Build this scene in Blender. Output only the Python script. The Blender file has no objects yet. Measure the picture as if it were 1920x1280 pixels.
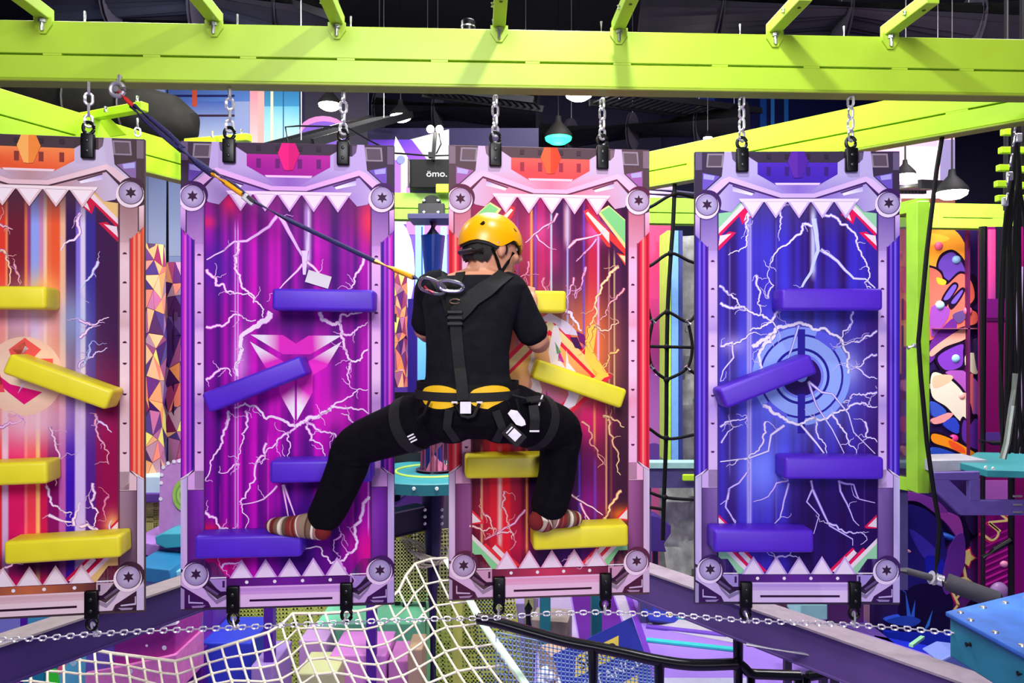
import bpy, bmesh, math, random
import numpy as np
from mathutils import Vector, Matrix
# ------------------------------------------------------------------ camera, world, lights
F = 1387.0            # focal length in pixels of a 1920 x 1280 frame
CZ = 4.2              # eye height above the hall floor
SC = bpy.context.scene
COL = SC.collection
cam_d = bpy.data.cameras.new('camera'); cam = bpy.data.objects.new('camera', cam_d); COL.objects.link(cam)
cam_d.sensor_width = 36.0; cam_d.lens = 36.0*F/1920.0; cam_d.clip_start = 0.05; cam_d.clip_end = 200
cam.location = (0, 0, CZ); cam.rotation_euler = (math.pi/2, 0, 0)
SC.camera = cam
SC.view_settings.view_transform = 'Standard'; SC.view_settings.look = 'None'
SC.view_settings.exposure = 0.0; SC.view_settings.gamma = 1.0; SC.view_settings.use_curve_mapping = False
wd = bpy.data.worlds.new('hall_ambient'); SC.world = wd; wd.use_nodes = True
wd.node_tree.nodes['Background'].inputs[0].default_value = (0.80, 0.76, 0.95, 1)
wd.node_tree.nodes['Background'].inputs[1].default_value = 0.22
def area_light(name, loc, target, size, power, color=(1, 1, 1), spread=math.pi):
    l = bpy.data.lights.new(name, 'AREA'); l.shape = 'DISK'; l.size = size; l.energy = power; l.color = color; l.spread = spread
    o = bpy.data.objects.new(name, l); COL.objects.link(o); o.location = loc
    o.rotation_euler = (Vector(target)-Vector(loc)).to_track_quat('-Z', 'Y').to_euler()
    return o
def point_light(name, loc, power, color=(1, 1, 1), r=0.1):
    l = bpy.data.lights.new(name, 'POINT'); l.energy = power; l.color = color; l.shadow_soft_size = r
    o = bpy.data.objects.new(name, l); COL.objects.link(o); o.location = loc
    return o
area_light('beam_floodlight', (0.42, 1.95, CZ+2.15), (0.5, 3.05, CZ+0.6), 0.12, 27, (1, 0.98, 0.95))
area_light('hall_light_camera_side', (-0.6, -2.4, CZ+2.4), (0, 3.2, CZ-0.3), 2.2, 262, (1.0, 0.97, 1.0))
area_light('hall_light_low_side', (1.6, -2.2, CZ-0.4), (0.4, 3.2, CZ-0.6), 2.0, 70, (0.95, 0.9, 1.0))
area_light('mural_wash_left', (-3.0, 7.2, CZ+3.6), (-4.0, 11.0, CZ-0.5), 0.8, 110, (1.0, 0.97, 0.95))
area_light('mural_wash_middle', (0.6, 7.6, CZ+3.4), (-0.4, 11.0, CZ-0.5), 0.8, 90, (1.0, 0.97, 0.95))
area_light('mural_wash_right', (4.0, 5.8, CZ+3.0), (5.0, 9.0, CZ-0.5), 0.8, 170, (1.0, 0.95, 0.95))
area_light('floor_fill', (0.0, 6.2, CZ+3.8), (0.0, 6.4, 0), 1.6, 200, (0.98, 0.96, 1.0))  # unseen overhead fill, added to lift the dark lower area
area_light('mid_fill', (0.2, 3.7, CZ+3.0), (0.3, 7.2, CZ-1.2), 1.0, 170, (0.98, 0.97, 1.0))  # added fill without a fixture, lights what stands between the panels
area_light('net_fill', (-2.6, 4.2, CZ+2.9), (-1.4, 6.4, CZ-2.4), 1.0, 170, (1.0, 0.98, 0.96))  # unseen fill added to brighten the net and the lower left
area_light('right_wash', (3.6, 4.2, CZ+3.2), (4.2, 7.0, CZ-0.8), 0.9, 125, (1.0, 0.96, 1.0))

# ------------------------------------------------------------------ helpers
def at(px, py, d):
    return Vector(((px-960.0)*d/F, d, CZ+(640.0-py)*d/F))
def lin(c):
    o = []
    for k in c[:3]:
        k = max(0.0, min(1.0, k/255.0))
        o.append(k/12.92 if k <= 0.04045 else ((k+0.055)/1.055)**2.4)
    return (o[0], o[1], o[2], 1.0)
def lin_np(a):
    a = np.clip(a/255.0, 0, 1)
    return np.where(a <= 0.04045, a/12.92, ((a+0.055)/1.055)**2.4)
def mix(a, b, t):
    t = max(0.0, min(1.0, t))
    return tuple(a[i]+(b[i]-a[i])*t for i in range(3))
MATS = {}
def mat(name, rgb, rough=0.5, metal=0.0, var=0.08, scale=18.0, bump=0.0, spec=0.5, emit=None, alpha=None, trans=0.0):
    """node-based material: base colour varied by noise, optional fine bump"""
    if name in MATS: return MATS[name]
    m = bpy.data.materials.new(name); m.use_nodes = True; nt = m.node_tree
    b = nt.nodes['Principled BSDF']
    b.inputs['Roughness'].default_value = rough; b.inputs['Metallic'].default_value = metal
    b.inputs['Specular IOR Level'].default_value = spec
    c = lin(rgb)
    tc = nt.nodes.new('ShaderNodeTexCoord'); nz = nt.nodes.new('ShaderNodeTexNoise')
    nz.inputs['Scale'].default_value = scale; nz.inputs['Detail'].default_value = 4
    nt.links.new(tc.outputs['Object'], nz.inputs['Vector'])
    rp = nt.nodes.new('ShaderNodeValToRGB')
    rp.color_ramp.elements[0].position = 0.3; rp.color_ramp.elements[1].position = 0.7
    rp.color_ramp.elements[0].color = tuple(k*(1-var) for k in c[:3])+(1,)
    rp.color_ramp.elements[1].color = tuple(min(1, k*(1+var)) for k in c[:3])+(1,)
    nt.links.new(nz.outputs['Fac'], rp.inputs['Fac']); nt.links.new(rp.outputs['Color'], b.inputs['Base Color'])
    if bump > 0:
        n2 = nt.nodes.new('ShaderNodeTexNoise'); n2.inputs['Scale'].default_value = scale*9; n2.inputs['Detail'].default_value = 3
        nt.links.new(tc.outputs['Object'], n2.inputs['Vector'])
        bp = nt.nodes.new('ShaderNodeBump'); bp.inputs['Strength'].default_value = bump; bp.inputs['Distance'].default_value = 0.004
        nt.links.new(n2.outputs['Fac'], bp.inputs['Height']); nt.links.new(bp.outputs['Normal'], b.inputs['Normal'])
    if emit is not None:
        b.inputs['Emission Color'].default_value = lin(emit[0]); b.inputs['Emission Strength'].default_value = emit[1]
    if trans: b.inputs['Transmission Weight'].default_value = trans
    if alpha is not None: b.inputs['Alpha'].default_value = alpha
    MATS[name] = m
    return m
def vmat(name, rough=0.45, spec=0.4, bump=0.0):
    """printed surface: colour comes from the print's colour attribute, a little grain from noise"""
    if name in MATS: return MATS[name]
    m = bpy.data.materials.new(name); m.use_nodes = True; nt = m.node_tree
    b = nt.nodes['Principled BSDF']; b.inputs['Roughness'].default_value = rough; b.inputs['Specular IOR Level'].default_value = spec
    a = nt.nodes.new('ShaderNodeAttribute'); a.attribute_name = 'col'
    nz = nt.nodes.new('ShaderNodeTexNoise'); nz.inputs['Scale'].default_value = 260
    tc = nt.nodes.new('ShaderNodeTexCoord'); nt.links.new(tc.outputs['Object'], nz.inputs['Vector'])
    mr = nt.nodes.new('ShaderNodeMapRange'); mr.inputs['To Min'].default_value = 0.93; mr.inputs['To Max'].default_value = 1.05
    nt.links.new(nz.outputs['Fac'], mr.inputs['Value'])
    vm = nt.nodes.new('ShaderNodeVectorMath'); vm.operation = 'SCALE'
    nt.links.new(a.outputs['Color'], vm.inputs[0]); nt.links.new(mr.outputs['Result'], vm.inputs['Scale'])
    nt.links.new(vm.outputs['Vector'], b.inputs['Base Color'])
    if bump > 0:
        bp = nt.nodes.new('ShaderNodeBump'); bp.inputs['Strength'].default_value = bump; bp.inputs['Distance'].default_value = 0.004
        nt.links.new(nz.outputs['Fac'], bp.inputs['Height']); nt.links.new(bp.outputs['Normal'], b.inputs['Normal'])
    MATS[name] = m
    return m
W = {}      # world matrix of every object that may be a parent
def thing(name, label, cat, loc, group=None, rotz=0.0):
    o = bpy.data.objects.new(name, None); COL.objects.link(o); o.empty_display_size = 0.1
    o.location = loc; o.rotation_euler = (0, 0, rotz)
    W[o] = Matrix.Translation(Vector(loc)) @ Matrix.Rotation(rotz, 4, 'Z')
    return tag(o, label, cat, group)
def tag(o, label, cat, group=None, kind=None):
    o['label'] = label; o['category'] = cat
    if group: o['group'] = group
    if kind: o['kind'] = kind
    return o
def frame_of(d, up=Vector((0, 0, 1))):
    d = d.normalized()
    if abs(d.dot(up)) > 0.98: up = Vector((1, 0, 0)) if abs(d.x) < 0.9 else Vector((0, 1, 0))
    a = d.cross(up).normalized(); b = a.cross(d).normalized()
    return a, b
class MB:
    def __init__(s): s.v = []; s.f = []; s.c = []
    def add(s, vs, fs, col=None, cols=None):
        o = len(s.v); s.v += [tuple(x) for x in vs]
        for i, f in enumerate(fs):
            s.f.append([o+k for k in f])
            if cols is not None: s.c.append([cols[k] for k in f])
            else: s.c.append(col)
        return s
    def poly(s, pts, col=None, cols=None): return s.add(pts, [list(range(len(pts)))], col, cols)
    def hexa(s, p, col=None):      # 8 points: 4 bottom ring, 4 top ring
        return s.add(p, [(3, 2, 1, 0), (4, 5, 6, 7), (0, 1, 5, 4), (1, 2, 6, 5), (2, 3, 7, 6), (3, 0, 4, 7)], col)
    def box(s, c, size, rot=None, col=None):
        c = Vector(c); x, y, z = size[0]/2, size[1]/2, size[2]/2
        p = [Vector(q) for q in ((-x,-y,-z),(x,-y,-z),(x,y,-z),(-x,y,-z),(-x,-y,z),(x,-y,z),(x,y,z),(-x,y,z))]
        if rot is not None: p = [rot @ q for q in p]
        return s.hexa([c+q for q in p], col)
    def prism(s, pts, off, col=None):
        off = Vector(off); pts = [Vector(p) for p in pts]; n = len(pts)
        fs = [list(range(n))[::-1], [n+i for i in range(n)]]+[[i, (i+1) % n, n+(i+1) % n, n+i] for i in range(n)]
        return s.add(pts+[p+off for p in pts], fs, col)
    def bar(s, a, b, w, h, up=Vector((0, 0, 1)), col=None):
        a = Vector(a); b = Vector(b); x, y = frame_of(b-a, up); x = x*w/2; y = y*h/2
        return s.hexa([a-x-y, a+x-y, a+x+y, a-x+y, b-x-y, b+x-y, b+x+y, b-x+y], col)
    def tube(s, path, r, n=8, closed=False, cols=None, col=None):
        path = [Vector(p) for p in path]; m = len(path); up = Vector((0, 0, 1)); a = None; vs = []; fs = []
        for i, p in enumerate(path):
            if closed: d = path[(i+1) % m]-path[i-1]
            else: d = path[min(i+1, m-1)]-path[max(i-1, 0)]
            if d.length < 1e-9: d = Vector((0, 0, 1))
            d.normalize()
            if a is None: a, b = frame_of(d)
            else:
                a = (a-d*a.dot(d)); a = a.normalized() if a.length > 1e-6 else frame_of(d)[0]
                b = d.cross(a).normalized()
            rr = r[i] if isinstance(r, (list, tuple)) else r
            for k in range(n):
                t = 2*math.pi*k/n; vs.append(p+a*math.cos(t)*rr+b*math.sin(t)*rr)
        seg = m if closed else m-1
        for i in range(seg):
            j = (i+1) % m
            for k in range(n):
                l = (k+1) % n; fs.append((i*n+k, i*n+l, j*n+l, j*n+k))
        vc = None
        if cols is not None: vc = [cols[i//n] for i in range(len(vs))]
        if not closed:
            fs.append(tuple(range(n))[::-1]); fs.append(tuple((m-1)*n+k for k in range(n)))
        return s.add(vs, fs, col, vc)
    def cyl(s, a, b, r, n=16, col=None): return s.tube([a, b], r, n, col=col)
    def rings(s, rings, cols=None, caps=True, col=None):      # lofted rings of equal count
        n = len(rings[0]); vs = [p for r in rings for p in r]; fs = []
        for i in range(len(rings)-1):
            for k in range(n):
                l = (k+1) % n; fs.append((i*n+k, i*n+l, (i+1)*n+l, (i+1)*n+k))
        if caps: fs.append(tuple(range(n))[::-1]); fs.append(tuple((len(rings)-1)*n+k for k in range(n)))
        vc = [cols[i//n] for i in range(len(vs))] if cols is not None else None
        return s.add(vs, fs, col, vc)
    def ball(s, c, r, nu=16, nv=10, rot=None, col=None):
        c = Vector(c); r = Vector(r) if isinstance(r, (tuple, list, Vector)) else Vector((r, r, r)); rr = []
        for i in range(nv+1):
            t = math.pi*(0.002+0.996*i/nv); ring = []
            for k in range(nu):
                q = 2*math.pi*k/nu; p = Vector((r.x*math.sin(t)*math.cos(q), r.y*math.sin(t)*math.sin(q), r.z*math.cos(t)))
                ring.append(c+(rot @ p if rot is not None else p))
            rr.append(ring)
        return s.rings(rr, col=col)
    def lathe(s, base, axis, prof, n=20, col=None):            # prof: (distance along axis, radius)
        base = Vector(base); axis = Vector(axis).normalized(); a, b = frame_of(axis); rr = []
        for h, r in prof: rr.append([base+axis*h+(a*math.cos(2*math.pi*k/n)+b*math.sin(2*math.pi*k/n))*max(r, 1e-4) for k in range(n)])
        return s.rings(rr, col=col)
    def disc(s, c, x, y, r, n=20, col=None, cols=None):
        c = Vector(c); x = Vector(x); y = Vector(y)
        return s.poly([c+x*math.cos(2*math.pi*k/n)*r+y*math.sin(2*math.pi*k/n)*r for k in range(n)], col)
    def mesh(s, name, smooth=False, bevel=0.0, seg=2, angle=0.5):
        me = bpy.data.meshes.new(name); me.from_pydata(s.v, [], s.f); 
        if any(c is not None for c in s.c):
            ca = me.color_attributes.new('col', 'FLOAT_COLOR', 'CORNER'); buf = []
            for f, c in zip(s.f, s.c):
                if c is None: c = (200, 200, 200)
                if isinstance(c, list):
                    for k in c: buf += lin(k)
                else: buf += list(lin(c))*len(f)
            ca.data.foreach_set('color', buf)
        if bevel > 0:
            bm = bmesh.new(); bm.from_mesh(me); bmesh.ops.recalc_face_normals(bm, faces=bm.faces)
            es = [e for e in bm.edges if len(e.link_faces) == 2 and e.calc_face_angle(0) > angle]
            bmesh.ops.bevel(bm, geom=es, offset=bevel, segments=seg, profile=0.5, affect='EDGES', clamp_overlap=True)
            bm.to_mesh(me); bm.free()
        elif not any(isinstance(c, list) for c in s.c) and len(s.f) > 1:
            bm = bmesh.new(); bm.from_mesh(me); bmesh.ops.recalc_face_normals(bm, faces=bm.faces); bm.to_mesh(me); bm.free()
        if smooth:
            me.polygons.foreach_set('use_smooth', [True]*len(me.polygons))
            try: me.set_sharp_from_angle(angle=0.7)
            except Exception: pass
        me.update()
        return me
    def build(s, name, m, parent=None, local=False, smooth=False, bevel=0.0, seg=2, label=None):
        me = s.mesh(name, smooth, bevel, seg); me.materials.append(m)
        return link(name, me, parent, local, label)
def link(name, me, parent=None, local=False, label=None):
    o = bpy.data.objects.new(name, me); COL.objects.link(o); W[o] = Matrix.Identity(4)
    if parent is not None:
        o.parent = parent
        if not local: o.matrix_parent_inverse = W[parent].inverted()
        else: W[o] = W[parent].copy()
    if label: o['label'] = label
    return o
def struct(o): o['kind'] = 'structure'; return o
def text_mesh(txt, size, extrude=0.0):
    cu = bpy.data.curves.new('txt', 'FONT'); cu.body = txt; cu.size = size; cu.extrude = extrude; cu.align_x = 'CENTER'; cu.align_y = 'CENTER'
    o = bpy.data.objects.new('txt', cu); COL.objects.link(o)
    dg = bpy.context.evaluated_depsgraph_get(); me = bpy.data.meshes.new_from_object(o.evaluated_get(dg))
    bpy.data.objects.remove(o); bpy.data.curves.remove(cu)
    return me
def text_on(txt, size, origin, ux, uy, m, name, parent, wide=1.0, bold=0.0):
    """flat lettering laid on a surface spanned by ux, uy"""
    me = text_mesh(txt, size); ux = Vector(ux).normalized(); uy = Vector(uy).normalized(); o = Vector(origin)
    for v in me.vertices: v.co = o+ux*v.co.x*wide+uy*v.co.y
    me.materials.clear(); me.materials.append(m)
    ob = link(name, me, parent)
    return ob
def noisy(pts, jag, it, rng):
    pts = [Vector((p[0], p[1])) for p in pts]
    for _ in range(it):
        q = [pts[0]]
        for a, b in zip(pts[:-1], pts[1:]):
            d = b-a; n = Vector((-d.y, d.x)); q += [(a+b)/2+n*rng.uniform(-jag, jag), b]
        pts = q
    return pts
PRINT = vmat('printed_vinyl', 0.5, 0.12)
GREEN = mat('lime_powder_coat', (178, 216, 58), 0.42, 0.0, 0.05, 6, 0.02)
GREEN2 = mat('lime_powder_coat_vivid', (176, 224, 30), 0.42, 0.0, 0.06, 5, 0.02)  # more saturated lime for the side beams and small fittings
STEEL = mat('galvanised_steel', (222, 220, 228), 0.3, 0.55, 0.12, 60)
BOLT = mat('zinc_bolt', (200, 200, 205), 0.3, 0.8, 0.1, 60)
BLACK = mat('black_rubber', (9, 9, 11), 0.35, 0, 0.2, 30, 0, 0.3)
BLACKROPE = mat('black_rope', (10, 9, 13), 0.7, 0, 0.3, 80, 0.3, 0.2)
WHITEROPE = mat('cream_rope', (226, 218, 198), 0.8, 0, 0.08, 60, 0.2)
# ------------------------------------------------------------------ hanging panels
PW, PH = 0.868, 1.926
THEME = {
 1: dict(L=(240, 205, 215), L2=(205, 190, 222), M=(186, 138, 140), D=(74, 56, 62), DK=(58, 30, 52), band=((252, 140, 80), (235, 90, 50)), gem=((255, 180, 95), (245, 140, 60)),
         tube=[(250, 120, 70), (235, 70, 50), (255, 170, 120), (240, 70, 60), (250, 150, 110), (235, 45, 60)], low=(150, 118, 140), bb=(205, 110, 70)),
 2: dict(L=(236, 180, 240), L2=(190, 165, 222), M=(140, 84, 190), D=(62, 46, 68), DK=(62, 20, 84), band=((185, 30, 155), (160, 10, 150)), gem=((245, 20, 130), (215, 10, 120)),
         tube=[(70, 20, 160), (190, 30, 190), (225, 90, 215), (120, 20, 180), (180, 60, 215), (60, 16, 150)], low=(128, 40, 175), bb=(120, 30, 160)),
 3: dict(L=(246, 190, 228), L2=(208, 180, 215), M=(236, 120, 150), D=(88, 66, 74), DK=(80, 30, 60), band=((250, 96, 88), (250, 72, 78)), gem=((245, 100, 60), (225, 70, 45)),
         tube=[(235, 40, 60), (195, 20, 60), (250, 60, 70), (255, 140, 140), (240, 40, 60), (175, 16, 70)], low=(150, 82, 140), bb=(215, 60, 100)),
 4: dict(L=(222, 190, 246), L2=(186, 172, 226), M=(128, 98, 205), D=(60, 48, 74), DK=(56, 26, 86), band=((78, 44, 190), (66, 36, 176)), gem=((96, 44, 172), (80, 36, 160)),
         tube=[(48, 26, 150), (66, 30, 185), (122, 100, 240), (58, 20, 168), (120, 90, 230), (74, 10, 160)], low=(122, 92, 165), bb=(104, 44, 160)),
}
# base centre (x, y) from the depth of the left and right edge, then yaw
PANELS = {}
def make_panel(i, pxl, dl, pxr, dr, ztop, label, group):
    xl, xr = (pxl-960)*dl/F, (pxr-960)*dr/F
    yaw = math.atan2(dr-dl, xr-xl); cx, cy = (xl+xr)/2, (dl+dr)/2
    o = thing('obstacle_panel', label, 'climbing panel', (cx, cy, CZ+ztop-PH), group, yaw)
    PANELS[i] = o
    return o
make_panel(1, -160, 2.89, 260, 3.009, 0.824, 'orange hanging panel cut off by the left edge of the photo', 'hanging obstacle panels')
make_panel(2, 339, 3.033, 739, 3.103, 0.822, 'magenta hanging panel with a three-armed star emblem and purple steps', 'hanging obstacle panels')
make_panel(3, 842, 3.125, 1217, 3.207, 0.830, 'red hanging panel with a flame emblem in front of the climber', 'hanging obstacle panels')
make_panel(4, 1301, 3.150, 1689, 3.142, 0.808, 'blue-violet hanging panel with a round target emblem, rightmost of four', 'hanging obstacle panels')
def panel_px(i, px, py, off=0.0):
    """photo pixel -> (x, z) on panel i's front plane moved off metres towards the viewer"""
    M = W[PANELS[i]]; Mi = M.inverted()
    o = Mi @ Vector((0, 0, CZ)); d = (Mi @ (at(px, py, 1.0))) - o
    t = (-off-o.y)/d.y
    p = o+d*t
    return p.x, p.z
STEP = 0.00045
class Art:
    """flat print layers on a panel, each a hair above the one before"""
    def __init__(s, i): s.i = i; s.k = 0; s.T = THEME[i]
    def pt(s, px, py, own, lay):
        x, z = panel_px(s.i if own else 4, px, py)
        if not own: x = x*1.0
        return Vector((max(-PW/2+0.001, min(PW/2-0.001, x)), -0.001-lay*STEP, max(0.001, min(PH-0.001, z))))
    def poly(s, mb, pts, col, lay, own=False, mirror=False, cols=None):
        mb.poly([s.pt(p[0], p[1], own, lay) for p in pts], col, cols)
        if mirror: mb.poly([s.pt(2*1495-p[0], p[1], own, lay) for p in pts][::-1], col, cols[::-1] if cols else None)
    def grad(s, mb, pts, f, lay, own=False, mirror=False): s.poly(mb, pts, None, lay, own, mirror, [f(p) for p in pts])
    def vstrip(s, mb, x0, x1, stops, lay, mirror=True, f=None):
        for (y0, c0), (y1, c1) in zip(stops[:-1], stops[1:]):
            s.poly(mb, [(x0, y0), (x1, y0), (x1, y1), (x0, y1)], None, lay, False, mirror, [c0, c0, c1, c1])
    def circle(s, mb, cx, cy, r, col, lay, own=False, n=24, edge=None):
        for k in range(n):
            a, b = 2*math.pi*k/n, 2*math.pi*(k+1)/n
            s.poly(mb, [(cx, cy), (cx+r*math.cos(a), cy+r*math.sin(a)), (cx+r*math.cos(b), cy+r*math.sin(b))], None, lay, own, False, [col, edge or col, edge or col])
def star_pts(cx, cy, r, r2, n=6, rot=-math.pi/2):
    return [(cx+(r if k % 2 == 0 else r2)*math.cos(rot+math.pi*k/n), cy+(r if k % 2 == 0 else r2)*math.sin(rot+math.pi*k/n)) for k in range(2*n)]
RIVETS = (491, 543, 595, 650, 685, 740, 792, 845)
def frame_print(i):
    T = THEME[i]; P = PANELS[i]; A = Art(i); L, L2, M, D, DK = T['L'], T['L2'], T['M'], T['D'], T['DK']
    bd = MB().box((0, 0.010, PH/2), (PW, 0.020, PH), col=D); bd.build('board', PRINT, P, True, bevel=0.0015, seg=1)
    fm = MB(); C = 1495
    def hg(p):      # headpiece colour: pale at the horns, theme colour in the middle
        return mix(L2, M, max(0, 1-abs(p[0]-C)/95.0)*0.85 if p[1] > 340 else 0)
    A.poly(fm, [(1326, 288), (1357, 288), (1355, 314), (1324, 314)], (146, 132, 150), 1, mirror=True)
    A.poly(fm, [(1329, 291), (1354, 291), (1352, 311), (1327, 311)], mix(D, (120, 106, 118), .5), 2, mirror=True)
    A.poly(fm, [(1304, 286), (1316, 286), (1316, 319), (1304, 319)], mix(D, L2, .35), 1, mirror=True)
    A.poly(fm, [(1317, 324), (1350, 331), (1322, 356), (1317, 356)], mix(M, (90, 70, 190), .5), 1, mirror=True)
    A.poly(fm, [(1319, 326), (1340, 330), (1338, 338), (1319, 336)], mix(L2, (150, 150, 240), .5), 2, mirror=True)
    # coloured band with slots, gem is its own part
    A.poly(fm, [(1416, 305), (1574, 305), (1574, 328), (1540, 348), (1450, 348), (1416, 328)], None, 2, cols=[T['band'][0]]*2+[T['band'][1]]*4)
    for sx in (-54, -20, 20, 54):
        A.poly(fm, [(C+sx-4, 313), (C+sx+4, 313), (C+sx+4, 330), (C+sx-4, 330)], mix(T['band'][1], DK, .55), 3)
        A.poly(fm, [(C+sx-4, 289), (C+sx+4, 289), (C+sx+4, 298), (C+sx-4, 298)], mix(D, (30, 20, 30), .35), 3)
    A.grad(fm, [(1358, 284), (1371, 284), (1373, 299), (1380, 306), (1400, 306), (1400, 292), (1420, 305), (1420, 327), (1455, 347), (C, 347), (C, 377), (1462, 377), (1366, 343), (1336, 372), (1312, 368), (1353, 331)], hg, 4, mirror=True)
    A.poly(fm, [(1372, 286), (1380, 286), (1380, 306), (1373, 299)], mix(D, L2, .3), 3, mirror=True)
    A.poly(fm, [(1452, 343), (C, 343), (C, 347), (1455, 347)], mix(L, (255, 255, 255), .2), 5, mirror=True)
    A.grad(fm, [(1313, 371), (1353, 337), (1367, 331), (1465, 363), (C, 363), (C, 371), (1463, 371), (1367, 341), (1340, 366), (1330, 372)], lambda p: mix(L, M, 0.15 if p[0] > 1400 else 0), 6, mirror=True)
    A.poly(fm, [(1340, 366), (1367, 341), (1463, 371), (C, 371), (C, 374), (1462, 374), (1367, 345), (1343, 369)], mix(DK, M, .15), 7, mirror=True)
    A.grad(fm, [(1345, 369), (1367, 345), (1462, 374), (C, 374), (C, 381), (1388, 379), (1371, 398), (1352, 394), (1346, 386)], lambda p: mix(L2, M, (p[0]-1345)/110.0), 7, mirror=True)
    A.poly(fm, [(1373, 347), (1416, 361), (1412, 363), (1373, 350)], mix(DK, M, .3), 8, mirror=True)
    A.poly(fm, [(1373, 350), (1412, 363), (1409, 367), (1373, 359)], None, 8, mirror=True, cols=[mix(L2, (170, 150, 235), .6), (245, 238, 250), (245, 238, 250), (215, 205, 245)])
    # side rails
    A.grad(fm, [(1314, 400), (1345, 393), (1345, 470), (1327, 470), (1326, 463), (1314, 452)], lambda p: mix(mix(M, D, .25), L, (p[1]-400)/130.0), 1, mirror=True)
    A.grad(fm, [(1303, 402), (1312, 405), (1312, 456), (1303, 440)], lambda p: mix(L, M, (p[1]-400)/60.0), 2, mirror=True)
    tb = T['tube']; n = len(tb)*2
    for k in range(n):
        xa, xb = 1302+24.5*k/n, 1302+24.5*(k+1)/n; c0 = tb[k//2]; c1 = tb[min(len(tb)-1, (k+1)//2)]
        for sgn in (1, -1):
            q = lambda x, y: (x, y) if sgn == 1 else (2*1495-x, y)
            A.poly(fm, [q(xa, 439+(xa-1302)), q(xb, 439+(xb-1302)), q(xb, 893-(xb-1302)*.62), q(xa, 893-(xa-1302)*.62)], None, 2, cols=[c0, mix(c0, c1, .5), mix(c0, c1, .5), c0])
    st = [(470, mix(M, L, .6)), (505, L), (585, mix(L, M, .12)), (618, mix(L, M, .38)), (630, L), (715, mix(L, (255, 235, 255), .3)), (760, mix(L, M, .45)), (800, mix(L, M, .15)), (860, L), (913, mix(L, M, .1))]
    A.vstrip(fm, 1328, 1345, st, 2)
    A.poly(fm, [(1316, 890), (1328, 880), (1345, 880), (1345, 914), (1316, 914)], mix(L, M, .15), 2, mirror=True)
    A.poly(fm, [(1326.3, 462), (1328.2, 462), (1328.2, 880), (1326.3, 880)], mix(M, DK, .5), 3, mirror=True)
    A.poly(fm, [(1344.6, 398), (1346.6, 398), (1346.6, 1052), (1344.6, 1052)], mix(DK, M, .3), 13, mirror=True)
    lo = T['low']
    A.poly(fm, [(1316, 915), (1330, 915), (1330, 1056), (1316, 1056)], None, 2, mirror=True, cols=[mix(lo, DK, .45), lo, mix(lo, DK, .25), mix(lo, DK, .6)])
    A.poly(fm, [(1330, 915), (1345, 915), (1345, 1056), (1330, 1056)], None, 2, mirror=True, cols=[lo, mix(lo, L, .15), mix(lo, DK, .3), mix(lo, DK, .25)])
    A.poly(fm, [(1303, 895), (1315, 888), (1315, 1062), (1303, 1056)], None, 3, mirror=True, cols=[mix(L2, (255, 255, 255), .3), L2, mix(L2, L, .5), L2])
    A.poly(fm, [(1302, 893), (1326, 878), (1316, 889), (1303, 897)], mix(L, (255, 255, 255), .4), 3, mirror=True)
    # bottom corners
    A.poly(fm, [(1304, 1086), (1352, 1116), (1354, 1129), (1303, 1129)], DK, 1, mirror=True)
    A.poly(fm, [(1303, 1090), (1310, 1094), (1310, 1129), (1303, 1129)], mix(L2, D, .2), 2, mirror=False)
    A.poly(fm, [(2*C-1303, 1082), (2*C-1316, 1092), (2*C-1316, 1129), (2*C-1303, 1129)], L2, 2)
    A.poly(fm, [(1317, 1104), (1319, 1104), (1319, 1116), (1343, 1118), (1343, 1120.5), (1317, 1119)], L2, 2, mirror=True)
    A.poly(fm, [(1322, 1124), (1348, 1123), (1342, 1127.5), (1324, 1127.5)], mix(L2, DK, .3), 2, mirror=True)
    A.poly(fm, [(1345, 1046), (1363, 1046), (1384, 1073), (1350, 1073)], mix(M, D, .3), 3, mirror=True)
    A.poly(fm, [(1350, 1073), (1384, 1073), (1384, 1100), (1372, 1100)], mix(L2, M, .35), 3, mirror=True)
    A.poly(fm, [(1352, 1073), (1384, 1073), (1384, 1075), (1353, 1075)], (248, 240, 250), 4, mirror=True)
    A.poly(fm, [(1304, 1062), (1318, 1075), (1338, 1088), (1368, 1113), (1386, 1104), (1386, 1127), (1357, 1127), (1352, 1117), (1304, 1086)], mix(L, L2, .5), 4, mirror=True)
    A.poly(fm, [(1344, 1092), (1366, 1114), (1386, 1106), (1386, 1112), (1367, 1122), (1352, 1106)], mix(L2, D, .4), 5, mirror=True)
    A.poly(fm, [(1344, 1090), (1352, 1082), (1374, 1099), (1386, 1099), (1386, 1106), (1368, 1106)], mix(DK, (30, 10, 40), .5), 6, mirror=True)
    A.poly(fm, [(1346, 1091), (1349, 1087), (1371, 1103), (1368, 1106)], mix(DK, L2, .35), 7, mirror=True)
    A.poly(fm, [(1377, 1080), (1381, 1080), (1381, 1092), (1377, 1092)], DK, 4, mirror=True)
    # lower beam: bar with dots, plate with slot
    bb = T['bb']
    A.grad(fm, [(1384, 1074), (C, 1074), (C, 1091), (1384, 1091)], lambda p: mix(bb, DK, abs(p[0]-C)/150.0), 3, mirror=True)
    for dx in (-75, -25, 25, 75):
        A.circle(fm, C+dx, 1083.5, 3.2, (250, 240, 250), 4, n=10)
    for y0, y1, c in ((1091, 1094, L), (1094, 1100, mix(L, M, .35)), (1100, 1106, mix(L, M, .2)), (1106, 1128.5, mix(L, (255, 255, 255), .2))):
        A.poly(fm, [(1386, y0), (1604, y0), (1604, y1), (1386, y1)], c, 4)
    A.poly(fm, [(1425, 1115), (1574, 1115), (1574, 1119), (1425, 1119)], mix(DK, (30, 5, 30), .5), 5)
    fm.build('frame_print', PRINT, P, True, label='printed frame artwork')
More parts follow.
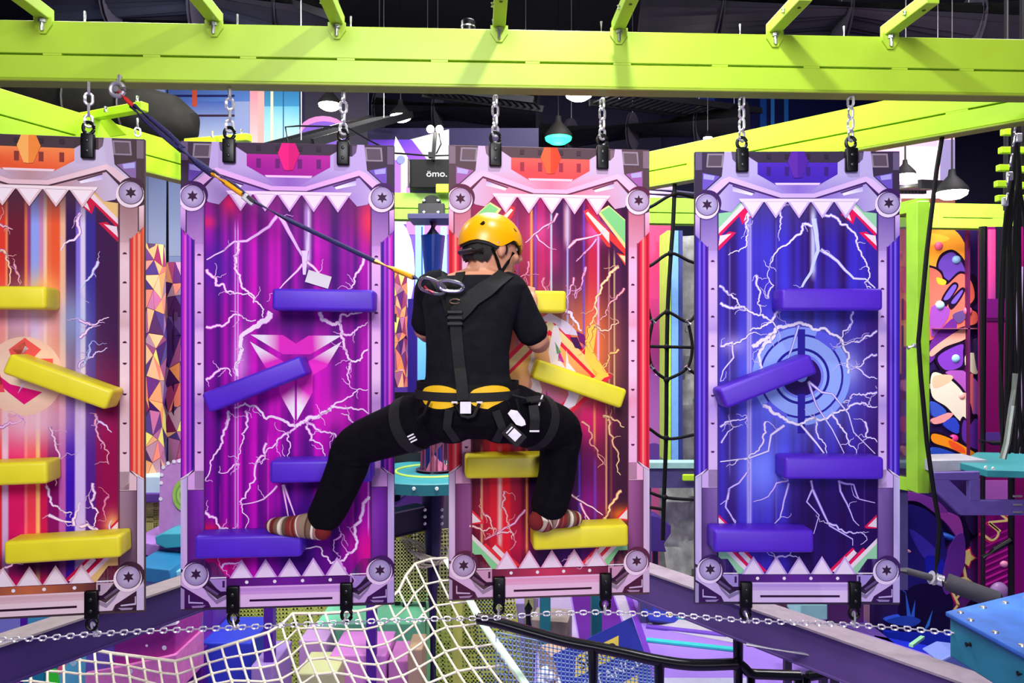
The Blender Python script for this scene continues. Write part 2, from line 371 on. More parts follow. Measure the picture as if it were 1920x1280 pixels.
    for y in RIVETS:
        for sx in (1336, 2*C-1336):
            rv = MB(); a0 = 0 if y > 670 else math.pi
            A.poly(rv, [(sx+3.6*math.cos(a0+math.pi*k/8), y+3.6*math.sin(a0+math.pi*k/8)) for k in range(9)], mix(DK, (120, 20, 90), .4), 4)
            rv.build('rivet', PRINT, P, True)
    # gem
    g = MB(); A.poly(g, [(1483, 283.5), (C, 283.5), (C, 334), (1487, 333), (1476, 303)], T['gem'][0], 9); A.poly(g, [(C, 283.5), (1507, 283.5), (1515, 303), (1503, 333), (C, 334)], T['gem'][1], 9)
    g.build('gem', PRINT, P, True, label='printed hexagonal gem at the top')
    # teeth
    for nm, y0, ya, x0, x1, e in (('upper_teeth', 378, 408, 1388, 1606, -5), ('lower_teeth', 1075, 1043, 1390, 1604, 0)):
        w = (x1-x0)/5.0; s = 1 if ya > y0 else -1
        if s == 1: t = MB(); A.poly(t, [(x0-4, y0-5), (x1+4, y0-5), (x1, y0+1), (x0, y0+1)], mix(L, (255, 255, 255), .45), 16); t.build('gum_strip', PRINT, P, True)
        for k in range(5):
            t = MB(); a, b = x0+w*k, x0+w*(k+1)
            A.poly(t, [(a, y0), (b, y0), ((a+b)/2, ya+s*2)], mix(L, M, .18), 15)
            A.poly(t, [(a+4, y0), (b-4, y0), ((a+b)/2, ya-s*4)], mix(L, (250, 245, 252), .65), 16)
            t.build('tooth', PRINT, P, True)
    # corner discs with stars
    for cx, cy in ((1325, 384), (2*C-1325, 381), (1331, 1066), (2*C-1329, 1068)):
        d = MB(); A.circle(d, cx+2, cy-2.5, 25, mix(DK, M, .1), 10); A.circle(d, cx-1.5, cy+3, 24, mix(L, (250, 245, 252), .5), 11)
        A.circle(d, cx, cy, 21, mix(D, DK, .4), 12, edge=mix(D, DK, .3)); A.circle(d, cx-.3, cy+.3, 19.6, (206, 196, 226), 13, edge=mix((160, 146, 190), M, .2))
        o = d.build('corner_disc', PRINT, P, True)
        sm = MB(); sp = star_pts(cx, cy, 10.5, 5.2)
        for k in range(12): A.poly(sm, [(cx, cy), sp[k], sp[(k+1) % 12]], mix(DK, (60, 40, 50), .5), 14)
        sm.build('star', PRINT, o, True)

def window_print(i, f, lines, x0, x1, glows):
    """backdrop artwork of the inner window: colour per grid corner"""
    A = Art(i); P = PANELS[i]
    xs = np.arange(x0, x1+1e-6, 1.5); ys = np.linspace(379, 1077, 117)
    X, Y = np.meshgrid(xs, ys); C = f(X, Y)
    for (gx, gy, rx, ry, col, s) in glows:
        g = np.clip(np.exp(-(((X-gx)/rx)**2+((Y-gy)/ry)**2))*s, 0, 1)[..., None]
        C = C*(1-g)+np.array(col, float)*g
    for (lx, w, ya, yb, col, s) in lines:
        m = np.clip(1.25-np.abs(X-lx)/max(w/2, .75), 0, 1)*np.clip((Y-ya)/25, 0, 1)*np.clip((yb-Y)/25, 0, 1)*s
        C = C*(1-m[..., None])+np.array(col, float)*m[..., None]
    V = []
    own = (i != 4)
    wl, wr = panel_px(4, 1345, 700)[0], panel_px(4, 1645.5, 700)[0]; zt, zb = panel_px(4, 1500, 379)[1], panel_px(4, 1500, 1077)[1]
    ny, nx = X.shape
    for r in range(ny):
        for c in range(nx): V.append((wl+(wr-wl)*c/(nx-1), -0.001-STEP*3, zt+(zb-zt)*r/(ny-1)))
    Fc = [(r*nx+c, r*nx+c+1, (r+1)*nx+c+1, (r+1)*nx+c) for r in range(ny-1) for c in range(nx-1)]
    me = bpy.data.meshes.new('window_print'); me.from_pydata(V, [], Fc)
    ca = me.color_attributes.new('col', 'FLOAT_COLOR', 'POINT')
    buf = np.ones((ny*nx, 4), np.float32); buf[:, :3] = lin_np(C.reshape(-1, 3)); ca.data.foreach_set('color', buf.ravel())
    me.materials.append(PRINT); me.update()
    link('window_print', me, P, True, 'printed backdrop of vertical light streaks')

def streaks(seed, n, lo, hi):
    r = np.random.RandomState(seed); k = np.cumsum(r.uniform(4, 16, n)); v = r.uniform(0, 1, n)
    return lambda X: np.interp((X-lo) % k[-1], k, v)
def lerp3(a, b, t): t = np.clip(t, 0, 1)[..., None]; return np.array(a, float)*(1-t)+np.array(b, float)*t
def bars(lst, X, soft=1.2):
    """piecewise vertical bars: list of (x_start, colour)"""
    xs = []; cs = []
    for k, (x, c) in enumerate(lst):
        nx = lst[k+1][0] if k+1 < len(lst) else x+400
        xs += [x+soft, nx-soft]; cs += [c, c]
    cs = np.array(cs, float)
    return np.stack([np.interp(X, xs, cs[:, q]) for q in range(3)], -1)
def ribbon(mb, A, pts, w0, w1, col, lay, own=True, jag=0.0, it=0, seed=1):
    q = noisy(pts, jag, it, random.Random(seed)) if it else [Vector(p) for p in pts]
    n = len(q); Lp = []; Rp = []
    for k, p in enumerate(q):
        d = (q[min(k+1, n-1)]-q[max(k-1, 0)]); d = d.normalized() if d.length > 1e-6 else Vector((1, 0)); nn = Vector((-d.y, d.x))
        w = (w0+(w1-w0)*k/max(1, n-1))/2; Lp.append(p+nn*w); Rp.append(p-nn*w)
    for k in range(n-1): A.poly(mb, [Lp[k], Rp[k], Rp[k+1], Lp[k+1]], col, lay, own)
def lightning(i, bolts, col, halo, seed=3, extra=10, box=None):
    A = Art(i); rng = random.Random(seed)
    for k, b in enumerate(bolts):
        mb = MB(); pts = b[0]; w = b[1] if len(b) > 1 else 2.6; c = b[2] if len(b) > 2 else col; jag = b[3] if len(b) > 3 else 0.21; it = (3 if jag > .1 else 2) if jag > 0.02 else 0
        ribbon(mb, A, pts, w+3.2, 1.4, mix(halo, c, .25), 6, True, jag, it, seed*100+k)
        ribbon(mb, A, pts, w, max(1.0, w*.45), c, 7, True, jag, it, seed*100+k)
        for _ in range(3 if it == 3 else (1 if it else 0)):          # small side branch
            a = pts[rng.randrange(len(pts))]; ang = rng.uniform(0, 6.28); ln = rng.uniform(10, 34)
            e = (a[0]+math.cos(ang)*ln, a[1]+math.sin(ang)*ln)
            if box and not (box[0] < e[0] < box[1]): continue
            ribbon(mb, A, [a, e], 1.7, .8, mix(c, halo, .25), 7, True, .25, 3, rng.randrange(9999))
        mb.build('lightning_bolt', PRINT, PANELS[i], True)
def shards(i, green, white, red, sets):
    A = Art(i); c = {'g': green, 'w': white, 'r': red}
    for mirrored in (0, 1):
        for low in (0, 1):
            mb = MB()
            for key, pts, lay, cn in sets:
                if (sum(p[1] for p in pts)/len(pts) > 700) != bool(low): continue
                A.poly(mb, [((2*1495-p[0]) if mirrored else p[0], p[1]) for p in pts], c[key], lay)
            mb.build('corner_shard', PRINT, PANELS[i], True)
TOPS = [('g', [(1347, 400), (1372, 397), (1388, 380), (1394, 384), (1347, 428)], 4, 2), ('w', [(1390, 383), (1397, 388), (1347, 438), (1347, 428)], 5, 2),
        ('r', [(1398, 387), (1347, 438), (1349, 444), (1386, 405), (1391, 421), (1414, 402), (1408, 394)], 4.5, 2), ('w', [(1398, 403), (1394, 415), (1410, 402), (1404, 394)], 6, 2),
        ('r', [(1366, 434), (1380, 436), (1347, 470), (1347, 452)], 4.5, 2), ('w', [(1349, 442), (1371, 438), (1347, 461)], 6, 2)]
def vflip(p): return (p[0], 1454-p[1])
BOTS = [(k, [vflip(p) for p in pts][::-1], l, c) for k, pts, l, c in TOPS]
BOTS = [('g', [(1346, 1018), (1388, 1060), (1402, 1075), (1384, 1075), (1364, 1047), (1346, 1047)], 4, 2), ('w', [(1346, 1008), (1412, 1074), (1402, 1075), (1346, 1018)], 5, 2),
        ('r', [(1372, 1026), (1420, 1074), (1412, 1074), (1368, 1030)], 4.5, 2), ('w', [(1390, 1030), (1430, 1070), (1420, 1074), (1384, 1036)], 5, 2), ('r', [(1392, 1026), (1438, 1070), (1430, 1072), (1388, 1030)], 4.5, 2),
        ('r', [(1347, 964), (1370, 987), (1366, 990), (1347, 990)], 4.5, 2), ('w', [(1347, 969), (1364, 986), (1347, 988)], 6, 2)]
for i in (1, 2, 3, 4): frame_print(i)
NOI = np.random.RandomState(5)
# --- panel 4, blue
s4 = streaks(11, 60, 1345, 0)
def f4(X, Y):
    t = s4(X)*.75+.25*s4(X*1.7+40); c = lerp3((44, 12, 88), (62, 48, 212), t*1.5-.3)
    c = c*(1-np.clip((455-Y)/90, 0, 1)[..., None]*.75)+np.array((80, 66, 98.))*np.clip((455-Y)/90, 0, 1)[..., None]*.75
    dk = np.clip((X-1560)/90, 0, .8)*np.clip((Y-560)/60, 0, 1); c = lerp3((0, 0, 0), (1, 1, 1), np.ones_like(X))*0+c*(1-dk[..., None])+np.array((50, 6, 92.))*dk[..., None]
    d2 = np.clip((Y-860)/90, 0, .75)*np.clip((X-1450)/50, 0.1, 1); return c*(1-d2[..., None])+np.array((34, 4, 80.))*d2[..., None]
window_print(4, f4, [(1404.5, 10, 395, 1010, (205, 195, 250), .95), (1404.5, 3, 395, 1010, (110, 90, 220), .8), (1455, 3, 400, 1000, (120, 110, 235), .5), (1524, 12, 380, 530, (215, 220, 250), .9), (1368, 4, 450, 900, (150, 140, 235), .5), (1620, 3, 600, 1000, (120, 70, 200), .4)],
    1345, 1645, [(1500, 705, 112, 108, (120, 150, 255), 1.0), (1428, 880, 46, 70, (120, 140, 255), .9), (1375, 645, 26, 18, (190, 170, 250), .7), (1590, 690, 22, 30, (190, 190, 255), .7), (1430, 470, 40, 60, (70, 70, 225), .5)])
shards(4, (150, 214, 170), (240, 225, 238), (232, 20, 92), TOPS+BOTS)
# target emblem
A = Art(4); em = MB(); EX, EY = 1502, 705
for r, c, lay in ((92, (140, 165, 252), 3.6), (79, (44, 34, 160), 4.2), (75, (150, 176, 252), 4.6), (53, (34, 26, 150), 5.0), (48, (150, 180, 252), 5.3), (42, (120, 130, 245), 5.6), (37, (40, 6, 96), 5.9), (11, (150, 178, 250), 6.3)):
    A.circle(em, EX, EY, r, c, lay, True, 40)
for ya, yb in ((617, 672), (738, 812)): A.poly(em, [(EX-7, ya), (EX+7, ya), (EX+7, yb), (EX-7, yb)], (44, 30, 160), 6.2, True)
for a0 in (-0.95, 2.2):   # open notches of the outer ring
    A.poly(em, [(EX+r*math.cos(a0+t), EY+r*math.sin(a0+t)) for r, t in ((76, -.28), (93, -.28), (93, 0), (93, .28), (76, .28), (74, 0))], (96, 96, 236), 4.7, True)
em.build('emblem', PRINT, PANELS[4], True, label='printed pale blue target emblem')
B4 = [([(1402, 405), (1398, 422), (1402, 440), (1400, 460), (1385, 472), (1365, 478)], 3), ([(1525, 410), (1530, 440), (1533, 470), (1520, 510), (1503, 538)], 9, (205, 215, 252), .03),
 ([(1522, 425), (1505, 420), (1497, 440), (1480, 455), (1462, 465), (1450, 480), (1442, 500)], 4), ([(1462, 395), (1464, 420), (1460, 436)], 2.4), ([(1543, 405), (1570, 410), (1575, 420), (1595, 432), (1605, 455), (1615, 480), (1625, 500), (1630, 520), (1620, 530), (1632, 540)], 3.6),
 ([(1538, 468), (1570, 490), (1600, 522), (1622, 523), (1640, 540)], 5, (225, 220, 252), .03), ([(1348, 536), (1365, 552), (1380, 560), (1385, 575), (1400, 578)], 3), ([(1350, 568), (1375, 578), (1400, 580), (1430, 590), (1445, 600), (1455, 615)], 4),
 ([(1417, 515), (1425, 545), (1420, 570), (1440, 600)], 3), ([(1410, 650), (1425, 640), (1450, 625), (1460, 612), (1475, 610), (1500, 605), (1520, 612), (1545, 615), (1570, 630), (1580, 645), (1588, 680), (1590, 700)], 7), ([(1450, 625), (1430, 650), (1425, 680), (1415, 710)], 7),
 ([(1430, 760), (1445, 770), (1470, 785), (1500, 795), (1530, 785), (1560, 775), (1590, 765)], 6), ([(1350, 648), (1375, 645), (1395, 635), (1420, 625)], 3.4), ([(1372, 640), (1375, 670), (1355, 695), (1350, 715)], 2.6, (245, 232, 255), .04),
 ([(1463, 580), (1440, 605), (1420, 615), (1405, 620)], 4), ([(1598, 583), (1597, 605), (1580, 620), (1575, 640)], 3), ([(1645, 620), (1620, 632), (1600, 640), (1580, 648)], 2.6), ([(1645, 665), (1625, 670), (1615, 685), (1600, 690)], 2.6), ([(1600, 690), (1630, 708), (1645, 710)], 2),
 ([(1645, 735), (1620, 740), (1600, 738), (1580, 755)], 2.6), ([(1590, 765), (1625, 760), (1645, 762)], 3), ([(1500, 795), (1530, 830), (1560, 870)], 3.6, (245, 232, 255), .02), ([(1470, 797), (1445, 815), (1440, 845), (1405, 858), (1350, 865)], 4, (235, 226, 255), .02),
 ([(1435, 790), (1430, 830), (1420, 845), (1400, 860), (1375, 870)], 3), ([(1530, 790), (1530, 810), (1545, 830), (1555, 855)], 2.6), ([(1560, 775), (1575, 800), (1590, 830), (1605, 855)], 3), ([(1515, 715), (1530, 760), (1560, 805), (1585, 855)], 2.6, (235, 226, 255), .02),
 ([(1515, 715), (1540, 735), (1560, 738), (1590, 775), (1600, 810), (1640, 850)], 2.8, (235, 226, 255), .02), ([(1620, 790), (1625, 820), (1645, 830)], 2.6), ([(1478, 900), (1455, 905), (1440, 930), (1412, 940)], 2.2, (225, 200, 250), .05), ([(1478, 905), (1470, 935), (1462, 970), (1450, 982)], 2.4, (225, 205, 250), .03),
 ([(1520, 900), (1523, 915), (1512, 940), (1535, 965), (1525, 1000)], 2.6, (225, 205, 250), .02), ([(1522, 915), (1545, 965), (1555, 985), (1598, 1010), (1598, 1022)], 2.8, (225, 205, 250), .02), ([(1550, 980), (1580, 995), (1610, 998), (1625, 1010)], 2.2), ([(1572, 900), (1575, 920), (1590, 950), (1600, 975), (1610, 985)], 2.4, (225, 205, 250), .04),
 ([(1575, 903), (1600, 908), (1610, 935), (1640, 942)], 2.2, (225, 205, 250), .05), ([(1400, 885), (1385, 905), (1367, 915), (1365, 935), (1350, 945)], 2.2, (225, 205, 250), .03), ([(1367, 915), (1360, 950), (1378, 980), (1378, 995)], 2.2, (225, 205, 250), .03), ([(1497, 610), (1485, 650), (1470, 690), (1440, 720)], 3, (215, 220, 255), .02),
 ([(1455, 1045), (1480, 1040), (1500, 1046)], 2), ([(1440, 560), (1450, 535), (1442, 505)], 2.2), ([(1350, 800), (1372, 788), (1400, 780)], 2.6), ([(1352, 830), (1375, 800)], 2)]
lightning(4, B4, (246, 236, 255), (96, 70, 225), 4, box=(1347, 1643))
# --- panel 2, magenta
s2 = streaks(23, 60, 385, 0)
def f2(X, Y):
    t = s2(X)*.8+.2*s2(X*1.9+30); c = lerp3((70, 2, 116), (208, 6, 192), t*1.6-.28)
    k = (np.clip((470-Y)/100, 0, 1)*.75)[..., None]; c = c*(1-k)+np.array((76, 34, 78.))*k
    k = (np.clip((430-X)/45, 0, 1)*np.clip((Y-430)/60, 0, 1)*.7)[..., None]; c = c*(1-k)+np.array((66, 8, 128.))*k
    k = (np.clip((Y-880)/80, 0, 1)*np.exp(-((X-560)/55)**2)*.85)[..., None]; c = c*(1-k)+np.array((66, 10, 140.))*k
    return c
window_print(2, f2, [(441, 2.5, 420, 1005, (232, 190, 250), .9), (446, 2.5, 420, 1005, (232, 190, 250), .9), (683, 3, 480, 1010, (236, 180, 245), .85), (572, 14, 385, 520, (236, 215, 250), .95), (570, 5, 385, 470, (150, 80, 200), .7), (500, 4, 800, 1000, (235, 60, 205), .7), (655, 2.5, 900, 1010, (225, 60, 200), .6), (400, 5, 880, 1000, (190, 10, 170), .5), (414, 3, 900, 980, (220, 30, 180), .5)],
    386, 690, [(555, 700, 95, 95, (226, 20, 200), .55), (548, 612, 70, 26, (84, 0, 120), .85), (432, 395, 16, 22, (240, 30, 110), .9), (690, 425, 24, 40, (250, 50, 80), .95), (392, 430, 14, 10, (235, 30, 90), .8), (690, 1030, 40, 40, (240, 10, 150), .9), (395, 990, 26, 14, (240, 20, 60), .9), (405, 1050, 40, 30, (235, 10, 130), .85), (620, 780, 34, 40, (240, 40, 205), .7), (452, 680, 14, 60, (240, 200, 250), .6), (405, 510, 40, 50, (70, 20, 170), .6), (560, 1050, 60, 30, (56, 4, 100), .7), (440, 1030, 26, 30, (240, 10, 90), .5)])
A = Art(2); em = MB(); cm, cw = (238, 44, 200), (250, 238, 252)
for pts, tips in (([(470, 627), (531, 628), (555, 644), (579, 629), (641, 629), (582, 664), (531, 664)], (0, 4)), ([(641, 640), (612, 688), (587, 703), (586, 736), (557, 788), (557, 712), (575, 695), (579, 677)], (0, 4)), ([(469, 640), (531, 677), (535, 695), (553, 712), (553, 788), (524, 736), (523, 703), (498, 688)], (0, 4))):
    n = len(pts); A.poly(em, pts, cm, 4.4, True)
    for k in tips:                     # the points of the star fade to white
        t, a, b = pts[k], pts[(k+1) % n], pts[k-1]
        q0 = [(t[0]+(e[0]-t[0])*.9, t[1]+(e[1]-t[1])*.9) for e in (a, b)]; q1 = [(t[0]+(e[0]-t[0])*.42, t[1]+(e[1]-t[1])*.42) for e in (a, b)]
        A.poly(em, [t, q1[0], q1[1]], cw, 4.8, True); A.poly(em, [q1[0], q0[0], q0[1], q1[1]], None, 4.8, True, cols=[cw, cm, cm, cw])
em.build('emblem', PRINT, PANELS[2], True, label='printed magenta three-armed star emblem')
wh = (250, 226, 252)
B2 = [([(520, 405), (505, 425), (463, 452), (440, 453), (420, 470), (388, 487)], 5, (236, 195, 246), .03), ([(525, 405), (545, 440), (563, 472), (567, 480)], 7, (232, 190, 246), .03), ([(572, 470), (571, 515)], 12, (240, 215, 250), .01), ([(568, 495), (545, 520), (520, 545)], 3, wh, .05), ([(575, 490), (598, 512), (612, 540)], 4, wh, .05),
 ([(448, 455), (440, 480), (445, 510), (455, 540), (470, 550), (478, 565), (495, 580), (493, 595)], 4), ([(388, 505), (402, 520), (405, 535), (420, 533), (424, 545), (440, 551), (465, 550), (476, 568)], 4), ([(387, 612), (410, 610), (430, 600), (445, 590), (462, 598), (480, 600)], 3.4),
 ([(508, 585), (500, 600), (485, 610), (470, 618), (458, 625), (452, 640), (455, 655), (448, 675), (442, 690), (445, 705)], 10), ([(387, 712), (410, 695), (425, 690), (435, 705)], 3.4), ([(600, 585), (605, 600), (620, 606), (636, 604), (640, 628), (645, 645), (650, 660), (657, 675), (675, 676), (690, 655)], 6), ([(636, 604), (640, 590), (660, 588), (680, 585)], 4),
 ([(640, 626), (665, 622), (680, 610), (690, 604)], 3), ([(683, 480), (672, 510), (665, 530), (660, 540)], 4), ([(655, 680), (652, 700), (655, 720)], 3), ([(600, 775), (620, 770), (645, 750), (665, 735), (690, 730)], 3), ([(610, 775), (650, 765), (685, 770), (692, 775)], 3.4), ([(600, 778), (570, 790), (555, 800), (535, 790), (500, 785), (475, 760), (460, 755), (440, 765)], 6),
 ([(555, 800), (540, 812), (545, 835), (540, 860)], 2.4), ([(575, 798), (585, 815), (580, 825), (605, 840), (610, 855)], 3.4), ([(575, 795), (600, 808), (625, 812), (640, 830), (655, 850)], 3), ([(430, 770), (425, 800), (418, 830), (405, 850), (395, 880), (385, 900)], 4), ([(460, 770), (465, 800), (455, 830), (448, 860)], 3), ([(500, 830), (480, 870), (465, 920), (450, 940), (455, 960), (462, 1000)], 3),
 ([(520, 910), (495, 935), (450, 945)], 2.6, wh, .05), ([(530, 908), (545, 990)], 2.4, wh, .01), ([(532, 908), (560, 985)], 3, wh, .01), ([(385, 960), (405, 970), (412, 990), (435, 995)], 4), ([(692, 930), (680, 960), (665, 985), (668, 1010), (660, 1035), (645, 1050), (620, 1055), (605, 1040), (600, 1025), (570, 1030)], 5), ([(640, 1055), (645, 1075), (660, 1078)], 2.6), ([(640, 1000), (625, 1030)], 2), ([(545, 810), (520, 830), (500, 845), (490, 870)], 2.6), ([(450, 870), (410, 885)], 2), ([(690, 800), (660, 790), (640, 775)], 2.4), ([(415, 1064), (440, 1056), (455, 1050)], 3)]
lightning(2, B2, wh, (206, 40, 214), 6, box=(388, 688))
# --- panel 3, red
def f3(X, Y):
    c1 = bars([(870, (150, 40, 86)), (965, (120, 28, 80)), (985, (150, 30, 90)), (995, (92, 20, 80)), (1004, (166, 24, 104)), (1018, (120, 16, 84)), (1030, (60, 14, 76)), (1052, (92, 26, 92)), (1072, (84, 14, 72)), (1090, (130, 20, 76)), (1098, (196, 30, 70)), (1114, (176, 24, 90)), (1120, (84, 14, 56)), (1136, (66, 10, 56)), (1148, (78, 22, 74)), (1160, (60, 16, 60))], X, 2)
    c2 = bars([(870, (70, 8, 40)), (892, (86, 12, 44)), (905, (150, 16, 44)), (918, (200, 24, 46)), (934, (230, 30, 40)), (955, (150, 16, 60)), (975, (90, 10, 50)), (990, (40, 8, 60)), (1050, (56, 6, 70)), (1072, (40, 4, 60)), (1085, (98, 8, 88)), (1108, (110, 18, 64)), (1130, (74, 16, 56)), (1150, (60, 22, 50))], X, 2)
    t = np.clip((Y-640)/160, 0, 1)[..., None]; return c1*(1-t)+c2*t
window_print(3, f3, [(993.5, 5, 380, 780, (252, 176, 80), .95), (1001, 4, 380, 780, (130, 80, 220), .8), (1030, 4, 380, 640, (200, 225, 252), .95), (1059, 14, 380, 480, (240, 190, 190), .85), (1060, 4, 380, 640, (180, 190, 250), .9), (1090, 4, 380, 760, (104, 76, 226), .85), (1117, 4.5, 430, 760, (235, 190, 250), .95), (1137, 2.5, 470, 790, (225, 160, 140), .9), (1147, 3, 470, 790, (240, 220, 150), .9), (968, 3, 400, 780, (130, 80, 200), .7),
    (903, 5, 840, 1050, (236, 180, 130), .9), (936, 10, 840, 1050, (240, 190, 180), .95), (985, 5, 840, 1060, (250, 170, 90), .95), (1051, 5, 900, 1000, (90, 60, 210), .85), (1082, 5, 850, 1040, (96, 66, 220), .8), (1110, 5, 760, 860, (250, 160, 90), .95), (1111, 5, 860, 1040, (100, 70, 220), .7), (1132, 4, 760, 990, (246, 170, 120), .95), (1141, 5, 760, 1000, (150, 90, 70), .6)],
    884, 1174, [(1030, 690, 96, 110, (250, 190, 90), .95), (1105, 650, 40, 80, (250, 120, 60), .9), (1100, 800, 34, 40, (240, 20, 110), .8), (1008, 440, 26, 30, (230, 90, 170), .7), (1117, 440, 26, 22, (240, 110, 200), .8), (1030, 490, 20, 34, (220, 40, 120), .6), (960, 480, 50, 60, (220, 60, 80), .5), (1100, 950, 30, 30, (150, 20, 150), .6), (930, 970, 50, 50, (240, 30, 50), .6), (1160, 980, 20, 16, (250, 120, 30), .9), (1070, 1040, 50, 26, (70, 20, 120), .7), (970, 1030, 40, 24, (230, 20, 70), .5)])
shards(3, (142, 214, 150), (240, 222, 220), (238, 50, 60), BOTS)
A = Art(3)
for sgn in (1, -1):
    mb = MB(); mx = lambda pts: [(x if sgn == 1 else 2*1030-x, y-(0 if sgn == 1 else 6)) for x, y in pts]
    A.poly(mb, mx([(1094, 396), (1101, 392), (1172, 462), (1172, 478), (1143, 450), (1144, 464), (1138, 462), (1100, 412)]), (240, 56, 56), 4.2, True)
    A.poly(mb, mx([(1098, 400), (1102, 397), (1142, 436), (1142, 456)]), (236, 226, 216), 5.0, True)
    A.poly(mb, mx([(1120, 398), (1141, 385), (1172, 412), (1172, 466)]), (230, 224, 150), 4.6, True); A.poly(mb, mx([(1126, 398), (1142, 388), (1172, 414), (1172, 456)]), (134, 212, 136), 5.0, True)
    A.poly(mb, mx([(1156, 474), (1172, 478), (1172, 498)]), (240, 70, 50), 4.4, True); A.poly(mb, mx([(1160, 478), (1172, 480), (1172, 493)]), (236, 222, 160), 5.0, True)
    mb.build('corner_shard', PRINT, PANELS[3], True)
A = Art(3); em = MB(); EX, EY = 1030, 700
A.poly(em, [(EX, 590), (EX+118, 705), (EX, 815), (EX-118, 705)], (225, 30, 70), 3.8, True)
A.poly(em, [(EX, 600), (EX+106, 705), (EX, 804), (EX-106, 705)], None, 4.2, True, cols=[(225, 214, 160), (252, 210, 90), (190, 60, 150), (222, 190, 110)])
A.poly(em, [(EX, 618), (EX+86, 705), (EX, 786), (EX-86, 705)], (228, 30, 62), 4.6, True)
A.poly(em, [(EX, 628), (EX+78, 705), (EX, 778), (EX-78, 705)], None, 5.0, True, cols=[(240, 190, 110), (250, 150, 70), (176, 50, 160), (248, 190, 90)])
for pts, c in (([(1037, 612), (1046, 608), (1052, 640), (1046, 668), (1060, 690), (1050, 720), (1034, 690), (1028, 660)], (238, 228, 236)), ([(1062, 655), (1066, 680), (1082, 700), (1090, 730), (1078, 760), (1050, 772), (1066, 740), (1060, 700)], (238, 228, 240)), ([(1000, 650), (990, 690), (998, 720), (985, 760), (1010, 770), (1016, 730), (1006, 700)], (240, 226, 226)),
    ([(1048, 655), (1058, 680), (1046, 676)], (200, 40, 150)), ([(1068, 632), (1082, 632), (1092, 655), (1078, 652)], (70, 16, 80)), ([(1040, 640), (1052, 660), (1044, 664)], (96, 190, 100)), ([(1010, 600), (1030, 586), (1064, 604), (1090, 630), (1060, 626), (1040, 606)], (214, 200, 226)), ([(1024, 730), (1034, 765), (1020, 775)], (190, 30, 140)), ([(1100, 612), (1120, 606), (1112, 660), (1142, 705), (1120, 712), (1096, 670)], (252, 206, 80)), ([(1110, 690), (1124, 700), (1116, 706)], (232, 50, 40)), ([(1080, 620), (1096, 628), (1100, 650), (1086, 640)], (120, 20, 110))):
    A.poly(em, pts, c, 5.5, True)
em.build('emblem', PRINT, PANELS[3], True, label='printed diamond emblem with white flames')
ye = (252, 222, 120)
B3 = [([(1045, 400), (1038, 415), (1000, 440), (985, 455)], 3, (245, 200, 240), .05), ([(1005, 440), (1010, 450), (1030, 465)], 3, (245, 200, 240), .05), ([(1065, 465), (1080, 450), (1105, 445), (1125, 440), (1135, 428)], 3.4, (250, 215, 245), .05), ([(1118, 448), (1100, 470), (1080, 490)], 3, (245, 180, 235), .05),
 ([(1160, 500), (1145, 510), (1138, 525), (1125, 550), (1115, 570), (1112, 600), (1105, 615)], 4.5, (250, 230, 170)), ([(1170, 540), (1155, 560), (1140, 575), (1125, 600)], 2.6, (246, 190, 190)), ([(1115, 610), (1140, 620), (1160, 605)], 3, (250, 225, 170)), ([(1160, 655), (1140, 665), (1130, 690)], 3, ye), ([(1110, 610), (1100, 640), (1110, 660), (1115, 690), (1140, 705)], 8, (252, 208, 84)),
 ([(1060, 580), (1075, 600), (1090, 620)], 6, (240, 228, 245)), ([(1140, 785), (1150, 820), (1160, 860), (1163, 890)], 3, (250, 220, 150)), ([(1090, 790), (1110, 815), (1120, 850), (1130, 870)], 2.6, (248, 190, 150)), ([(1055, 915), (1075, 930), (1110, 950), (1130, 965)], 3, (248, 225, 245), .05), ([(1088, 942), (1098, 965), (1108, 980), (1124, 986)], 2.6, (245, 210, 245), .05),
 ([(1165, 920), (1150, 940), (1140, 960), (1135, 970), (1125, 985)], 4, (252, 226, 150)), ([(985, 955), (965, 980), (945, 990), (930, 1000), (910, 1010)], 3, (245, 190, 225), .05), ([(945, 920), (940, 950), (950, 970), (955, 990), (960, 1010)], 3, (250, 190, 180)), ([(905, 960), (920, 980), (925, 1000)], 2.6, (250, 210, 190)), ([(930, 1000), (955, 995), (968, 1015)], 3, (250, 200, 200)), ([(880, 985), (905, 995), (930, 990)], 3, (250, 215, 190)), ([(1075, 520), (1068, 545), (1064, 570)], 2.4, (235, 190, 240)), ([(1098, 500), (1090, 535), (1078, 560)], 2.2, (240, 190, 235)), ([(1020, 520), (1026, 550)], 2.2, (245, 160, 200)), ([(990, 490), (985, 515), (965, 540)], 2.2, (245, 170, 200)), ([(1072, 1035), (1080, 1050), (1096, 1060)], 4, (240, 220, 250)), ([(1130, 780), (1160, 790), (1170, 800)], 3, (252, 226, 150))]
lightning(3, B3, (246, 226, 240), (170, 30, 90), 8, box=(886, 1170))
